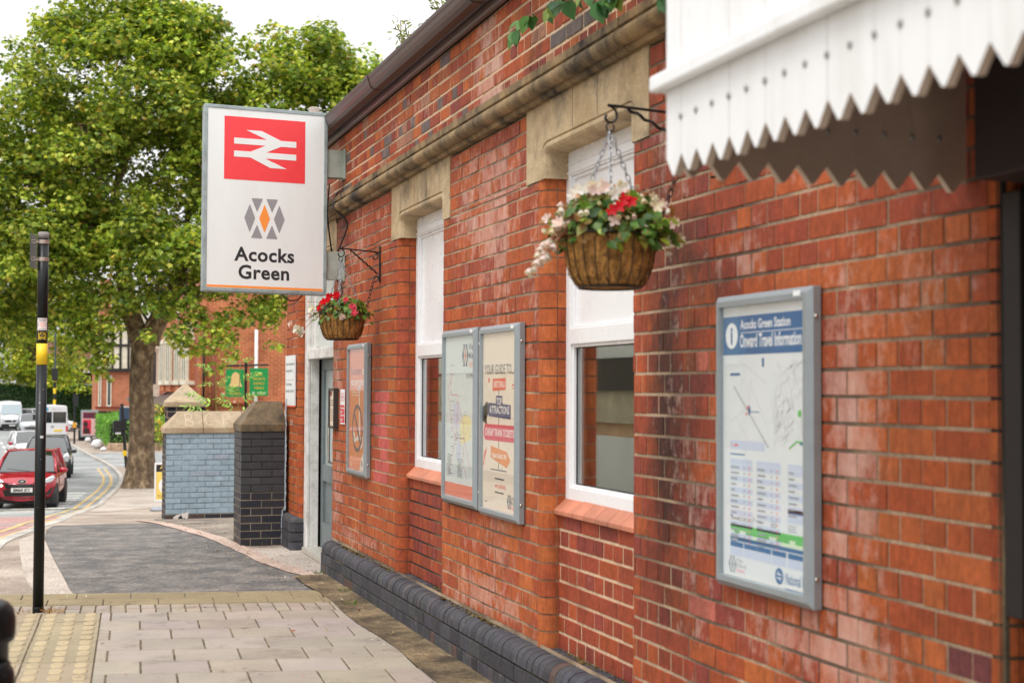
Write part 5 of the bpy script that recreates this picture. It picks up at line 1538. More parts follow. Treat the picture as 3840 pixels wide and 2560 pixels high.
def basket(x, y, zrim, hook, anchor, label, seed, flowers, leafs, ftop):
    t = thing('hanging_basket', label, 'hanging basket', (x, y, zrim), 'flower baskets hung on the station wall')
    rs = np.random.RandomState(seed); rng = random.Random(seed)
    Rr = 0.168
    prof = [(0.108, -0.188), (0.125, -0.178), (0.142, -0.150), (0.156, -0.105), (0.164, -0.05), (0.165, -0.012), (0.155, -0.004), (0.0, 0.0)]
    b = MB()
    n = 56; vs_ = []; fs = []
    for (r, z) in prof:
        for j in range(n):
            a = 2 * math.pi * j / n
            rr = r * (1 + 0.020 * math.sin(a * 22) * (1 if r > 0.1 else 0)) + rng.uniform(-0.0028, 0.0028)
            vs_.append((x + rr * math.cos(a), y + rr * math.sin(a), zrim + z))
    for i in range(len(prof) - 1):
        for j in range(n): fs.append((i * n + j, i * n + (j + 1) % n, (i + 1) * n + (j + 1) % n, (i + 1) * n + j))
    fs.append(tuple(reversed(range(n))))
    b.add(vs_, fs); b.build('coir_bowl', COIR, t, smooth=True)
    nf = 1500
    aa = rs.uniform(0, 2 * np.pi, nf); zz = rs.uniform(-0.183, -0.004, nf); rr_ = np.interp(zz, [p_[1] for p_ in prof[:7]], [p_[0] for p_ in prof[:7]]) + 0.001
    pf_ = np.stack([x + rr_ * np.cos(aa), y + rr_ * np.sin(aa), zrim + zz], 1); on_ = np.stack([np.cos(aa), np.sin(aa), np.full(nf, -.3)], 1)
    T_, B_, N_ = frames(on_ + rs.normal(scale=.25, size=(nf, 3)), rs, np.stack([-np.sin(aa) * rs.normal(size=nf), np.cos(aa) * rs.normal(size=nf), rs.normal(scale=.9, size=nf)], 1))
    fz_ = np_mesh('coir_fibre', place([(0, -.05, 0), (0, .05, 0), (.5, .04, .12), (1, 0, .05), (.5, -.04, .12)], pf_, T_, B_, N_, rs.uniform(.010, .026, nf)), [(0, 1, 2, 3, 4)], 0, LEAFM, np.array([lin(184, 138, 80), lin(206, 164, 106), lin(130, 92, 54), lin(160, 116, 64), lin(90, 62, 38)])[rs.randint(0, 5, nf)], t, (x, y, zrim)); fz_['kind'] = 'stuff'
    b = MB()
    circ = lambda r, z, k=40: [(x + r * math.cos(2 * math.pi * i / k), y + r * math.sin(2 * math.pi * i / k), zrim + z) for i in range(k)]
    b.tube(circ(0.172, 0.0), 0.0036, 6, closed=True); b.tube(circ(0.113, -0.190), 0.0055, 6, closed=True)
    for j in range(22):
        a = 2 * math.pi * j / 22
        b.tube([(x + r * 1.022 * math.cos(a), y + r * 1.022 * math.sin(a), zrim + z) for r, z in [(0.172, 0.022)] + [(0.170, 0.0)] + prof[5:0:-1] + [(0.110, -0.19)]], 0.0019, 5)
    for j in range(44):      # little hoops along the rim
        a = 2 * math.pi * j / 44
        b.tube([(x + 0.172 * math.cos(a + q * 0.05), y + 0.172 * math.sin(a + q * 0.05), zrim + h) for q, h in ((-1, 0), (-0.8, 0.016), (0, 0.024), (0.8, 0.016), (1, 0))], 0.0016, 4)
    b.build('wire_frame', WIREM, t)
    b = MB(); b.tube(spiral(Vector(hook) + Vector((0, 0, -0.012)), 0.016, 0.8, 2.0, (1, 0, 0), (0, 0, 1), 12, 0.9), 0.0035, 6); b.build('hook', IRON, t)
    hk = Vector(hook) + Vector((0, 0, -0.025))
    for a in (4.35, 2.2, 0.1):
        link_chain('chain', hk, (x + 0.170 * math.cos(a), y + 0.170 * math.sin(a), zrim + 0.004), CHAIN, t)
    if anchor is not None:
        link_chain('safety_chain', anchor, (x + 0.168, y - 0.03, zrim + 0.006), RUST, t, pitch=0.030, r=0.0026, w=0.009)
    # foliage
    N = leafs
    ang = rs.uniform(0, 2 * np.pi, N); rad = 0.200 * np.sqrt(rs.uniform(0, 1, N)) * rs.uniform(0.7, 1.28, N)
    px = x + rad * np.cos(ang); py = y + rad * np.sin(ang)
    pz = zrim + 0.012 + ftop * rs.uniform(0, 1, N) * (1 - (rad / 0.30) ** 2) - np.where(rad > 0.165, rs.uniform(0, 0.075, N), 0)
    pos = np.stack([px, py, pz], 1)
    outw = np.stack([np.cos(ang), np.sin(ang), np.zeros(N)], 1)
    nrm = outw * (rad / 0.2)[:, None] * 0.8 + np.array([-0.25, -0.35, 0.75]) + rs.normal(scale=0.45, size=(N, 3))
    T_, B_, N_ = frames(nrm, rs, outw + rs.normal(scale=0.6, size=(N, 3)) + np.array([0, 0, -0.2]))
    pal = np.array([lin(104, 138, 48), lin(74, 112, 40), lin(146, 164, 58), lin(124, 122, 50), lin(150, 108, 58), lin(54, 88, 36), lin(84, 124, 46)])
    tint = pal[rs.choice(len(pal), N, p=[.22, .2, .15, .12, .06, .13, .12])] * rs.uniform(0.75, 1.2, (N, 1))
    V_ = place(BEG_V, pos, T_, B_, N_, rs.uniform(0.024, 0.052, N))
    np_mesh('foliage', V_, BEG_F, 0, LEAFM, tint, t, (x, y, zrim))
    # stems
    b = MB()
    for (fx, fy, fz, sz, colr, kind) in flowers:
        a = math.atan2(fy, fx)
        st = Vector((x + 0.12 * math.cos(a), y + 0.12 * math.sin(a), zrim + 0.02))
        b.tube([st, st.lerp(Vector((x + fx, y + fy, zrim + fz)), 0.55) + Vector((0, 0, 0.03)), Vector((x + fx, y + fy, zrim + fz))], 0.0018, 4)
    b.build('stems', mat('plant_stem', lin(150, 92, 60), 0.6), t)
    for (fx, fy, fz, sz, colr, kind) in flowers:
        P_, T1, B1, N1, S1, C1 = [], [], [], [], [], []
        c = np.array([x + fx, y + fy, zrim + fz])
        k = {'double': 16, 'single': 5, 'bell': 6, 'bud': 3}[kind]
        axis = np.array([fx * 3 - 0.3, fy * 3 - 0.7, 0.25]) if kind != 'bell' else np.array([fx * 1.2, fy * 1.2 - .1, -0.7])
        axis = axis / np.linalg.norm(axis)
        u_ = np.cross(axis, [0.3, 0.2, 1.0]); u_ /= np.linalg.norm(u_); w_ = np.cross(axis, u_)
        for i in range(k):
            a = 2 * np.pi * i / (k if kind != 'double' else 6) + rs.uniform(-.2, .2)
            open_ = {'double': 0.25 + 0.35 * (i // 6), 'single': 0.25, 'bell': 1.3, 'bud': 2.4}[kind]
            d = u_ * np.cos(a) + w_ * np.sin(a) + axis * open_
            d /= np.linalg.norm(d)
            nn = axis - d * (axis @ d); nn /= max(1e-6, np.linalg.norm(nn))
            P_.append(c + axis * 0.003 * (i // 6)); T1.append(d); N1.append(nn); B1.append(np.cross(nn, d))
            S1.append(sz * rs.uniform(0.85, 1.1) * (1 - 0.18 * (i // 6) if kind == 'double' else 1)); C1.append(np.array(colr) * rs.uniform(0.85, 1.1))
        V_ = place(PETAL_V, np.array(P_), np.array(T1), np.array(B1), np.array(N1), np.array(S1))
        np_mesh('flower', V_, PETAL_F, 0, PETALM, np.clip(np.array(C1), 0, 0.9), t, (x, y, zrim))
    return t

WHT, CRM, BLUSH, REDF, PNK = (0.80, 0.76, 0.70), (0.80, 0.72, 0.52), (0.82, 0.62, 0.58), lin(226, 24, 40), lin(236, 92, 116)
br1, hook1 = wall_bracket(10.485, 2.632, 0.315, 'black scrolled iron bracket holding the far basket beside the station sign')
br2, hook2 = wall_bracket(4.83, 2.632, 0.470, 'black scrolled iron bracket holding the near basket, half hidden by the canopy')
r_ = random.Random(4)
fl1 = [(-0.10, -0.06, 0.100, 0.034, REDF, 'double'), (-0.055, -0.07, 0.105, 0.034, REDF, 'double'), (-0.14, -0.08, 0.055, 0.032, REDF, 'double'), (-0.16, -0.06, 0.015, 0.03, REDF, 'double'), (-0.12, -0.10, 0.07, 0.026, REDF, 'double'),
       (-0.205, -0.03, 0.01, 0.040, WHT, 'double'), (-0.215, -0.02, -0.03, 0.026, BLUSH, 'bell'), (-0.22, -0.01, 0.06, 0.022, BLUSH, 'bud'),
       (-0.345, -0.02, -0.105, 0.028, BLUSH, 'double'), (-0.305, -0.04, -0.145, 0.042, WHT, 'double'), (-0.275, -0.04, -0.165, 0.040, WHT, 'double'),
       (0.03, -0.16, 0.025, 0.030, PNK, 'double'), (0.035, -0.165, -0.018, 0.032, PNK, 'double'), (-0.04, -0.17, -0.055, 0.026, BLUSH, 'double'), (-0.005, -0.12, 0.075, 0.024, PNK, 'double'), (-0.02, -0.16, 0.045, 0.018, PNK, 'bud'), (0.06, -0.1, 0.09, 0.02, REDF, 'bud'), (-0.08, -0.15, 0.01, 0.02, PNK, 'bud')]
B1 = basket(2.155, 10.47, 2.150, hook1, (W - 0.05, 10.485, 2.42), 'coir hanging basket of red and pink begonias, the farther one below the station sign', 5, [(f[0] * 1.12, f[1] * 1.25 - .012, f[2] + .022, f[3] * 1.08, f[4], f[5]) for f in fl1], 560, 0.11)
fl2 = []
for i in range(56):
    a = r_.choice([r_.uniform(0, 2 * math.pi), r_.gauss(4.6, 0.9), r_.gauss(4.0, .8)]); el = r_.uniform(-.15, 1.35)
    rr = 0.235 * math.cos(el)
    fl2.append((rr * math.cos(a), rr * math.sin(a), 0.030 + 0.150 * math.sin(el), r_.uniform(0.020, 0.031), r_.choice([WHT, WHT, CRM, BLUSH, BLUSH]), r_.choice(['single', 'single', 'bell', 'bud'])))
for i in range(24):
    q = r_.uniform(0, 1)
    fl2.append((-0.19 - 0.10 * q + r_.uniform(-.02, .02), -0.03 + r_.uniform(-.04, .06), 0.08 - 0.20 * q + r_.uniform(-.02, .02), r_.uniform(0.026, 0.036), r_.choice([WHT, BLUSH, (0.84, 0.72, 0.70)]), 'bell'))
for (fx, fy, fz) in ((-0.06, -0.225, 0.075), (-0.01, -0.215, 0.098), (-0.085, -0.22, 0.062), (-0.035, -0.21, 0.105)): fl2.append((fx, fy, fz, 0.026, REDF, 'single'))
for (fx, fy, fz, c_) in ((0.165, -0.15, -0.03, CRM), (0.16, -0.15, -0.06, WHT), (0.235, -0.05, 0.055, CRM), (0.255, -0.06, -0.005, CRM), (0.25, -0.05, -0.02, WHT), (0.12, -0.16, 0.03, CRM), (0.06, -0.17, 0.03, WHT)): fl2.append((fx, fy, fz, 0.026, c_, 'bell' if c_ is WHT else 'single'))
B2 = basket(1.985, 4.82, 2.160, hook2, (2.27, 4.83, 2.43), 'coir hanging basket of white and cream begonias, the nearer one before the white window', 9, fl2, 1150, 0.15)

# ------------------------------------------------------------------ pole with a yellow band
t = thing('sign_pole', 'slim black steel pole with a yellow band and stickers, its sign plate turned away', 'pole', (0.03, 10.62, 0))
PXc, PYc, PR = 0.03, 10.62, 0.0370
b = MB(); b.lathe([(PR, 0.0), (PR, 1.757)], (PXc, PYc, 0), 28); b.lathe([(PR, 1.902), (PR, 2.655)], (PXc, PYc, 0), 28); b.lathe([(PR + .0015, 0.0), (PR + .0015, 0.05), (PR, 0.052)], (PXc, PYc, 0), 28)
b.build('shaft', BLACKPAINT, t, smooth=True)
b = MB(); b.lathe([(PR + .0006, 1.755), (PR + .0006, 1.904)], (PXc, PYc, 0), 28); b.build('yellow_band', YELLOWP, t, smooth=True)
b = MB(); b.lathe([(PR - .003, 1.74), (PR - 0.003, 1.92)], (PXc, PYc, 0), 16); b.build('core', BLACKPAINT, t)
b = MB(); b.lathe([(PR + .0008, 2.652), (PR + .0012, 2.692), (PR - .006, 2.696), (1e-6, 2.696)], (PXc, PYc, 0), 28); b.build('cap', mat('grey_cap', lin(140, 134, 130), 0.6, var=0.1), t, smooth=True)
STEEL = mat('banding_steel', lin(186, 170, 160), 0.4, 0.7, var=0.1, dirt=lin(140, 96, 74), dirt_amt=0.5, dscale=8)
for z in (2.612, 2.488):
    b = MB(); b.lathe([(PR + .0022, z), (PR + .0022, z + 0.027)], (PXc, PYc, 0), 28); b.box(PXc - 0.052, PYc - 0.02, z + 0.008, PXc - 0.036, PYc + 0.0, z + 0.016)
    b.box(PXc - 0.078, PYc - 0.01, z + 0.005, PXc - 0.052, PYc + 0.004, z + 0.009); b.box(PXc - 0.078, PYc - 0.01, z + 0.024, PXc - 0.052, PYc + 0.004, z + 0.028); b.box(PXc - 0.082, PYc - 0.01, z + 0.005, PXc - 0.078, PYc + 0.004, z + 0.028)
    for a in (4.55, 4.85): b.ball((PXc + (PR + .003) * math.cos(a), PYc + (PR + .003) * math.sin(a), z + 0.013), 0.004, 0.004, 0.004, 8, 5)
    b.build('band_clamp', STEEL, t)
b = MB(); pd = Vector((0.20, 0.98, 0)).normalized(); pn = Vector((0.98, -0.20, 0))
b.fbox((PXc - 0.085, PYc - 0.02, 2.30), pd, VZ, pn, -0.02, 0.20, 0.145, 0.385, -0.0015, 0.0015); b.build('sign_plate', mat('plate_back', lin(92, 94, 88), 0.5, 0.3, dirt=lin(40, 44, 34), dirt_amt=0.6), t)
FA = math.atan2(-PYc, -PXc)            # the side of the pole towards the street corner
def curved(b, z0, z1, half, rad, m=0, a_off=0.0, n=10):
    vs_ = []
    for i in range(n + 1):
        a = FA + a_off - half + 2 * half * i / n
        for z in (z0, z1): vs_.append((PXc + rad * math.cos(a), PYc + rad * math.sin(a), z))
    b.add(vs_, [(2 * i, 2 * i + 2, 2 * i + 3, 2 * i + 1) for i in range(n)], m)
Zp = lambda z: 1.997 + (z - 2.178) * 0.659
Zb = lambda z: 1.925 + (z - 2.066) * 0.635
b = MB(); curved(b, Zp(2.178), Zp(2.310), 1.0, PR + .0009); s1 = b.build('paper_sticker', pm((226, 214, 212)), t)
b = MB()
UX = Vector((1, 0, 0))
b.text('RECORDS', 0.0150, (0, 0, Zp(2.287)), UX, VZ, UX, 0, 0, 0.0002, 'CENTER', 0.86, bend=(PXc, PYc, PR + .0014, FA)); b.text('WANTED', 0.0115, (0, 0, Zp(2.270)), UX, VZ, UX, 0, 0, 0.0001, 'CENTER', 0.86, bend=(PXc, PYc, PR + .0014, FA))
for i in range(5):
    for s_ in (-1, 1): curved(b, Zp(2.222 + i * 0.009), Zp(2.225 + i * 0.009), 0.12, PR + .0013, 0, s_ * 0.74)
curved(b, Zp(2.194), Zp(2.1965), 0.7, PR + .0013); curved(b, Zp(2.186), Zp(2.1885), 0.8, PR + .0013)
b.build('sticker_words', pm((96, 98, 112)), s1)
b = MB()
for i in range(24):
    a0, a1 = 2 * math.pi * i / 24, 2 * math.pi * (i + 1) / 24
    q = [(r * math.cos(a), r * math.sin(a)) for r, a in ((0.004, a0), (0.017, a0), (0.017, a1), (0.004, a1))]
    b.add([(PXc + (PR + .0014) * math.cos(FA + u / PR), PYc + (PR + .0014) * math.sin(FA + u / PR), Zp(2.238) + v) for u, v in q], [(0, 1, 2, 3)])
b.build('orange_disc', pm((236, 188, 176)), s1)
b = MB(); curved(b, Zb(2.066), Zb(2.170), 0.95, PR + .0008); s2 = b.build('black_sticker', pm((24, 22, 22)), t)
b = MB(); rr_ = PR + .0013
def cseg(pts, w):
    for i in range(len(pts) - 1):
        a, c = Vector(pts[i]) * .66, Vector(pts[i + 1]) * .66; d = (c - a)
        if d.length < 1e-6: continue
        d.normalize(); q = Vector((-d.y, d.x)) * w / 2
        b.add([(PXc + rr_ * math.cos(FA + p[0] / PR), PYc + rr_ * math.sin(FA + p[0] / PR), 1.958 + p[1]) for p in (a - q, c - q, c + q, a + q)], [(0, 1, 2, 3)])
cseg([(-.040, -.046), (.040, -.046), (.040, .046), (-.040, .046), (-.040, -.046)], 0.003)
cseg([(0.030 * math.cos(a), 0.004 + 0.034 * math.sin(a)) for a in [math.pi * i / 14 for i in range(15)]], 0.003)
cseg([(-.030, .004), (-.028, -.030), (-.018, -.037), (.018, -.037), (.028, -.030), (.030, .004)], 0.003)
cseg([(-.03, -.004), (.03, -.004)], 0.003)
for i in range(7): cseg([(-.024 + i * .008, -.006), (-.022 + i * .0073, -.034)], 0.002)
cseg([(-.022, .026), (-.004, .006)], .003); cseg([(.022, .026), (.004, .006)], .003)
b.build('yellow_mark', YELLOWP, s2)
b = MB()
for (z, a, w_) in ((1.485, -0.25, 0.12), (1.245, 0.2, 0.30), (1.09, 0.1, 0.04), (1.58, 0.35, 0.07), (0.75, -.3, .04)):
    curved(b, z - w_ * 0.03, z + w_ * 0.03, w_, PR + .0009, 0, a, 3)
b.build('paint_scuffs', pm((206, 206, 204)), t)

# weeds at the foot of the pole and along the plinth
def tuft(x, y, z, n, h, spread, cols, seed, name, label, cat, group=None):
    rs = np.random.RandomState(seed)
    ang = rs.uniform(0, 2 * np.pi, n); rad = spread * np.sqrt(rs.uniform(0, 1, n))
    pos = np.stack([x + rad * np.cos(ang), y + rad * np.sin(ang), np.full(n, z)], 1)
    d = np.stack([np.cos(ang) * rs.uniform(.2, 1.3, n), np.sin(ang) * rs.uniform(.2, 1.3, n), rs.uniform(0.3, 1.0, n)], 1); d /= np.linalg.norm(d, axis=1, keepdims=True)
    nr = np.cross(d, rs.normal(size=(n, 3))); nr /= np.linalg.norm(nr, axis=1, keepdims=True)
    V_ = place([(0, -0.03, 0), (0, 0.03, 0), (0.6, 0.02, 0.05), (1.0, 0, -0.05), (0.6, -0.02, 0.05)], pos, d, np.cross(nr, d), nr, h * rs.uniform(.5, 1.1, n))
    c = np.array(cols)[rs.randint(0, len(cols), n)] * rs.uniform(.8, 1.2, (n, 1))
    o = np_mesh(name, V_, [(0, 1, 2, 3, 4)], 0, LEAFM, c, None, (0, 0, 0))
    return tag(o, label, cat, group)
STRAW = [lin(206, 160, 92), lin(182, 130, 72), lin(220, 180, 120)]
tuft(0.13, 10.56, 0.012, 60, 0.055, 0.06, STRAW, 3, 'dry_grass', 'dead straw-coloured grass tuft at the right foot of the black pole', 'grass')
tuft(-0.10, 10.60, 0.012, 30, 0.04, 0.08, STRAW + [lin(120, 110, 50)], 4, 'dry_grass', 'flattened pale dry grass on the left of the black pole foot', 'grass')
WEED = [lin(110, 150, 50), lin(140, 170, 60), lin(86, 120, 40)]
for i, (x, y, lb) in enumerate(((2.315, 12.12, 'small green weed at the far corner of the plinth by the doorstep'), (2.30, 11.0, 'small green weed in the gutter strip, second from the doorstep'), (2.20, 10.3, 'tiny green weed in the dirt gutter, third from the doorstep'))):
    tuft(x, y, 0.012, 34, 0.05, 0.035, WEED, 10 + i, 'weed', lb, 'weed', 'weeds along the foot of the wall')
# moss on the plinth top, fallen leaves
rs = np.random.RandomState(6); n = 1500
yy = rs.uniform(5.0, 12.2, n); keep = np.sin(yy * 5.1) + np.sin(yy * 2.3 + 1) + rs.normal(scale=.7, size=n) > 0.5; yy = yy[keep]; n = len(yy)
inrec = ((yy > 5.68) & (yy < 6.85)) | ((yy > 8.73) & (yy < 9.9))
pos = np.stack([np.where(inrec, W + 0.07, W - 0.018) + rs.normal(scale=.010, size=n), yy, np.full(n, 0.284)], 1)
T_, B_, N_ = frames(np.array([[-0.3, 0, 1]]) + rs.normal(scale=.5, size=(n, 3)), rs)
o = np_mesh('moss', place([(-.5, -.5, 0), (.5, -.5, .2), (.5, .5, 0), (-.5, .5, .3)], pos, T_, B_, N_, rs.uniform(.006, .017, n)), [(0, 1, 2, 3)], 0, LEAFM, np.array([lin(104, 92, 40), lin(84, 66, 36), lin(124, 104, 52)])[rs.randint(0, 3, n)], None)
tag(o, 'olive moss along the top joint of the blue brick plinth', 'moss', kind='stuff')
rs = np.random.RandomState(8); n = 420
py = rs.uniform(6.5, 18, n); px = np.where(rs.uniform(size=n) < .62, 2.27 - np.abs(rs.normal(scale=.12, size=n)), rs.uniform(0.2, 2.2, n))
px = np.where(py > 11.8, 2.1 - (py - 11.8) * .08 + rs.normal(scale=.25, size=n), px)
px = np.clip(px, -.4, 2.3)
pos = np.stack([px, py, np.array([g(v) for v in py]) + .018], 1)
T_, B_, N_ = frames(np.array([[0, 0, 1.0]]) + rs.normal(scale=.35, size=(n, 3)), rs)
o = np_mesh('leaf_litter', place(LANCE_V, pos, T_, B_, N_, rs.uniform(.012, .04, n)), LANCE_F, 0, LEAFM, np.array([lin(150, 96, 60), lin(196, 170, 120), lin(220, 210, 196), lin(96, 70, 48), lin(188, 110, 80)])[rs.randint(0, 5, n)], None)
tag(o, 'scattered dead leaves and grit on the pavement along the wall', 'litter', kind='stuff')

# ------------------------------------------------------------------ foreground bollard
BX, BY = -0.135, 4.30
t = thing('bollard', 'glossy black bollard with a domed head, out of focus at the lower left corner', 'bollard', (BX, BY, 0))
b = MB(); b.lathe([(0.076, 0.0), (0.076, 0.82)], (BX, BY, 0), 32); b.build('shaft', BLACKPAINT, t, smooth=True)
b = MB(); b.lathe([(0.070, 0.81), (0.070, 0.875), (0.084, 0.885), (0.088, 0.90), (0.088, 0.945), (0.082, 0.972), (0.066, 0.99), (0.036, 1.001), (1e-6, 1.004)], (BX, BY, 0), 32); b.build('head', BLACKPAINT, t, smooth=True)
b = MB(); b.lathe([(0.077, 0.66), (0.086, 0.67), (0.088, 0.70), (0.088, 0.78), (0.084, 0.80), (0.077, 0.81), (0.071, 0.825)], (BX, BY, 0), 32); b.build('collar', BLACKPAINT, t, smooth=True)
# ------------------------------------------------------------------ walls and pillars beside the station
DGREY_T = [(5, lin(62, 62, 65)), (3, lin(57, 57, 60)), (1, lin(67, 67, 70))]
DBLUE_T = [(5, lin(34, 36, 46)), (4, lin(42, 42, 50)), (2, lin(50, 48, 54)), (0.6, lin(74, 62, 58))]
SLATEBLUE_T = [(5, lin(152, 172, 184)), (4, lin(148, 168, 180)), (1, lin(154, 172, 184)), (0.4, lin(156, 168, 182))]
def flat_mat(name, a, b2):
    return mat_mortar(name, a, b2)
PAINTJ = mat_mortar('painted_joint', lin(44, 44, 46), lin(60, 60, 62))
BLUEJ = mat_mortar('blue_painted_joint', lin(116, 134, 146), lin(146, 166, 178))
PALEJ = mat_mortar('pale_ash_mortar', lin(120, 110, 92), lin(170, 158, 134), lo=0.3, hi=0.6)
PAINTBRICK = mat('painted_brick', (1, 1, 1), 0.6)
m_, nt_, p_, o_ = new_mat('painted_brick_face'); PAINTED = m_
at_ = nt_.nodes.new('ShaderNodeAttribute'); at_.attribute_name = 'tint'
v_ = coords(nt_)
c_ = mix(nt_, 1.0, at_.outputs['Color'], ramp(nt_, noise(nt_, v_, 14, 6, 0.65), [(0.3, 0.82), (0.7, 1.14)]), 'MULTIPLY')
c_ = mix(nt_, ramp(nt_, noise(nt_, coords(nt_, (1, 1, 0.4)), 6, 6, 0.7), [(0.6, 0.0), (0.78, 0.55)]), c_, lin(92, 84, 86))
nt_.links.new(c_, p_.inputs['Base Color']); p_.inputs['Roughness'].default_value = 0.5
bump(nt_, p_, noise(nt_, v_, 40, 5, 0.6), 0.3, 0.004)

def tcol(table):
    def f(u, v, rng):
        c = rng.choices([q for _, q in table], [w for w, _ in table])[0]; k = rng.uniform(0.94, 1.06)
        return (c[0] * k, c[1] * k, c[2] * k, 0)
    return f
def hip_cap(b, x0, x1, y0, y1, z0, z1, z2, il, ir, iff, ib, ov=0.0):
    x0 -= ov; x1 += ov; y0 -= ov; y1 += ov
    a = [(x0, y0, z0), (x1, y0, z0), (x1, y1, z0), (x0, y1, z0)]
    c = [(x0, y0, z1), (x1, y0, z1), (x1, y1, z1), (x0, y1, z1)]
    d = [(x0 + il, y0 + iff, z2), (x1 - ir, y0 + iff, z2), (x1 - ir, y1 - ib, z2), (x0 + il, y1 - ib, z2)]
    q = [(i, (i + 1) % 4, 4 + (i + 1) % 4, 4 + i) for i in range(4)]
    b.add(a + c, q); b.add(c + d, q); b.add(a, [(3, 2, 1, 0)]); b.add(d, [(0, 1, 2, 3)])
t = thing('brick_pillar', 'dark painted brick pillar with a stained stone cap, right against the station corner', 'pillar', (2.19, 14.6, 0))
b = MB()
px0, px1, py0, py1 = 1.965, 2.405, 14.50, 15.05
for (za, zb, tb, mt, sd) in ((0, 0.539, DBLUE_T, 1, 1), (0.539, 1.155, DGREY_T, 2, 2)):
    bricks(b, (0, py0, 0), (1, 0, 0), VZ, (0, -1, 0), px0, px1, za, zb, tcol(tb), course=0.077, st=0.212, hd=0.106, bond='stretcher', seed=sd, mortar_mat=mt, joint=0.009, phase=0.1)
    bricks(b, (px0, 0, 0), (0, -1, 0), VZ, (-1, 0, 0), -py1, -py0, za, zb, tcol(tb), course=0.077, st=0.212, hd=0.106, bond='stretcher', seed=sd + 5, mortar_mat=mt, joint=0.009)
b.box(px0 + 0.012, py0 + 0.012, 0, px1, py1, 1.15, 2)
b.build('shaft', [PAINTED, PALEJ, PAINTJ], t, tint=True)
b = MB(); hip_cap(b, px0, px1, py0, py1, 1.155, 1.225, 1.455, 0.18, 0.02, 0.16, 0.16, 0.012); b.build('stone_cap', COPING_DK, t, bevel=0.012)
b = MB(); rng = random.Random(3)
b.tube([(2.412 + rng.uniform(-.004, .004) - (0.03 if z < 0.36 else 0), 14.492, z) for z in np.arange(0.02, 1.5, 0.03)], [rng.uniform(0.004, 0.010) for _ in np.arange(0.02, 1.5, 0.03)], 5)
b.build('sealant_bead', mat('white_sealant', lin(168, 178, 186), 0.6, var=0.2, scale=30), t)

t = thing('blue_wall', 'pale blue painted brick wall with a buff stone coping and scratched letters', 'wall', (1.62, 19.45, -0.2))
wu = Vector((1, 0.045, 0)).normalized(); wn_ = Vector((0.045, -1, 0)).normalized()
WO = Vector((1.638, 19.45, 0))
b = MB()
bricks(b, WO, wu, VZ, wn_, 0, 2.1, -0.245, -0.095, tcol(DBLUE_T), course=0.0745, st=0.21, hd=0.105, bond='stretcher', seed=3, mortar_mat=1)
bricks(b, WO, wu, VZ, wn_, 0, 2.1, -0.095, 0.985, tcol(SLATEBLUE_T), course=0.072, st=0.21, hd=0.105, bond='stretcher', seed=4, mortar_mat=2, relief=0.009)
bricks(b, WO, wn_, VZ, -wu, -0.34, 0, -0.245, 0.985, tcol(DBLUE_T), course=0.072, st=0.21, hd=0.105, bond='english', seed=5, mortar_mat=1)
b.fbox(WO, wu, VZ, -wn_, 0.012, 2.1, -0.3, 0.98, 0.012, 0.34, 1)
b.build('brickwork', [PAINTED, PALEJ, BLUEJ], t, tint=True)
b = MB()
def cap_strip(u0, u1, hipl):
    O = WO; P = lambda u, n, z: O + wu * u - wn_ * n + VZ * z
    a = [P(u0, -0.02, 0.985), P(u1, -0.02, 0.985), P(u1, 0.36, 0.985), P(u0, 0.36, 0.985)]
    c = [P(u0, -0.02, 1.055), P(u1, -0.02, 1.055), P(u1, 0.36, 1.055), P(u0, 0.36, 1.055)]
    d = [P(u0 + hipl, 0.12, 1.275), P(u1, 0.12, 1.275), P(u1, 0.22, 1.275), P(u0 + hipl, 0.22, 1.275)]
    q = [(i, (i + 1) % 4, 4 + (i + 1) % 4, 4 + i) for i in range(4)]
    b.add(a + c, q); b.add(c + d, q); b.add(a, [(3, 2, 1, 0)]); b.add(d, [(0, 1, 2, 3)])
cap_strip(-0.02, 0.488, 0.20); cap_strip(0.494, 1.02, 0.0); cap_strip(1.026, 2.1, 0.0)
cp = b.build('coping', COPING, t, bevel=0.006)
sl = Vector((0, 0, 0.22)) - wn_ * 0.14; sl.normalize(); sn = wu.cross(sl); sn = sn if sn.dot(wn_) > 0 else -sn
b = MB()
GO = WO + wn_ * 0.02 + VZ * 1.055
for k_, (ch, u) in enumerate((('B', 0.26), ('C', 0.52), ('F', 0.76), ('C', 0.98))):
    S_ = {'B': [[(0, 0), (0, 1), (.5, .9), (.5, .6), (0, .5), (.6, .35), (.55, .05), (0, 0)]], 'C': [[(.6, .85), (.35, 1), (.1, .8), (0, .5), (.12, .15), (.4, 0), (.62, .12)]], 'F': [[(0, 0), (.02, 1), (.6, .98)], [(0, .52), (.45, .55)]]}[ch]
    for q in S_:
        pts = [GO + wu * (u + x * 0.17) + sl * (0.035 + y * 0.19) + sn * 0.0012 for x, y in q]
        for i in range(len(pts) - 1):
            d = (pts[i + 1] - pts[i]).normalized(); c = sn.cross(d) * 0.0035
            b.add([pts[i] - c, pts[i + 1] - c, pts[i + 1] + c, pts[i] + c], [(0, 1, 2, 3)])
b.build('scratched_letters', pm((214, 194, 166)), cp)
b = MB()
spl = [(0.10, -0.235), (0.11, -0.13), (0.15, -0.10), (0.27, -0.075), (0.31, -0.06), (0.30, -0.14), (0.28, -0.20), (0.265, -0.14), (0.235, -0.15), (0.21, -0.10), (0.17, -0.14), (0.16, -0.235)]
b.prism(spl, WO, wu, VZ, wn_, 0.004, 0.006); b.build('paint_splash', pm((214, 206, 200)), t)

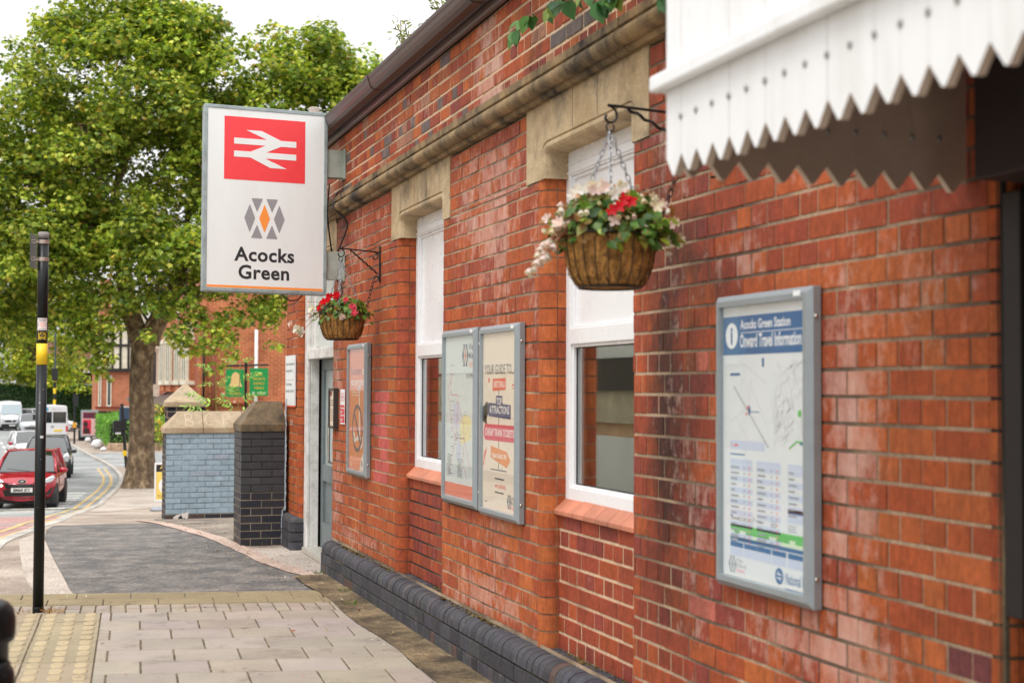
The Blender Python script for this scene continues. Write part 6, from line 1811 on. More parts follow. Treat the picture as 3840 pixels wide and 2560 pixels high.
t = thing('gate_pillar', 'blue brick pillar with a stone pyramid cap behind the blue wall', 'pillar', (1.98, 20.6, -0.3))
b = MB()
for (O, U, N, u0, u1, sd) in (((0, 20.32, 0), (1, 0, 0), (0, -1, 0), 1.735, 2.245, 1), ((1.735, 0, 0), (0, -1, 0), (-1, 0, 0), -20.83, -20.32, 2)):
    bricks(b, O, U, VZ, N, u0, u1, -0.3, 1.325, tcol(DBLUE_T + [(3, lin(92, 88, 92)), (2, lin(122, 94, 84))]), course=0.082, st=0.23, bond='stretcher', seed=sd)
b.box(1.747, 20.332, -0.3, 2.245, 20.83, 1.32, 1); b.build('shaft', [BLUEBRICK, PALEJ], t, tint=True)
b = MB(); hip_cap(b, 1.735, 2.245, 20.32, 20.83, 1.327, 1.392, 1.645, 0.255, 0.255, 0.255, 0.255, 0.02); b.build('pyramid_cap', COPING, t, bevel=0.008)

# ------------------------------------------------------------------ A-board behind the blue wall
AX, AY = 1.90, 24.7; az = g(AY) + 0.006
t = thing('pavement_board', 'yellow and black pavement advertising board half hidden by the blue wall', 'advertising board', (AX + 0.3, AY, az))
b = MB(); O = Vector((AX, AY, az)); FU, FN = Vector((1, 0, 0)), Vector((0, -1, 0))
P = lambda u0, u1, v0, v1, n0, n1: b.fbox(O, FU, VZ, FN, u0, u1, v0, v1, n0, n1)
P(0, 0.6, 0.155, 0.185, -0.03, 0.0); P(0, 0.6, 0.775, 0.805, -0.03, 0.0); P(0, 0.028, 0.185, 0.775, -0.03, 0.0); P(0.572, 0.6, 0.185, 0.775, -0.03, 0.0)
fr_ = b.build('frame', UPVC, t, bevel=0.004)
b = MB(); P(0.028, 0.572, 0.185, 0.775, -0.02, -0.012); P(0.2, 0.4, 0.05, 0.155, -0.02, -0.01); pn_ = b.build('poster', pm((236, 206, 108)), t)
b = MB(); b.fbox(O, FU, VZ, FN, 0.03, 0.57, 0.655, 0.773, -0.012, -0.0115); b.build('black_header', INK, pn_)
b = MB(); b.text('ALL', 0.075, O + FU * 0.09 + VZ * 0.70, FU, VZ, FN, -0.011, 0, 0.001); b.build('header_words', pm((236, 206, 108)), pn_)
b = MB(); b.text('WELCOME', 0.075, O + FU * 0.12 + VZ * 0.56, FU, VZ, FN, -0.0112, 0, 0.001); b.text('Tibi', 0.09, O + FU * 0.05 + VZ * 0.20, FU, VZ, FN, -0.0112, 0); b.build('print', pm((120, 104, 60)), pn_)
b = MB()
b.prism([(0.22 + 0.15 * math.cos(a), 0.42 + 0.15 * math.sin(a)) for a in [i * math.pi / 12 for i in range(24)]], O, FU, VZ, FN, -0.0119, -0.0113); b.build('white_plate', SIGNWHITE, pn_)
b = MB(); b.prism([(0.22 + 0.08 * math.cos(a), 0.44 + 0.07 * math.sin(a)) for a in [i * math.pi / 8 for i in range(16)]], O, FU, VZ, FN, -0.0112, -0.0108); b.build('red_motif', pm((206, 60, 60)), pn_)
b = MB(); b.lathe([(0.34, 0.0), (0.36, 0.02), (0.30, 0.06), (0.12, 0.075), (1e-6, 0.076)], (AX + 0.3, AY + 0.02, az), 20, sx=1.05, sy=0.6); b.build('foot', mat('grey_moulded_base', lin(150, 156, 164), 0.6), t, smooth=True)

# ------------------------------------------------------------------ foliage
TREELEAF = mat_leaf('plane_leaf', 1.16, 0.36, 0.5)
BARK = None
def bark(name, a, b2, c):
    m, nt, p, out = new_mat(name)
    v = coords(nt, (1, 1, 0.6)); v1 = coords(nt)
    n = noise(nt, v, 6, 7, 0.65)
    col = ramp(nt, n, [(0.32, a), (0.5, b2), (0.68, c)])
    col = mix(nt, 1.0, col, ramp(nt, noise(nt, v1, 22, 4, 0.7), [(0.3, 0.65), (0.7, 1.25)]), 'MULTIPLY')
    nt.links.new(col, p.inputs['Base Color']); p.inputs['Roughness'].default_value = 0.9
    bump(nt, p, noise(nt, v, 16, 6, 0.7), 0.9, 0.03)
    return m
BARK = bark('plane_bark', lin(76, 62, 48), lin(116, 96, 74), lin(170, 148, 118))
CAMR = Vector((math.cos(R(YAW)), -math.sin(R(YAW)), 0)); CAMF = Vector((math.sin(R(YAW)), math.cos(R(YAW)), 0))

def leaf_cloud(name, clumps, per, size, pal, pw, seed, m, parent, origin, tmpl=MAPLE_V, tf=MAPLE_F, droop=0.35, flat=0.7):
    """clumps: (x,y,z,r). leaves hang round the twigs of each clump"""
    rs = np.random.RandomState(seed)
    C = np.array(clumps)
    cnt = np.maximum(3, (per * (C[:, 3] / C[:, 3].mean()) ** 2).astype(int))
    idx = np.repeat(np.arange(len(C)), cnt); n = len(idx)
    d = rs.normal(size=(n, 3)); d /= np.linalg.norm(d, axis=1, keepdims=True)
    rad = C[idx, 3] * rs.uniform(0.25, 1.0, n) ** 0.6
    off = d * rad[:, None] * np.array([1, 1, flat])
    pos = C[idx, :3] + off
    pos[:, 2] -= droop * (off[:, 0] ** 2 + off[:, 1] ** 2) / np.maximum(.1, C[idx, 3])
    nrm = d * 0.45 + np.array([0, 0, 0.75]) + rs.normal(scale=0.5, size=(n, 3))
    spin = d + np.array([0, 0, -0.7]) + rs.normal(scale=0.5, size=(n, 3))
    T_, B_, N_ = frames(nrm, rs, spin)
    cl = rs.uniform(0.68, 1.22, len(C))[idx]
    tint = np.array(pal)[rs.choice(len(pal), n, p=pw)] * (cl * rs.uniform(0.8, 1.2, n))[:, None]
    return np_mesh(name, place(tmpl, pos, T_, B_, N_, size * rs.uniform(0.6, 1.2, n)), tf, 0, m, tint, parent, origin)

def branch(b, p0, p1, r0, r1, rng, n=8, wob=0.06, sag=0.0):
    p0, p1 = Vector(p0), Vector(p1); L = (p1 - p0).length
    pts = []
    ph = rng.uniform(0, 6)
    for i in range(n + 1):
        t = i / n
        q = p0.lerp(p1, t) + Vector((math.sin(ph + t * 4) * wob * L * t * (1 - t) * 2, math.cos(ph * 1.3 + t * 5) * wob * L * t * (1 - t) * 2, sag * L * t * (1 - t)))
        pts.append(q)
    b.tube(pts, [r0 + (r1 - r0) * (i / n) ** 0.8 for i in range(n + 1)], 8)
    return pts

def plane_tree():
    Y0 = 48.0; base = Vector((3.25, Y0, g(Y0) + 0.01))
    t = thing('plane_tree', 'big plane tree with a knobbly trunk and broad crown behind the station sign', 'tree', base)
    K = 0.01498                      # metres per photo unit at this distance
    rng = random.Random(17); rs = np.random.RandomState(17)
    def at(px, py, dep=0.0):
        q = Vector((0, 0, 0)) + base + CAMR * ((px - 322) * K) + CAMF * dep
        return Vector((q.x, q.y, (891 - py) * K + 1.6))
    b = MB()
    trunk = [(base + Vector((0.0, 0, -0.15)), 0.72)]
    for (px, py, r) in ((322, 1106, 0.62), (322, 1085, 0.52), (324, 1050, 0.425), (323, 1000, 0.40), (323, 960, 0.40), (321, 900, 0.385), (322, 850, 0.375), (324, 800, 0.39), (326, 765, 0.42)):
        trunk.append((at(px, py), r))
    n = 26; vs_ = []; fs = []
    for i, (p, r) in enumerate(trunk):
        for j in range(n):
            a = 2 * math.pi * j / n
            k = 1 + (0.16 * math.sin(a * 5 + 1) + 0.08 * math.sin(a * 9)) * max(0, 1 - i / 4) + 0.05 * math.sin(a * 3 + i * 1.7) + rng.uniform(-.03, .03)
            vs_.append((p.x + r * k * math.cos(a), p.y + r * k * math.sin(a), p.z))
    for i in range(len(trunk) - 1):
        for j in range(n): fs.append((i * n + j, i * n + (j + 1) % n, (i + 1) * n + (j + 1) % n, (i + 1) * n + j))
    b.add(vs_, fs); tr = b.build('trunk', BARK, t, smooth=True)
    sb = tr.modifiers.new('s', 'SUBSURF'); sb.levels = 1; sb.render_levels = 2
    b = MB()
    fork = at(326, 790)
    L1 = branch(b, at(318, 790), at(262, 560, -0.3), 0.34, 0.22, rng); L2 = branch(b, at(336, 795), at(400, 640, 0.2), 0.36, 0.25, rng)
    ends = []
    for src, (px, py, dp), r in ((L1[-1], (200, 330, -1.2), .17), (L1[-1], (300, 250, 0.5), .18), (L1[-2], (120, 480, -1.5), .14), (L1[-3], (60, 640, 0.8), .12), (L2[-1], (520, 420, 0.5), .17), (L2[-1], (640, 380, -0.5), .16), (L2[-2], (430, 400, 1.5), .15), (L2[-2], (600, 640, -1.2), .13), (L2[-3], (480, 700, -1.8), .10), (L1[-2], (330, 420, 2.5), .14)):
        e = branch(b, src, at(px, py, dp), r, r * 0.45, rng, 9, 0.10)
        ends.append(e)
        for _ in range(7):
            q = e[rng.randint(3, 9)]
            d = Vector((rng.gauss(0, 1), rng.gauss(0, 1), rng.gauss(0.25, .7))).normalized() * rng.uniform(1.2, 2.6)
            e2 = branch(b, q, q + d, r * 0.30, 0.018, rng, 6, 0.14)
            for _ in range(2):
                q2 = e2[rng.randint(2, 6)]; d2 = Vector((rng.gauss(0, 1), rng.gauss(0, 1), rng.gauss(0.1, .6))).normalized() * rng.uniform(0.6, 1.2)
                branch(b, q2, q2 + d2, 0.02, 0.008, rng, 4, 0.12)
    b.build('limbs', bark('limb_bark', lin(86, 70, 52), lin(130, 110, 84), lin(182, 160, 126)), t, smooth=True)
    # crown lobes in photo units: centre, radii, depth radius (m), depth centre
    lobes = [(275, 330, 200, 300, 3.6, 0), (640, 345, 185, 235, 3.4, 0.5), (80, 410, 190, 250, 3.2, -0.5), (440, 360, 150, 225, 3.4, 0.5), (-110, 430, 170, 260, 3.2, 0.3),
             (170, 590, 190, 140, 2.8, -0.8), (430, 580, 190, 120, 2.8, -0.6), (-30, 640, 150, 110, 2.4, 0.4), (590, 600, 150, 120, 2.4, 0.0), (275, 95, 95, 105, 1.6, 0), (160, 110, 60, 60, 1.0, -.3),
             (690, 170, 90, 90, 1.5, 0.2), (400, 90, 70, 70, 1.2, 0.3), (780, 240, 60, 80, 1.2, 0.3), (420, 120, 90, 90, 1.3, 0)]
    clumps = []
    for (cx, cy, rx, ry, dr, dc) in lobes:
        vol = rx * ry
        m_ = int(vol / 520) + 6
        for _ in range(m_):
            v = rs.normal(size=3); v /= np.linalg.norm(v)
            rr = rs.uniform(0.55, 1.0) if rs.uniform() < 0.8 else rs.uniform(0.1, 0.55)
            q = at(cx + v[0] * rx * rr, cy - v[2] * ry * rr, dc + v[1] * dr * rr)
            if q.z < 3.2: continue
            clumps.append((q.x, q.y, q.z, rs.uniform(0.5, 0.95)))
    # ragged sprays on the skyline and drooping sprays below
    for (px, py, r) in ((245, 8, .5), (150, 30, .45), (205, 25, .4), (115, 75, .5), (60, 130, .4), (15, 170, .4), (310, -20, .5), (360, 20, .5), (395, 55, .5), (430, 90, .5), (455, 125, .45), (480, 150, .5), (540, 130, .5), (510, 170, .4), (580, 120, .45), (610, 90, .45), (640, 105, .5), (680, 80, .5), (715, 95, .5), (745, 135, .5), (770, 165, .5), (800, 190, .5), (815, 215, .45), (790, 250, .5)):
        for _ in range(2):
            q = at(px + rng.uniform(-14, 14), py + rng.uniform(4, 26), rng.uniform(-1, 1)); clumps.append((q.x, q.y, q.z, r * rng.uniform(.7, 1)))
    for (px, py, r, dp) in ((430, 700, .7, -2), (470, 735, .6, -2.4), (455, 775, .5, -2.4), (500, 760, .6, -2), (540, 740, .6, -2), (530, 785, .5, -2.2), (540, 812, .4, -2.2), (525, 840, .3, -2.2), (500, 800, .4, -2.2), (455, 815, .35, -2.4), (425, 775, .35, -2.4), (440, 800, .3, -2.4), (570, 750, .4, -1.5), (600, 735, .5, -1), (625, 755, .4, -1), (618, 800, .25, -1), (380, 790, .3, -2.4),
                            (150, 720, .6, -1), (185, 750, .6, -1), (210, 790, .5, -1), (230, 830, .5, -1), (250, 800, .5, -1), (265, 750, .5, -1), (255, 860, .35, -1), (100, 740, .7, 0), (60, 760, .7, 0), (20, 780, .8, 0), (215, 700, .6, -1), (-20, 740, .8, 0), (280, 700, .6, -1.2), (365, 700, .6, -2), (395, 725, .5, -2), (330, 715, .5, -1.6), (190, 690, .5, 0.5), (225, 745, .5, -1), (240, 780, .5, -1), (270, 790, .4, -1.2), (280, 760, .45, -1.2), (215, 770, .5, -1), (245, 840, .35, -1), (275, 830, .3, -1.2), (285, 720, .5, -1.2), (230, 700, .5, 0), (260, 660, .5, 0.4)):
        for _ in range(2):
            q = at(px + rng.uniform(-12, 12), py + rng.uniform(-12, 12), dp + rng.uniform(-.6, .6)); clumps.append((q.x, q.y, q.z, r * rng.uniform(.7, 1)))
    pal = [lin(182, 194, 76), lin(156, 176, 62), lin(126, 152, 52), lin(98, 126, 44), lin(206, 208, 96), lin(190, 166, 72), lin(72, 100, 38)]
    cr = leaf_cloud('crown', clumps, 150, 0.168, pal, [.18, .22, .22, .16, .10, .03, .09], 21, TREELEAF, t, tuple(base))
    return t
plane_tree()

def blob_tree(x, y, h, rx, rz, label, pal, seed, leaf=0.28, per=70, zc=None, nclump=90, group='trees beyond the road bend'):
    z = g(y) - 0.1
    t = thing('broadleaf_tree', label, 'tree', (x, y, z), group)
    rng = random.Random(seed); rs = np.random.RandomState(seed)
    b = MB(); branch(b, (x, y, z - .2), (x + rng.uniform(-.4, .4), y, z + h * .62), 0.035 * h, 0.012 * h, rng)
    zc = zc or z + h - rz
    for i in range(9):
        a = rng.uniform(0, 6.28); branch(b, (x, y, z + h * rng.uniform(.25, .5)), (x + rx * .75 * math.cos(a), y + rx * .75 * math.sin(a), zc + rz * rng.uniform(-.5, .7)), 0.012 * h, 0.03, rng)
    b.build('trunk', BARK, t, smooth=True)
    cl = []
    for _ in range(nclump):
        v = rs.normal(size=3); v /= np.linalg.norm(v); rr = rs.uniform(.45, 1.0)
        k = 1 + 0.22 * math.sin(v[0] * 5 + seed) + 0.15 * math.sin(v[2] * 7 + seed * 2)
        cl.append((x + v[0] * rx * rr * k, y + v[1] * rx * rr * k, zc + v[2] * rz * rr * k, rs.uniform(.5, 1.0) * rx * 0.24))
    leaf_cloud('crown', cl, per, leaf, pal, [1 / len(pal)] * len(pal), seed + 1, TREELEAF, t, (x, y, z), droop=0.3)
    return t
YG = [lin(190, 196, 60), lin(168, 184, 56), lin(146, 168, 50), lin(120, 146, 44), lin(100, 128, 40), lin(204, 196, 70)]
MG = [lin(120, 144, 54), lin(96, 124, 46), lin(76, 104, 38), lin(140, 160, 60)]
DG = [lin(70, 96, 38), lin(58, 82, 34), lin(84, 110, 42)]
blob_tree(-0.2, 150.0, 17.5, 6.6, 8.2, 'bright yellow-green tree behind the tall dark hedge, left of the lamp column', YG, 31, 0.30, 120, nclump=170)
blob_tree(7.0, 176.0, 17.0, 6.0, 7.0, 'yellow-green tree rising behind the brown tile-hung house', YG, 32, 0.34, 80, nclump=110)
blob_tree(-12.0, 158.0, 18.0, 7.0, 8.5, 'mid green tree at the left edge behind the tall dark hedge', MG, 33, 0.34, 80, nclump=120)
blob_tree(20.0, 180.0, 17.0, 7.0, 7.5, 'mid green tree far behind the half-timbered house', MG, 34, 0.36, 60)

def hedge(name, label, x0, x1, y0, y1, z0, z1, n, pal, seed, leaf, cat='hedge', kind=None, round_=0.25):
    t = thing(name, label, cat, ((x0 + x1) / 2, (y0 + y1) / 2, z0))
    rs = np.random.RandomState(seed)
    b = MB(); i_ = min(0.22, (y1 - y0) * .2)
    b.box(x0 + i_, y0 + i_, z0, x1 - i_, y1 - i_, z1 - i_); c = b.build('branches', mat('hedge_twigs', lin(38, 46, 24), 0.95, var=0.4, scale=5, bmp=0.6, bscale=20), t)
    fr = np.array([(x1 - x0) * (z1 - z0), (y1 - y0) * (z1 - z0), (x1 - x0) * (y1 - y0), (y1 - y0) * (z1 - z0)]); fr = fr / fr.sum()
    f = rs.choice(4, n, p=fr)
    u, v, w_ = rs.uniform(0, 1, n), rs.uniform(0, 1, n), np.abs(rs.normal(scale=.12, size=n))
    X = np.where(f == 0, x0 + u * (x1 - x0), np.where(f == 2, x0 + u * (x1 - x0), np.where(f == 1, x0 + w_, x1 - w_)))
    Y = np.where(f == 0, y0 + w_, y0 + np.where(f == 2, v, u) * (y1 - y0))
    Z = np.where(f == 2, z1 - w_, z0 + v * (z1 - z0))
    Z = np.minimum(Z, z1 - round_ * np.clip(1 - (Y - y0) / 0.5, 0, 1) ** 2 * 0.8)
    bump_ = 0.10 * np.sin(X * 1.7) + 0.08 * np.sin(X * 4.1 + Z * 2)
    Y = np.where(f == 0, Y + bump_, Y); Z = np.where(f == 2, Z + bump_, Z)
    nb = np.stack([np.where(f == 1, -1.0, np.where(f == 3, 1.0, 0)), np.where(f == 0, -1.0, 0), np.where(f == 2, 1.0, 0.35)], 1) + rs.normal(scale=.5, size=(n, 3))
    T_, B_, N_ = frames(nb, rs)
    tint = np.array(pal)[rs.randint(0, len(pal), n)] * rs.uniform(.75, 1.25, (n, 1))
    np_mesh('foliage', place(LANCE_V, np.stack([X, Y, Z], 1), T_, B_, N_, leaf * rs.uniform(.6, 1.3, n)), LANCE_F, 0, TREELEAF, tint, t, tuple(t.location))
    return t
BGRN = [lin(112, 164, 64), lin(92, 146, 58), lin(76, 126, 50), lin(130, 176, 72)]
hedge('garden_hedge', 'clipped bright green hedge on a low stone wall, behind the plane tree', 3.65, 13.0, 81.0, 99.0, g(80) + 0.30, -0.20, 26000, BGRN, 5, 0.17)
hedge('tall_hedge', 'tall dark evergreen hedge across the bend of the road', -14.0, 5.6, 146.5, 148.5, -2.4, 1.62, 15000, [lin(52, 86, 42), lin(40, 70, 36), lin(66, 100, 48)], 6, 0.30)
b = MB(); b.box(3.75, 80.95, g(80) - .2, 13.0, 81.25, g(80) + .42); b.box(3.75, 81.25, g(80) - .3, 4.0, 99, g(80) + .42)
o = b.build('stone_wall', mat('rubble_stone', lin(176, 150, 124), 0.9, var=0.5, scale=4, bmp=1.0, bscale=6), None, bevel=0.05); tag(o, 'low rubble stone wall under the clipped green hedge', 'wall')

def sapling(name, label, x, y, z, h, n, pal, seed, leaf, spread, cat='shrub', tmpl=LANCE_V, tf=LANCE_F, stems=6, lean=(0, 0)):
    t = thing(name, label, cat, (x, y, z)); rng = random.Random(seed); rs = np.random.RandomState(seed)
    b = MB(); P_ = []; D_ = []
    for i in range(stems):
        a = rng.uniform(0, 6.28); hh_ = h * rng.uniform(.6, 1.0)
        e = branch(b, (x, y, z), (x + spread * math.cos(a) * rng.uniform(.3, 1) + lean[0], y + spread * math.sin(a) * rng.uniform(.3, 1) + lean[1], z + hh_), 0.010, 0.003, rng, 10, 0.10)
        for _ in range(n // stems):
            q = e[rng.randint(3, 10)]; v = Vector((rng.gauss(0, 1), rng.gauss(0, 1), rng.gauss(.1, .5))).normalized()
            P_.append(q + v * rng.uniform(0, leaf * 1.2)); D_.append(v)
    b.build('stems', mat('green_stem', lin(116, 104, 56), 0.7), t)
    nrm = rs.normal(scale=.5, size=(len(P_), 3)) + np.array([0, -.3, .8])
    T_, B_, N_ = frames(nrm, rs, np.array(D_))
    np_mesh('leaves', place(tmpl, np.array(P_), T_, B_, N_, leaf * rs.uniform(.6, 1.2, len(P_))), tf, 0, LEAFM, np.array(pal)[rs.randint(0, len(pal), len(P_))] * rs.uniform(.8, 1.2, (len(P_), 1)), t, (x, y, z))
    return t
sapling('sapling', 'straggly yellow-green sapling between the plane trunk and the blue wall', 6.35, 79.6, g(79.6), 3.2, 190, [lin(204, 206, 70), lin(176, 190, 64), lin(206, 160, 60), lin(140, 160, 54)], 3, 0.26, 0.8, 'sapling', stems=8)

def pinnate_weed(label, x, y, z, fronds, seed, k=1.0, pal=None):
    t = thing('wall_weed', label, 'plant', (x, y, z)); rs = np.random.RandomState(seed); rng = random.Random(seed)
    b = MB(); P_ = []; D_ = []; S_ = []
    for (stem, tips) in fronds:
        st = [Vector(s_) for s_ in stem]; b.tube(st, [0.008 * k, 0.004 * k] if len(st) == 2 else [0.008 * k] * (len(st) - 1) + [0.003 * k], 5)
        for (u, tip) in tips:
            p0 = st[0].lerp(st[-1], u); p1 = Vector(tip); pts = [p0.lerp(p1, i / 8) + Vector((0, 0, 0.05 * (p1 - p0).length * math.sin(i / 8 * 3.14) - 0.0)) for i in range(9)]
            b.tube(pts, 0.0025 * k, 4)
            d = (p1 - p0).normalized(); sd = d.cross(Vector((0.2, -0.9, 0.4))).normalized()
            for i in range(2, 9):
                for s_ in (-1, 1):
                    P_.append(pts[i]); D_.append(d * 0.55 + sd * s_ + Vector((0, 0, rng.uniform(-.3, .1)))); S_.append((p1 - p0).length * 0.30 * (1.15 - i / 14))
            P_.append(pts[-1]); D_.append(d); S_.append((p1 - p0).length * .28)
    b.build('stems', mat('weed_stem', lin(130, 120, 60), 0.7), t)
    nrm = np.array([[0.1, -.6, .7]]) + rs.normal(scale=.25, size=(len(P_), 3))
    T_, B_, N_ = frames(nrm, rs, np.array(D_))
    pal = pal or [lin(150, 192, 76), lin(128, 174, 66), lin(172, 204, 96), lin(110, 150, 60)]
    np_mesh('leaves', place(LANCE_V, np.array(P_), T_, B_, N_, np.array(S_)), LANCE_F, 0, LEAFM, np.array(pal)[rs.randint(0, len(pal), len(P_))] * rs.uniform(.85, 1.15, (len(P_), 1)), t, (x, y, z))
    return t
WX, WY = 2.62, 19.95
fr1 = ((WX - .25, WY, .55), (WX - 0.28, WY, 1.85)); fr2 = ((WX, WY, .55), (WX + .06, WY, 1.96))
pinnate_weed('bright green compound-leaved weed growing up behind the blue wall', WX, WY, .5,
             [(fr1, [(.98, (WX - .52, WY - .1, 1.90)), (.85, (WX - .48, WY, 1.62)), (.6, (WX - .62, WY - .1, 1.50)), (.55, (WX - .05, WY, 1.58)), (.45, (WX - .66, WY, 1.33)), (.8, (WX - .1, WY, 1.74))]),
              (fr2, [(.98, (WX + .24, WY, 2.02)), (.96, (WX - .16, WY, 1.98)), (.8, (WX + .30, WY, 1.80)), (.7, (WX - .2, WY, 1.62)), (.6, (WX + .34, WY, 1.52)), (.5, (WX - .25, WY, 1.44)), (.48, (WX + .36, WY, 1.38))])], 5)
for (yy, hh, nn, lb) in ((10.15, .50, 300, 'leafy weed sprouting above the gutter, the larger one nearer the station sign'), (9.05, .42, 200, 'small leafy weed sprouting above the gutter, nearer the camera side of the roof')):
    sapling('roof_weed', lb, 2.62, yy, 3.88, hh, nn, [lin(134, 150, 66), lin(108, 126, 54), lin(166, 164, 90), lin(90, 108, 50)], int(yy), 0.055, 0.24, 'plant', stems=9)
# climber twig hanging across the wall by the canopy
CLIMB = 1
t = thing('climber', 'leafy green climber trailing along the wall above the near window', 'climber', (2.25, 5.0, 3.1))
b = MB(); rng = random.Random(12); P_, D_, S_, C_ = [], [], [], []
def twig(pts, n, sz):
    P = [Vector(p) for p in pts]; b.tube(P, [0.006] * (len(P) - 1) + [0.002], 5)
    for i in range(n):
        s_ = rng.uniform(0, len(P) - 1.001); k = int(s_); q = P[k].lerp(P[k + 1], s_ - k)
        P_.append(q + Vector((rng.uniform(-.02, .02), rng.uniform(-.02, .02), rng.uniform(-.015, .01)))); D_.append(Vector((rng.gauss(0, .18), rng.gauss(0, .30), -1))); S_.append(sz * rng.uniform(.6, 1.15))
twig([(2.22, 4.30, 3.22), (2.22, 4.9, 3.20), (2.24, 5.5, 3.30), (2.25, 6.0, 3.37), (2.26, 6.5, 3.42), (2.27, 6.85, 3.42)], 46, 0.082)
twig([(2.20, 4.3, 3.30), (2.20, 4.9, 3.26), (2.22, 5.3, 3.24), (2.2, 5.5, 3.21)], 34, 0.086)
twig([(2.20, 4.4, 3.38), (2.2, 5.0, 3.36), (2.22, 5.6, 3.42), (2.22, 6.0, 3.43)], 32, 0.082)
twig([(2.22, 4.2, 3.10), (2.25, 4.6, 3.12), (2.26, 5.0, 3.10)], 20, 0.08)
b.build('stems', mat('climber_stem', lin(128, 86, 60), 0.7), t)
rs = np.random.RandomState(4)
T_, B_, N_ = frames(np.array([[-.7, -.6, .35]]) + rs.normal(scale=.4, size=(len(P_), 3)), rs, np.array([tuple(d) for d in D_]))
np_mesh('leaves', place(BEG_V, np.array([tuple(p) for p in P_]), T_, B_, N_, np.array(S_)), BEG_F, 0, LEAFM, np.array([lin(64, 112, 54), lin(48, 92, 46), lin(88, 132, 60), lin(120, 140, 62)])[rs.randint(0, 4, len(P_))], t, (2.25, 5.0, 3.1))
# ------------------------------------------------------------------ buildings across the junction
FARBRICK_X = mat_wallbrick('far_red_brick', lin(186, 104, 62), lin(168, 84, 48), lin(196, 140, 104), 'x', 0.45, 0.15, 0.022)
FARBRICK_Y = mat_wallbrick('far_red_brick_side', lin(178, 92, 66), lin(160, 76, 54), lin(160, 112, 90), 'y')
PALEBRICK = mat_wallbrick('far_salmon_brick', lin(196, 118, 84), lin(180, 102, 72), lin(176, 130, 104), 'x')
CREAM = mat('cream_stucco', lin(232, 224, 204), 0.6, var=0.06, dirt=lin(150, 140, 120), dirt_amt=0.4)
TILE = mat('roof_tiles', lin(128, 76, 56), 0.85, var=0.25, scale=2, bmp=0.6, bscale=14)
TILEHUNG = mat_wallbrick('brown_hung_tiles', lin(104, 62, 50), lin(90, 54, 44), lin(60, 38, 32), 'x', 0.2, 0.14, 0.014)
FARGLASS = mat('reflecting_glass', lin(70, 80, 84), 0.08, var=0.3, scale=1.2, spec=0.8)
DARKTIMBER = mat('black_timber', lin(40, 36, 34), 0.7, var=0.2)

# red brick terrace with its blank flank wall
F0 = Vector((9.44, 89.6, 0)); FD = Vector((-1.39, 18.4, 0)).normalized(); FNRM = Vector((-FD.y, FD.x, 0)).normalized()
if FNRM.x > 0: FNRM = -FNRM
zb = g(90) - 0.1
t = thing('terrace_building', 'orange-red brick corner building with a blank flank wall, white bays and a shop awning', 'building', (14, 96, zb))
b = MB()
b.add([(9.44, 89.6, zb), (32, 89.6, zb), (32, 89.6, 9.5), (9.44, 89.6, 9.5)], [(0, 1, 2, 3)])
for (xa, xb, za, zc_) in ((9.44, 9.9, zb, 9.5), (15.2, 16.1, zb, 9.5)):
    b.box(xa, 89.45, za, xb, 89.597, zc_)
b.add([(32, 89.6, zb), (32, 118, zb), (32, 118, 9.5), (32, 89.6, 9.5)], [(0, 1, 2, 3)])
b.build('flank_wall', FARBRICK_X, t)
b = MB(); fe = F0 + FD * 19.5
b.fbox(F0, FD, VZ, FNRM, 0.0, 19.5, zb, 7.2, -0.3, 0.0)
for (s0, s1, zt) in ((1.5, 5.2, 9.2), (7.6, 11.4, 9.2)):
    b.prism([(s0, 7.2), (s1, 7.2), ((s0 + s1) / 2, zt)], F0, FD, VZ, FNRM, -0.3, 0.0)
b.build('street_wall', FARBRICK_Y, t)
b = MB(); b.add([tuple(F0 + VZ * 7.2 - FNRM * -0.3), tuple(fe + VZ * 7.2 - FNRM * -0.3), tuple(fe - FNRM * 5 + VZ * 10.5), tuple(F0 - FNRM * 5 + VZ * 10.5), tuple(fe - FNRM * 22 + VZ * 9.4), (32, 89.7, 9.5)], [(0, 1, 2, 3), (3, 2, 4, 5)])
b.build('roof', TILE, t)
for k, (s0, s1) in enumerate(((1.2, 2.9), (3.9, 5.6), (7.4, 9.1), (10.0, 11.7))):
    b = MB(); O = F0
    b.fbox(O, FD, VZ, FNRM, s0, s1, 1.3, 5.9, 0.0, 0.50); b.build('bay', FARBRICK_X, t)
    b = MB()
    for (ua, ub) in ((s0 - .02, s0 + .2), (s1 - .2, s1 + .02), ((s0 + s1) / 2 - .12, (s0 + s1) / 2 + .12)): b.fbox(O, FD, VZ, FNRM, ua, ub, 2.0, 4.6, 0.36, 0.56)
    b.fbox(O, FD, VZ, FNRM, s0 - .08, s1 + .08, 1.75, 2.0, 0, 0.60); b.fbox(O, FD, VZ, FNRM, s0 - .06, s1 + .06, 4.55, 4.8, 0, 0.58)
    for ua in (s0 - .03, s1 - .4): b.prism([(0.05, 4.8), (0.52, 4.8), (0.46, 5.4), (0.30, 5.75), (0.12, 5.4)], O + FD * ua, FNRM, VZ, FD, 0.0, 0.43)
    w_ = b.build('bay_window', CREAM, t)
    b = MB(); b.fbox(O, FD, VZ, FNRM, s0 + .22, (s0 + s1) / 2 - .12, 2.05, 4.5, 0.3, 0.52); b.fbox(O, FD, VZ, FNRM, (s0 + s1) / 2 + .12, s1 - .22, 2.05, 4.5, 0.3, 0.52); b.build('pane', FARGLASS, w_)
b = MB()
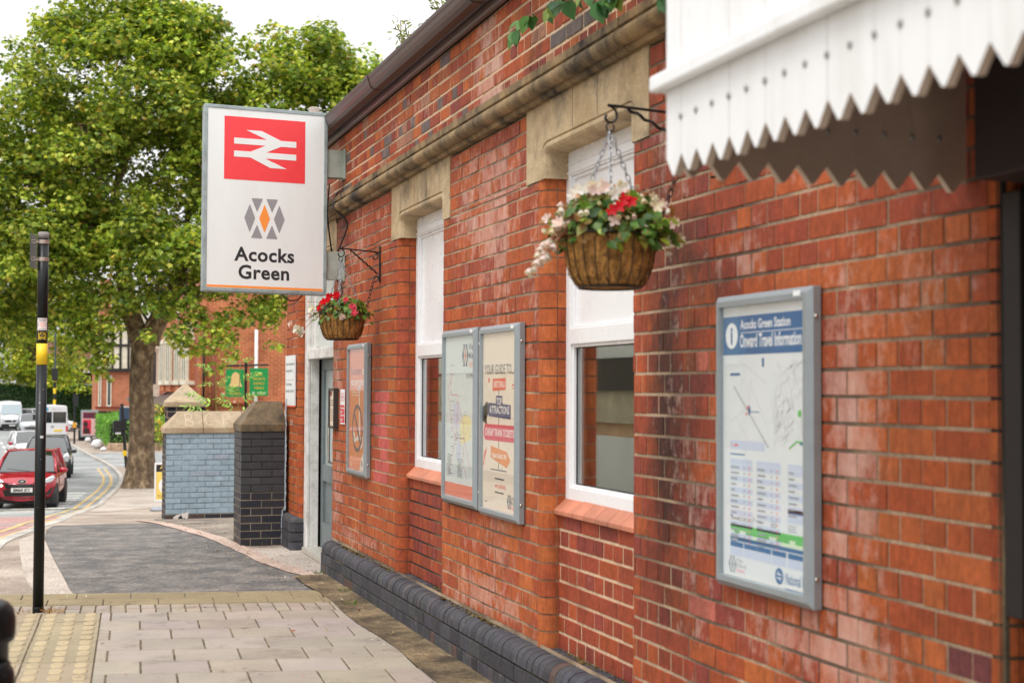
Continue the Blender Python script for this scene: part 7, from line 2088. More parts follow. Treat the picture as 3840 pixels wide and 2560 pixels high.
b.fbox(F0, FD, VZ, FNRM, 15.0, 19.5, 0.9, 5.4, 0.001, 1.1); b.fbox(F0, FD, VZ, FNRM, 14.8, 19.7, 5.4, 5.7, 0.0, 1.35); b.fbox(F0, FD, VZ, FNRM, 15.3, 19.5, 5.7, 6.3, 0.0, 0.9); b.fbox(F0, FD, VZ, FNRM, 14.9, 19.6, 4.3, 4.5, 0.0, 1.2)
w_ = b.build('white_bay', CREAM, t)
b = MB()
for s0 in (15.4, 17.4): b.fbox(F0, FD, VZ, FNRM, s0, s0 + 1.0, 1.8, 4.2, 1.09, 1.12)
P_ = lambda u, n, z: F0 + FD * u + FNRM * n + VZ * z
for n0 in (0.25, 0.7): b.add([P_(14.99, n0, 1.8), P_(14.99, n0 + .2, 1.8), P_(14.99, n0 + .2, 4.1), P_(14.99, n0, 4.1)], [(0, 1, 2, 3)])
b.build('pane', FARGLASS, w_)
b = MB()
b.add([P_(0.2, 0, 1.25), P_(12.0, 0, 1.25), P_(12.0, 1.5, 0.45), P_(0.2, 1.5, 0.45), P_(0.2, 0, 1.1), P_(12.0, 0, 1.1), P_(12.0, 1.5, 0.33), P_(0.2, 1.5, 0.33)], [(0, 1, 2, 3), (4, 7, 6, 5), (0, 3, 7, 4), (3, 2, 6, 7), (1, 5, 6, 2)])
b.build('awning', mat('brown_awning_tiles', lin(92, 74, 64), 0.8, var=0.2), t)
b = MB(); b.fbox(F0, FD, VZ, FNRM, 0.4, 11.8, zb, 0.9, 0.004, 0.06); b.build('shopfront', mat('dark_shopfront', lin(52, 48, 48), 0.4, var=0.3, scale=0.8), t)
b = MB(); b.fbox(F0, FD, VZ, FNRM, 12.3, 19.7, 0.55, 0.85, 0.0, 1.6); b.build('bay_canopy', mat('grey_canopy_lead', lin(104, 104, 98), 0.6), t)
b = MB(); b.fbox(F0, FD, VZ, FNRM, 12.2, 12.5, -0.75, 0.45, 0.3, 2.2); b.build('hanging_board', CREAM, t)
for (x, r, m_, z1, nm) in ((12.96, 0.11, mat('white_pipe', lin(222, 222, 220), 0.5), 5.2, 'white_drainpipe'), (9.75, 0.07, IRON, 6.5, 'drainpipe'), (10.35, 0.13, mat('brown_pipe', lin(132, 70, 48), 0.6), 6.0, 'brown_drainpipe')):
    b = MB(); b.tube([(x, 89.28, zb), (x, 89.28, z1)], r, 10); b.build(nm, m_, t, smooth=True)
b = MB(); b.tube([P_(6.6, .12, 0.9), P_(6.6, .12, 6.9)], 0.1, 8); b.build('white_downpipe', CREAM, t)
b = MB()
for (x, z) in ((10.9, 1.1), (11.6, 0.6), (14.3, 0.3), (9.5, 1.9)): b.box(x, 89.5, z, x + .16, 89.597, z + .14)
b.build('wall_vent', CREAM, t)
b = MB(); b.box(9.95, 89.40, 0.55, 15.1, 89.597, 0.66); b.box(10.5, 89.52, -0.4, 15.1, 89.597, -0.32); b.build('brick_band', mat('red_brick_band', lin(150, 66, 40), .9), t)

# half-timbered house
hx0, hx1, hy = 4.85, 10.4, 128.5; hz = g(hy) - .1
t = thing('timbered_house', 'tall brick house with black and white half-timbering above, left of the plane trunk', 'house', (7.6, hy, hz))
b = MB(); b.box(hx0, hy, hz, hx1, hy + 9, 3.05); b.build('wall', PALEBRICK, t)
b = MB(); b.box(hx0 - .15, hy - .25, 3.05, hx1 + .1, hy + 9, 5.2); b.prism([(hx0 - .15, 5.2), (hx1 + .1, 5.2), ((hx0 + hx1) / 2, 9.4)], (0, hy - .25, 0), (1, 0, 0), VZ, (0, -1, 0), -9, 0); b.build('white_gable', CREAM, t)
b = MB()
for i in range(9):
    x = hx0 - .12 + i * (hx1 - hx0) / 8.2; b.box(x, hy - .33, 3.05, x + .2, hy - .252, 5.25 + max(0, 3.6 - abs(x - 7.6) * 1.5) * .8)
b.box(hx0 - .2, hy - .34, 2.9, hx1 + .1, hy - .255, 3.2); b.box(hx0 - .2, hy - .34, 5.1, hx1 + .1, hy - .255, 5.32); b.build('timber_frame', DARKTIMBER, t)
b = MB(); P1 = [(hx0 - .6, hy - .6), (hx1 + .5, hy - .6)]
b.add([(hx0 - .7, hy - .6, 4.9), ((hx0 + hx1) / 2, hy - .6, 9.75), (hx1 + .6, hy - .6, 4.9), (hx0 - .7, hy + 9, 4.9), ((hx0 + hx1) / 2, hy + 9, 9.75), (hx1 + .6, hy + 9, 4.9)], [(0, 1, 4, 3), (1, 2, 5, 4)])
b.build('roof', TILE, t)
b = MB(); b.box(5.2, hy + 3, 6, 6.2, hy + 4.2, 11.2); b.build('chimney', PALEBRICK, t)
for (x0, x1, z0, z1) in ((5.05, 5.3, -.1, 2.6), (5.75, 6.15, -.1, 2.6), (8.1, 8.6, 0.0, 2.7), (9.1, 9.6, 0.0, 2.7)):
    b = MB(); b.box(x0, hy - .12, z0, x1, hy - .004, z1); w_ = b.build('window', CREAM, t)
    b = MB(); b.box(x0 + .09, hy - .13, z0 + .12, x1 - .09, hy - .121, z1 - .12); b.build('pane', FARGLASS, w_)
b = MB(); b.box(hx0 + .2, hy - .5, -.7, 7.0, hy - .01, -.5); b.box(7.3, hy - .8, -.75, 9.7, hy - .01, -.45); b.build('porch_roof', DARKTIMBER, t)
b = MB(); b.box(5.0, hy - .1, hz, 6.3, hy - .01, -.8); b.box(7.5, hy - .1, hz, 9.5, hy - .01, -.8); d_ = b.build('door', UPVC, t)
b = MB(); b.tube([(8.85, hy - .15, -.7), (8.85, hy - .15, 4.6)], .07, 6); b.build('drainpipe', IRON, t)
b = MB(); b.box(hx0 - .06, hy - .06, -.25, hx1, hy - .005, -.1); b.build('brick_band', mat('dark_red_band', lin(140, 66, 50), .9), t)
b = MB(); b.box(6.9, hy - .5, -.42, 8.4, hy - .2, -.1); b.build('light_box', UPVC, t)

# brown tile-hung house
x0, x1, hy = -2.0, 6.3, 160.0; hz = g(hy)
t = thing('tilehung_house', 'brown tile-hung house with a band of white windows behind the dark hedge', 'house', (2, hy, hz))
b = MB(); b.box(x0, hy, hz, x1, hy + 8, 1.05); b.build('wall', PALEBRICK, t)
b = MB(); b.box(x0 - .1, hy - .15, 1.95, x1 + .1, hy + 8, 3.55); b.build('hung_tiles', TILEHUNG, t)
b = MB(); b.box(x0, hy - .1, 0.4, x1, hy - .005, 1.95); w_ = b.build('window_band', UPVC, t)
b = MB(); 
for xx in (0.2, 1.9, 5.2): b.box(xx, hy - .13, .75, xx + 1.2, hy - .101, 1.85)
b.build('pane', mat('net_curtain_glass', lin(150, 168, 166), 0.2, var=0.3, scale=3), w_)
b = MB(); b.box(x0 - .3, hy - .5, 3.55, 4.2, hy - .2, 3.85); b.box(4.7, hy - .6, 3.1, 6.4, hy - .2, 3.4); b.build('fascia', UPVC, t)
b = MB(); b.add([(x0 - .4, hy - .5, 3.8), (x1 + .4, hy - .5, 3.8), (x1 + .4, hy + 4, 6.6), (x0 - .4, hy + 4, 6.6), (x1 + .4, hy + 8.5, 3.8), (x0 - .4, hy + 8.5, 3.8)], [(0, 1, 2, 3), (3, 2, 4, 5)]); b.build('roof', mat('brown_roof_tiles', lin(120, 82, 60), .85, var=.2), t)
b = MB(); b.box(3.9, hy + 1.5, 4.5, 4.9, hy + 2.5, 6.9); b.build('chimney', PALEBRICK, t)

# building across the street from the station, seen only in the window panes
t = thing('opposite_shop', 'pale fronted brick shop across the road, mirrored in the near window', 'building', (-14, 36, g(36)))
OZ = g(36) - .1
b = MB(); b.box(-19, 14, OZ, -11.0, 62, 6.8); b.build('wall', mat_wallbrick('shop_brick', lin(214, 168, 118), lin(200, 150, 104), lin(200, 180, 150), 'y'), t)
b = MB(); b.box(-11.0, 30, 0.0 + 2.2, -10.8, 60, 4.6); b.box(-10.99, 30, OZ, -10.9, 60, .2); b.build('grey_cladding', mat('pale_grey_cladding', lin(228, 228, 216), .6, var=.06), t)
b = MB(); b.box(-10.99, 30, .6, -10.86, 60, 2.1); b.build('shop_window', mat('blinds_behind_glass', lin(196, 184, 150), .4, var=.3, scale=1.5), t)
b = MB(); b.box(-10.8, 36, 1.55, -10.7, 44, 2.5); f_ = b.build('fascia_sign', mat('dark_fascia', lin(70, 66, 56), .5), t)
b = MB(); b.box(-10.7, 40.5, 1.6, -10.68, 43.9, 2.45); b.build('yellow_panel', pm((236, 204, 60)), f_)
b = MB(); b.add([(-19.3, 13.7, 6.8), (-10.6, 13.7, 6.8), (-10.6, 62.3, 6.8), (-19.3, 62.3, 6.8), (-15, 13.7, 9.2), (-15, 62.3, 9.2)], [(1, 2, 5, 4), (0, 4, 5, 3), (0, 1, 4), (2, 3, 5)]); b.build('roof', TILE, t)

# ------------------------------------------------------------------ pub sign
SX, SYY = 8.36, 60.5; sz = g(60)
t = thing('pub_sign', 'twin green hanging boards on a black post, one with a cream bell', 'sign', (SX, SYY, sz))
b = MB(); b.tube([(SX, SYY, sz), (SX, SYY, 2.62)], 0.055, 10); b.ball((SX, SYY, 2.66), .07, .07, .07); b.build('post', IRON, t)
b = MB(); b.tube([(SX - .82, SYY, 2.50), (SX + .95, SYY, 2.56)], 0.04, 8); b.build('crossbar', IRON, t)
GREENB = mat('green_sign_board', lin(20, 148, 74), 0.5, var=0.04)
for k, (xa, xb) in enumerate(((-.84, -.07), (.16, .94))):
    b = MB(); O = Vector((SX, SYY, 0)); b.fbox(O, UX, VZ, (0, -1, 0), xa, xb, 1.20 + .05 * k, 2.36 + .05 * k, -.03, .03); bd = b.build('board', GREENB, t, bevel=.008)
    b = MB()
    for xx in (xa + .15, xb - .15): b.tube([(SX + xx, SYY, 2.34 + .05 * k), (SX + xx, SYY, 2.54)], .008, 5)
    b.build('hanger', IRON, bd)
    b = MB(); b_gold = MB()
    if k == 0:
        cx = (xa + xb) / 2 + .02; bell = [(-.27, 0), (-.25, .05), (-.20, .14), (-.17, .30), (-.15, .45), (-.10, .52), (-.04, .55), (0, .58), (.04, .55), (.10, .52), (.15, .45), (.17, .30), (.20, .14), (.25, .05), (.27, 0), (.06, 0), (.0, -.03), (-.06, 0)]
        b.prism([(cx + x * 1.05, 1.63 + z * 1.08) for x, z in bell], O, UX, VZ, (0, -1, 0), .03, .034); b.build('bell_emblem', pm((232, 196, 134)), bd)
        b_gold.text('THE', .10, O + UX * cx + VZ * 1.47, UX, VZ, (0, -1, 0), .0335, 0, .002, 'CENTER'); b_gold.text('BLUEBELL', .12, O + UX * cx + VZ * 1.30, UX, VZ, (0, -1, 0), .0335, 0, .002, 'CENTER')
    else:
        cx = (xa + xb) / 2
        for i, w_ in enumerate(('LIVE', 'SPORTS', 'FAMILY', 'MENU')): b_gold.text(w_, .145, O + UX * cx + VZ * (2.10 - i * .19), UX, VZ, (0, -1, 0), .0335, 0, .003, 'CENTER')
        b.text('Carvery', .10, O + UX * (cx + .1) + VZ * 1.33, UX, VZ, (0, -1, 0), .0335, 0, .003, 'CENTER'); b.prism([(cx - .22 + .05 * math.cos(a), 1.37 + .05 * math.sin(a)) for a in [i * math.pi / 6 for i in range(12)]], O, UX, VZ, (0, -1, 0), .03, .034); b.build('white_line', SIGNWHITE, bd)
    b_gold.build('gold_words', pm((214, 178, 60)), bd)

# ------------------------------------------------------------------ street furniture down the road
def post_at(x, y): return Vector((x, y, g(y)))
p = post_at(1.25, 110.3)
t = thing('lamp_column', 'slender dark lamp column with a black and yellow banded foot, beyond the minibus', 'street lamp', p)
b = MB(); b.tube([p, p + VZ * 9.2, p + VZ * 9.6 + Vector((-.4, 0, 0)), p + VZ * 9.7 + Vector((-1.3, 0, 0))], [.085, .06, .05, .04], 8); b.build('column', mat('dark_grey_column', lin(72, 78, 82), .5), t)
b = MB(); b.box(p.x - 1.7, p.y - .12, p.z + 9.62, p.x - 1.2, p.y + .12, p.z + 9.76); b.build('lantern', BRACKETGREY, t)
for i in range(6):
    b = MB(); b.lathe([(.10, 1.9 + i * .42), (.10, 2.3 + i * .42)], (p.x, p.y, p.z), 10); b.build('band', YELLOWP if i % 2 else BLACKPL, t)
b = MB(); b.box(p.x - .22, p.y - .25, p.z + 4.1, p.x + .20, p.y + .2, p.z + 5.0); b.build('signal_head', BLACKPL, t); 
p = post_at(2.25, 92.5)
t = thing('crossing_post', 'thin black crossing post with an amber push-button box near the minibus', 'signal post', p)
b = MB(); b.tube([p, p + VZ * 2.9], .06, 8); b.build('post', BLACKPL, t)
b = MB(); b.box(p.x - .12, p.y - .12, p.z + 1.0, p.x + .10, p.y + .05, p.z + 1.32); b.build('button_box', mat('amber_box', lin(226, 160, 40), .4), t)
b = MB(); b.box(p.x - .1, p.y - .1, p.z + 2.3, p.x + .22, p.y + .2, p.z + 3.1); b.build('signal_head', BLACKPL, t)
p = post_at(3.62, 62.0)
t = thing('traffic_signal', 'black traffic signal seen from behind beside the plane trunk', 'traffic light', p)
b = MB(); b.tube([p, p + Vector((-.10, 0, 1.2)), p + Vector((-.22, 0, 2.7))], .065, 8); b.build('post', BLACKPL, t)
b = MB(); b.box(p.x - .56, p.y - .15, p.z + 1.48, p.x - .22, p.y + .18, p.z + 2.0); b.box(p.x - .24, p.y - .1, p.z + 1.56, p.x - .02, p.y + .12, p.z + 2.1); b.build('signal_head', BLACKPL, t, bevel=.02)
b = MB(); b.box(p.x - .48, p.y - .30, p.z + 1.44, p.x - .26, p.y - .12, p.z + 1.50); b.build('lamp_hood', UPVC, t)
b = MB(); b.box(p.x - .16, p.y - .12, p.z + .52, p.x - .01, p.y - .02, p.z + .74); b.build('button_box', YELLOWP, t)
b = MB(); b.box(p.x - .32, p.y - .03, p.z + 2.0, p.x + .12, p.y + .03, p.z + 2.55); b.build('blue_sign', pm((60, 78, 104)), t)
p = post_at(3.28, 96.5)
t = thing('advert_panel', 'double-sided street advert panel with a dark and crimson poster, beside the green hedge', 'advert panel', p)
b = MB(); b.box(p.x - .55, p.y, p.z + .3, p.x + .55, p.y + .14, p.z + 2.05); fr_ = b.build('case', FRAMEGREY, t, bevel=.03); b = MB(); b.box(p.x - .2, p.y + .03, p.z, p.x + .2, p.y + .11, p.z + .3); b.build('foot', BLACKPL, t)
b = MB(); O = Vector((p.x, p.y, p.z)); b.fbox(O, UX, VZ, (0, -1, 0), -.46, .46, .42, 1.92, 0, .004); ps = b.build('poster', pm((238, 190, 190)), fr_)
b = MB(); b.fbox(O, UX, VZ, (0, -1, 0), -.42, .42, 1.5, 1.9, .004, .006); b.build('dark_strip', pm((96, 30, 56)), ps)
b = MB(); b.fbox(O, UX, VZ, (0, -1, 0), -.42, .1, .5, 1.44, .004, .006); b.build('crimson_block', pm((220, 50, 80)), ps)
b = MB(); b.prism([(-.25 + .15 * math.cos(a), 1.12 + .22 * math.sin(a)) for a in [i * math.pi / 8 for i in range(16)]], O, UX, VZ, (0, -1, 0), .006, .008); b.prism([(-.40, .5), (.05, .5), (-.05, .9), (-.38, .88)], O, UX, VZ, (0, -1, 0), .006, .008); b.build('dark_figure', pm((64, 34, 40)), ps)
p = post_at(2.9, 99.0)
t = thing('litter_bin', 'black street litter bin on the pavement past the crossing post', 'bin', p)
b = MB(); b.lathe([(.22, 0), (.25, .05), (.26, .9), (.20, 1.0), (1e-6, 1.05)], p, 14); b.build('body', BLACKPL, t, smooth=True); b = MB(); b.lathe([(.262, .72), (.262, .80)], p, 14); b.build('rim', mat('brass_rim', lin(150, 120, 70), .4, .4), t)
def bag(x, y, r, col, label, nm='rubbish_bag'):
    b = MB(); rs = np.random.RandomState(int(x * 100)); b.ball((x, y, g(y) + r * .7), r, r * .8, r * .75, 14, 9)
    b.v = [(vx + rs.uniform(-.1, .1) * r, vy + rs.uniform(-.1, .1) * r, vz + rs.uniform(-.12, .12) * r) for vx, vy, vz in b.v]
    return tag(b.build(nm, col, None, smooth=True), label, 'rubbish bag', 'rubbish bags left by the hedge')
WBAG = mat('white_bag_plastic', lin(226, 226, 230), .4, var=.08); BBAG = mat('blue_bag_plastic', lin(70, 130, 200), .4, var=.1); DBAG = mat('black_bag_plastic', lin(36, 36, 40), .35)
bag(3.32, 84.5, .36, WBAG, 'largest white rubbish bag on the pavement in front of the green hedge'); bag(3.38, 87.5, .34, DBAG, 'black rubbish bag against the hedge wall behind the white ones'); bag(3.16, 95.0, .22, WBAG, 'small white rubbish bag by the foot of the advert panel'); bag(3.48, 80.6, .16, WBAG, 'smallest white rubbish bag, nearest on the kerb side of the hedge'); bag(3.42, 88.2, .30, BBAG, 'blue rubbish bag beside the hedge wall')

# ------------------------------------------------------------------ vehicles
CARGLASS = mat('car_glass', lin(24, 30, 32), 0.02, var=0.2, scale=2, spec=1.0, coat=1.0)
ALLOY = mat('alloy_wheel', lin(168, 168, 172), .3, .8, var=.05)
LENS = mat('headlamp_lens', lin(206, 214, 220), 0.08, var=.08, scale=8, spec=.8, coat=.5)
LAMPON = mat_emit('lit_lamp', (1.0, .86, .62), 2.2)
TAILRED = mat('tail_lamp', lin(200, 24, 30), .15, var=.1)
PLATEW = mat('white_number_plate', lin(226, 226, 222), .4, var=.02)
GRILLE = mat('black_mesh_grille', lin(22, 22, 24), .5, var=.3, scale=40)
def paint(name, c, metal=0.0): return mat(name, c, 0.25, metal, var=.03, scale=3, coat=.8, dirt=tuple(x * .8 + .02 for x in c), dirt_amt=.3)
def wheel(parent, x, y, r, w, side):
    b = MB(); n = 28
    prof = [(r * .62, -w), (r * .9, -w), (r, -w * .7), (r, w * .7), (r * .9, w), (r * .62, w)]
    vs_ = []; fs = []
    for (q, xx) in prof:
        for j in range(n): vs_.append((x + xx, y + q * math.cos(2 * math.pi * j / n), r + q * math.sin(2 * math.pi * j / n)))
    for i in range(len(prof) - 1):
        for j in range(n): fs.append((i * n + j, i * n + (j + 1) % n, (i + 1) * n + (j + 1) % n, (i + 1) * n + j))
    b.add(vs_, fs); wh = b.build('wheel', RUBBER, parent, local=True, smooth=True)
    b = MB()
    b.prism([(r * .63 * math.cos(2 * math.pi * j / 24), r * .63 * math.sin(2 * math.pi * j / 24)) for j in range(24)], (x, y, r), (0, 1, 0), VZ, (side, 0, 0), w * .2, w * .55)
    for k in range(5):
        a = 2 * math.pi * k / 5
        d = Vector((0, math.cos(a), math.sin(a))); q = Vector((0, -math.sin(a), math.cos(a)))
        c0 = Vector((x + side * w * .58, y, r))
        b.add([c0 + d * r * .1 - q * r * .08, c0 + d * r * .6 - q * r * .1, c0 + d * r * .6 + q * r * .1, c0 + d * r * .1 + q * r * .08], [(0, 1, 2, 3)])
    b.build('rim', ALLOY, wh, local=True)
    return wh

def loft(b, stations, mat_i=0):
    """stations: (y, [(x,z) half section from the bottom centre to the top centre]) mirrored"""
    rings = []
    for (y, half) in stations:
        full = [(x, z) for x, z in half] + [(-x, z) for x, z in reversed(half) if x > 1e-6]
        rings.append([(x, y, z) for x, z in full])
    k = len(rings[0])
    for i in range(len(rings) - 1):
        b.add(rings[i] + rings[i + 1], [(j, (j + 1) % k, k + (j + 1) % k, k + j) for j in range(k)], mat_i)
    b.add(rings[0], [tuple(reversed(range(k)))], mat_i); b.add(rings[-1], [tuple(range(k))], mat_i)

def hatchback(name, label, x, y, rz, Wd, Ln, Ht, pt, opts):
    """front bumper at local y=0, facing local -y"""
    t = thing(name, label, 'car', (x, y, g(y) - .095), 'cars queuing down the road', rz)
    w = Wd / 2; belt = Ht * .60; hood0 = opts.get('hood', .70); wheel_r = opts.get('wr', .30)
    nose = .50
    fy = lambda xx: .02 + nose * (min(abs(xx), w * .98) / w) ** 3.0
    ys = [.03, .06, .11, .18, .28, .40, .54, .75, 1.0, 1.15]
    def ztop(yy): return float(np.interp(yy, [.03, .12, .3, .7, 1.15], [hood0 - .06, hood0, hood0 + .10, hood0 + .20, belt + .015]))
    def wat(yy): return w * min(.985, ((yy - .02) / nose) ** (1 / 3.0)) if yy < nose else w * .985
    def sec(yy, wd, zt, zl): 
        return [(0, zl), (wd * .82, zl), (wd * .97, zl + .10), (wd, zl + .28), (wd * .985, zt - .10), (wd * .93, zt - .03), (wd * .70, zt + .005), (0, zt + .03)]
    st = [(yy, sec(yy, wat(yy), ztop(yy), .20)) for yy in ys]
    for yy in np.linspace(1.4, Ln - .35, 6): st.append((yy, sec(yy, w * (1.0 if yy < Ln - .8 else .985), belt + .02, .20)))
    st += [(Ln - .12, sec(0, w * .95, belt - .0, .24)), (Ln - .02, sec(0, w * .86, belt - .06, .30)), (Ln, sec(0, w * .70, belt - .12, .36))]
    b = MB(); loft(b, st); bd = b.build('body', pt, t, smooth=True, local=True)
    sb = bd.modifiers.new('s', 'SUBSURF'); sb.levels = 1; sb.render_levels = 1
    # greenhouse
    yc, yr0, yr1, ye = 1.02, opts.get('roof0', 1.78), Ln - .55, Ln - .12
    wb, wr = w * .91, w * .70
    zb_, zr = belt + .012, Ht
    # roof (domed)
    b = MB(); rows = []
    for i in range(7):
        u = i / 6; yy = yr0 + (yr1 - yr0) * u; zz = zr - .05 * (1 - math.sin(math.pi * (.25 + .6 * u)))
        rows.append([(wr * s_ * (1.0), yy, zz - .035 * abs(s_) ** 2.5) for s_ in (-1, -.75, -.4, 0, .4, .75, 1)])
    for i in range(6):
        for j in range(6): b.add([rows[i][j], rows[i][j + 1], rows[i + 1][j + 1], rows[i + 1][j]], [(0, 1, 2, 3)])
    A = {s_: Vector((s_ * wb, yc, zb_)) for s_ in (-1, 1)}; Bq = {s_: Vector(rows[0][0 if s_ < 0 else 6]) for s_ in (-1, 1)}; Cq = {s_: Vector(rows[-1][0 if s_ < 0 else 6]) for s_ in (-1, 1)}; Dq = {s_: Vector((s_ * wb * .95, ye, zb_ - .02)) for s_ in (-1, 1)}
    for s_ in (-1, 1):
        b.tube([A[s_] + Vector((0, -.05, -.03)), A[s_].lerp(Bq[s_], .5) + Vector((s_ * .03, -.03, .03)), Bq[s_]], .040, 8); b.tube([Bq[s_], Bq[s_].lerp(Cq[s_], .5) + Vector((s_ * .01, 0, .022)), Cq[s_]], .034, 8); b.tube([Cq[s_], Dq[s_]], .07, 8)
        m0, m1 = A[s_].lerp(Dq[s_], .47), Bq[s_].lerp(Cq[s_], .52); b.tube([m0, m1], .030, 8)
    b.tube([Bq[-1], Vector((0, yr0 - .03, zr - .012)), Bq[1]], .03, 8)
    b.build('roof', opts.get('roofmat', pt), t, smooth=True, local=True)
    b = MB(); n = 8
    for i in range(n):
        for j in range(4):
            def wp(u, v):
                q = A[-1].lerp(A[1], u).lerp(Bq[-1].lerp(Bq[1], u), v); bow = math.sin(math.pi * u) * .10; return (q.x, q.y - bow * (1 - .6 * v), q.z + .03 * math.sin(math.pi * u) * v + .012 * math.sin(math.pi * v))
            b.add([wp(i / n, j / 4), wp((i + 1) / n, j / 4), wp((i + 1) / n, (j + 1) / 4), wp(i / n, (j + 1) / 4)], [(0, 1, 2, 3)])
    b.build('windscreen', CARGLASS, t, smooth=True, local=True)
    b = MB()
    for s_ in (-1, 1): b.add([A[s_], Dq[s_], Cq[s_], Bq[s_]], [(0, 1, 2, 3)])
    b.build('side_glass', CARGLASS, t, local=True)
    b = MB(); b.add([Dq[-1], Dq[1], Cq[1], Cq[-1]], [(0, 1, 2, 3)]); b.build('rear_glass', CARGLASS, t, local=True)
    # cowl and wipers
    b = MB(); b.tube([A[-1] + Vector((0, -.06, .0)), Vector((0, yc - .16, zb_ + .01)), A[1] + Vector((0, -.06, .0))], .022, 6); b.tube([(.1, yc - .13, zb_ + .03), (-.5, yc - .03, zb_ + .09)], .008, 4); b.build('wiper', BLACKPL, t, local=True)
    # wheels and arches
    b = MB()
    for yy in (.72, Ln - .68):
        for s_ in (-1, 1):
            b.prism([(yy + (wheel_r + .055) * math.cos(2 * math.pi * j / 24), wheel_r + (wheel_r + .055) * math.sin(2 * math.pi * j / 24)) for j in range(24)], (s_ * w, 0, 0), (0, 1, 0), VZ, (s_, 0, 0), -.25, .004)
    b.box(-w * .8, .3, .12, w * .8, Ln - .3, .24); b.build('wheel_arch', BLACKPL, t, local=True)
    for yy in (.72, Ln - .68):
        for s_ in (-1, 1): wheel(t, s_ * (w - .085), yy, wheel_r, .095, s_)
    # things laid on the front
    zy = lambda zz: float(np.interp(zz, [hood0 - .06, hood0, hood0 + .10, hood0 + .20], [.03, .12, .3, .7]))
    def onfront(b, poly, d=.014, mi=0):
        k = len(poly); x0_, x1_ = min(q[0] for q in poly), max(q[0] for q in poly); n_ = max(2, int((x1_ - x0_) / .06)); cols_ = []
        for c_ in range(n_ + 1):
            xx = x0_ + (x1_ - x0_) * (c_ / n_ * .998 + .001); zs_ = []
            for i in range(k):
                (xa, za), (xb, zb2) = poly[i], poly[(i + 1) % k]
                if (xa - xx) * (xb - xx) <= 0 and abs(xa - xb) > 1e-9: zs_.append(za + (zb2 - za) * (xx - xa) / (xb - xa))
            if len(zs_) < 2: continue
            za, zb2 = min(zs_), max(zs_)
            cols_.append([(xx, max(fy(xx), zy(zz) if zz > hood0 - .06 else 0) - d, zz) for zz in (za, (za * 2 + zb2) / 3, (za + zb2 * 2) / 3, zb2)])
        for i in range(len(cols_) - 1):
            for j in range(3): b.add([cols_[i][j], cols_[i + 1][j], cols_[i + 1][j + 1], cols_[i][j + 1]], [(0, 1, 2, 3)], mi)
            for j in (0, 3):
                p_, q_ = cols_[i][j], cols_[i + 1][j]; b.add([p_, q_, (q_[0], q_[1] + .05, q_[2]), (p_[0], p_[1] + .05, p_[2])], [(0, 1, 2, 3)], mi)
    opts['front'](t, onfront, w, hood0)
    for s_ in (-1, 1):
        b = MB(); c = Vector((s_ * (w + .10), yc + .16, belt + .055)); b.ball(c, .115, .07, .078, 12, 8); mr = b.build('mirror', opts.get('mirror', pt), t, smooth=True, local=True)
        b = MB(); b.tube([c - Vector((s_ * .09, 0, .03)), (s_ * w * .93, yc + .18, belt - .01)], .022, 6); b.build('mirror_arm', BLACKPL, mr, local=True)
    return t

def red_front(t, on, w, h0):
    b = MB(); on(b, [(-.46, .52), (.46, .52), (.43, .60), (.47, .645), (-.47, .645), (-.43, .60)]); on(b, [(-.46, .33), (.46, .33), (.50, .50), (-.50, .50)], .010); b.build('grille', GRILLE, t, local=True)
    b = MB()
    for i in range(9):
        for j in range(3): pass
    onp = []
    b = MB(); on(b, [(-.27, .435), (.27, .435), (.27, .55), (-.27, .55)], .035); pl = b.build('number_plate', PLATEW, t, local=True)
    b = MB(); b.text('BM68 JKY', .108, (0, fy_plate - .002, .455), UX, VZ, (0, -1, 0), .0, 0, .0028, 'CENTER', .95); b.build('plate_characters', INK, pl, local=True)
    for s_ in (-1, 1):
        b = MB(); poly = [(s_ * .455, .70), (s_ * .60, .665), (s_ * .765, .70), (s_ * .79, .80), (s_ * .755, .865), (s_ * .62, .80)]; on(b, poly if s_ > 0 else poly[::-1], .016); b.build('headlight', LENS, t, local=True)
        b = MB(); c = [(s_ * .535 + .042 * math.cos(a), .605 + .042 * math.sin(a)) for a in [i * math.pi / 8 for i in range(16)]]; on(b, c, .022); b.build('fog_lamp', LAMPON, t, local=True)
        b = MB(); poly = [(s_ * .56, .335), (s_ * .74, .36), (s_ * .755, .54), (s_ * .70, .52), (s_ * .63, .42)]; on(b, poly if s_ > 0 else poly[::-1], .012); b.build('air_intake', BLACKPL, t, local=True)
    b = MB()
    k = 28; ell = [(.115 * math.cos(2 * math.pi * i / k), .715 + .056 * math.sin(2 * math.pi * i / k)) for i in range(k)]; inn = [(.098 * math.cos(2 * math.pi * i / k), .715 + .043 * math.sin(2 * math.pi * i / k)) for i in range(k)]
    Y = .045
    b.add([(x, Y - .02, z) for x, z in ell] + [(x, Y - .02, z) for x, z in inn], [(i, (i + 1) % k, k + (i + 1) % k, k + i) for i in range(k)])
    for pts in ([(-.06, .688), (-.015, .742)], [(.015, .688), (.06, .742)], [(-.045, .712), (.045, .718)]): b.tube([(x, Y - .02, z) for x, z in pts], .009, 6)
    b.build('badge', CHROME, t, local=True)
    b = MB(); b.add([(x, Y - .012, z) for x, z in inn], [tuple(range(k))]); b.build('badge_field', GRILLE, t, local=True)
    b = MB(); on(b, [(-.60, .672), (.60, .672), (.60, .680), (-.60, .680)], .006); on(b, [(-.64, .272), (.64, .272), (.66, .285), (-.66, .285)], .004); b.build('panel_gap', BLACKPL, t, local=True)
fy_plate = .02 - .035
REDP = paint('red_car_paint', lin(168, 14, 40), .15)
hatchback('red_hatchback', 'red hatchback with lit fog lamps coming up the road behind the black pole', -.34, 39.6, R(-6.5), 1.66, 3.68, 1.49, REDP, dict(front=red_front, wr=.29))

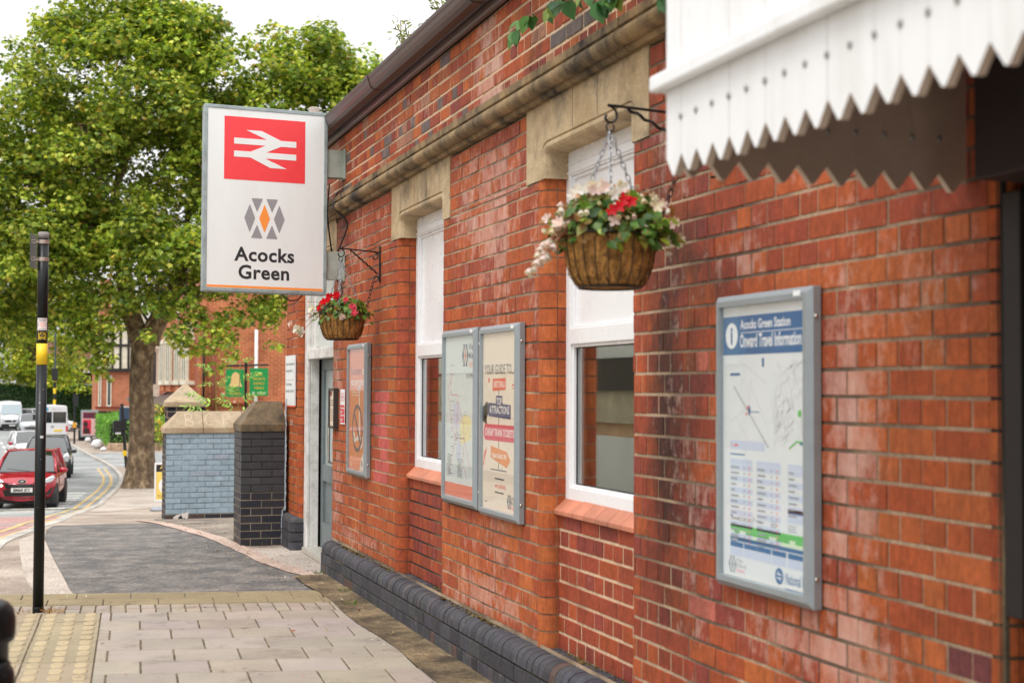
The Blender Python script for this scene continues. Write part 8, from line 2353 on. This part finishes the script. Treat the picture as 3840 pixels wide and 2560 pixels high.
def dark_front(t, on, w, h0):
    b = MB(); on(b, [(-.55, .50), (.55, .50), (.60, .62), (-.60, .62)]); on(b, [(-.78, .24), (.78, .24), (.80, .46), (-.80, .46)], .01); b.build('grille', GRILLE, t, local=True)
    b = MB(); on(b, [(-.26, .45), (.26, .45), (.26, .56), (-.26, .56)], .035); b.build('number_plate', PLATEW, t, local=True)
    for s_ in (-1, 1):
        b = MB(); poly = [(s_ * .50, .66), (s_ * .80, .62), (s_ * .84, .80), (s_ * .76, .98), (s_ * .66, .92)]; on(b, poly if s_ > 0 else poly[::-1], .016); b.build('headlight', LENS, t, local=True)
hatchback('dark_hatchback', 'dark grey car with pale headlamp following the red hatchback', .36, 56.5, R(-3), 1.76, 4.1, 1.55, paint('dark_grey_car_paint', lin(66, 66, 74), .4), dict(front=dark_front, wr=.32, hood=.76))
def fiat_front(t, on, w, h0):
    for s_ in (-1, 1):
        b = MB(); on(b, [(s_ * .56 + .10 * math.cos(a), .72 + .11 * math.sin(a)) for a in [i * math.pi / 8 for i in range(16)]], .016); b.build('headlight', LENS, t, local=True)
        b = MB(); on(b, [(s_ * .52 + .055 * math.cos(a), .52 + .05 * math.sin(a)) for a in [i * math.pi / 8 for i in range(16)]], .016); b.build('spot_lamp', LAMPON if s_ < 0 else LENS, t, local=True)
    b = MB(); on(b, [(-.5, .30), (.5, .30), (.55, .42), (-.55, .42)], .01); b.build('grille', GRILLE, t, local=True)
    b = MB(); on(b, [(-.26, .44), (.26, .44), (.26, .55), (-.26, .55)], .03); b.build('number_plate', PLATEW, t, local=True)
    b = MB(); on(b, [(-.20, .70), (.20, .70), (.16, .712), (-.16, .712)], .02); b.build('badge', CHROME, t, local=True)
WHITEP = paint('white_car_paint', (.74, .74, .76))
hatchback('white_city_car', 'small rounded white car with red door mirrors behind the dark grey car', -.02, 67.5, R(9), 1.62, 3.55, 1.50, WHITEP, dict(front=fiat_front, wr=.30, mirror=REDP, hood=.78))
def plain_front(t, on, w, h0):
    b = MB(); on(b, [(-.5, .50), (.5, .50), (.55, .64), (-.55, .64)]); on(b, [(-.6, .28), (.6, .28), (.62, .42), (-.62, .42)], .01); b.build('grille', GRILLE, t, local=True)
    for s_ in (-1, 1):
        b = MB(); poly = [(s_ * .52, .66), (s_ * .80, .66), (s_ * .82, .84), (s_ * .66, .80)]; on(b, poly if s_ > 0 else poly[::-1], .016); b.build('headlight', LENS, t, local=True)
hatchback('silver_car', 'silver car waiting between the white van and the minibus', -.35, 118.0, R(4), 1.8, 4.2, 1.66, paint('silver_car_paint', lin(196, 198, 202), .5), dict(front=plain_front, wr=.32, hood=.86))
hatchback('parked_white_car', 'white car parked at the bend just right of the minibus', 3.15, 126.5, R(62), 1.8, 4.3, 1.6, WHITEP, dict(front=plain_front, wr=.32, hood=.80))
o_ = hatchback('parked_white_car', 'farther white car parked by the tall hedge, right of the minibus', 2.6, 139.5, R(80), 1.9, 4.6, 1.95, WHITEP, dict(front=plain_front, wr=.34, hood=.98))

def van(name, label, x, y, rz, Wd, Ln, Ht, pt, front, cat='van'):
    t = thing(name, label, cat, (x, y, g(y) - .095), None, rz)
    w = Wd / 2
    def sec(wd, zt, zl, rr=.12):
        return [(0, zl), (wd * .9, zl), (wd, zl + .15), (wd, zl + .75), (wd * .985, zl + (zt - zl) * .55), (wd * .93, zt - rr), (wd * .86, zt - .03), (0, zt + .04)]
    b = MB()
    st = [(.02, sec(w * .80, .86, .34)), (.08, sec(w * .92, .96, .30)), (.25, sec(w * .985, 1.08, .28)), (.72, sec(w, 1.28, .28)), (.95, sec(w, 1.42, .28)), (1.62, sec(w, Ht * .90, .28)), (2.05, sec(w, Ht - .03, .28)), (2.6, sec(w, Ht, .28))]
    for yy in np.linspace(3.2, Ln - .3, 4): st.append((yy, sec(w, Ht, .28)))
    st += [(Ln - .06, sec(w * .995, Ht - .01, .30)), (Ln, sec(w * .97, Ht - .05, .33))]
    loft(b, st); bd = b.build('body', pt, t, smooth=True, local=True, bevel=0)
    sh = bd.modifiers.new('e', 'EDGE_SPLIT'); sh.split_angle = R(50)
    b = MB(); k = .012
    b.add([(-w * .90, .90, 1.42), (w * .90, .90, 1.42), (w * .84, 1.60, Ht * .885), (-w * .84, 1.60, Ht * .885)], [(0, 1, 2, 3)])
    b.v = [(vx, vy - .03, vz + .03) for vx, vy, vz in b.v]; b.build('windscreen', mat('pale_van_glass', lin(150, 164, 170), .05, var=.15, spec=.8), t, local=True)
    b = MB()
    for s_ in (-1, 1): b.add([(s_ * (w + .004), 1.15, 1.42), (s_ * (w + .004), 2.3, 1.42), (s_ * (w * .975 + .004), 2.3, Ht * .80), (s_ * (w * .975 + .004), 1.65, Ht * .80)], [(0, 1, 2, 3)])
    b.build('side_glass', CARGLASS, t, local=True)
    b = MB(); b.box(-w * .8, .3, .16, w * .8, Ln - .2, .34)
    for yy in (.95, Ln - 1.1):
        for s_ in (-1, 1): b.prism([(yy + .42 * math.cos(2 * math.pi * j / 24), .36 + .42 * math.sin(2 * math.pi * j / 24)) for j in range(24)], (s_ * w, 0, 0), (0, 1, 0), VZ, (s_, 0, 0), -.3, .004)
    b.build('wheel_arch', BLACKPL, t, local=True)
    for yy in (.95, Ln - 1.1):
        for s_ in (-1, 1): wheel(t, s_ * (w - .11), yy, .35, .12, s_)
    b = MB(); b.box(-w * .93, -.03, .30, w * .93, .10, .62); b.build('bumper', BLACKPL, t, local=True, bevel=.03)
    b = MB(); b.box(-w * .62, -.035, .78, w * .62, .06, .98); b.build('grille', GRILLE, t, local=True)
    b = MB(); b.prism([(.09 * math.cos(a), .88 + .09 * math.sin(a)) for a in [i * math.pi / 8 for i in range(16)]], (0, 0, 0), UX, VZ, (0, -1, 0), .03, .045); b.build('badge', CHROME, t, local=True)
    b = MB(); b.box(-.26, -.045, .42, .26, -.03, .53); b.build('number_plate', PLATEW, t, local=True)
    for s_ in (-1, 1):
        b = MB(); b.box(s_ * w * .66, -.02, .80, s_ * w * .92, .16, 1.10); b.build('headlight', LENS, t, local=True, bevel=.03)
        b = MB(); b.box(s_ * (w + .02), .98, 1.40, s_ * (w + .24), 1.10, 1.78); b.build('mirror', BLACKPL, t, local=True, bevel=.03)
    b = MB(); yb = Ln + .002
    b.box(-w * .86, yb, 1.30, -.035, yb + .012, 2.02); b.box(.035, yb, 1.30, w * .86, yb + .012, 2.02); b.build('rear_window', CARGLASS, t, local=True)
    b = MB()
    for s_ in (-1, 1):
        b.box(s_ * (w * .86), yb, .72, s_ * (w * .97), yb + .02, 1.10)
    b.build('tail_light', TAILRED, t, local=True)
    b = MB(); b.box(-w * .96, Ln - .1, .32, w * .96, Ln + .06, .52); b.build('rear_bumper', BLACKPL, t, local=True, bevel=.02)
    b = MB(); b.box(-.10, yb, 1.02, .08, yb + .02, 1.08); b.build('rear_handle', BLACKPL, t, local=True); b = MB(); b.box(-.62, yb, .74, -.1, yb + .02, .86); b.build('rear_plate', YELLOWP, t, local=True)
    return t
van('white_van', 'big white panel van with a black grille coming round the bend at the left edge', -2.05, 135.0, R(6), 2.0, 5.9, 2.62, WHITEP, True)
mbus = van('white_minibus', 'white minibus seen from behind, farther up the queue than the dark grey car', 1.0, 98.5, R(180), 2.0, 5.2, 2.45, WHITEP, False, 'minibus')
# turn the minibus about its own middle so that its rear doors face the station
mbus.location = (1.0, 104.0, g(100) - .095)
b = MB()
b.prism([(-.42 + .17 * math.cos(a), 2.20 + .15 * math.sin(a)) for a in [i * math.pi / 8 for i in range(16)]], (0, 5.205, 0), (-1, 0, 0), VZ, (0, 1, 0), 0, .004); b.build('blue_roundel', pm((70, 150, 190)), mbus, local=True)
b = MB(); b.text('MOTUS', .16, (-.15 * 0, 5.206, 2.14), (-1, 0, 0), VZ, (0, 1, 0), .001, 0, .002); b.build('rear_lettering', pm((196, 186, 184)), mbus, local=True)
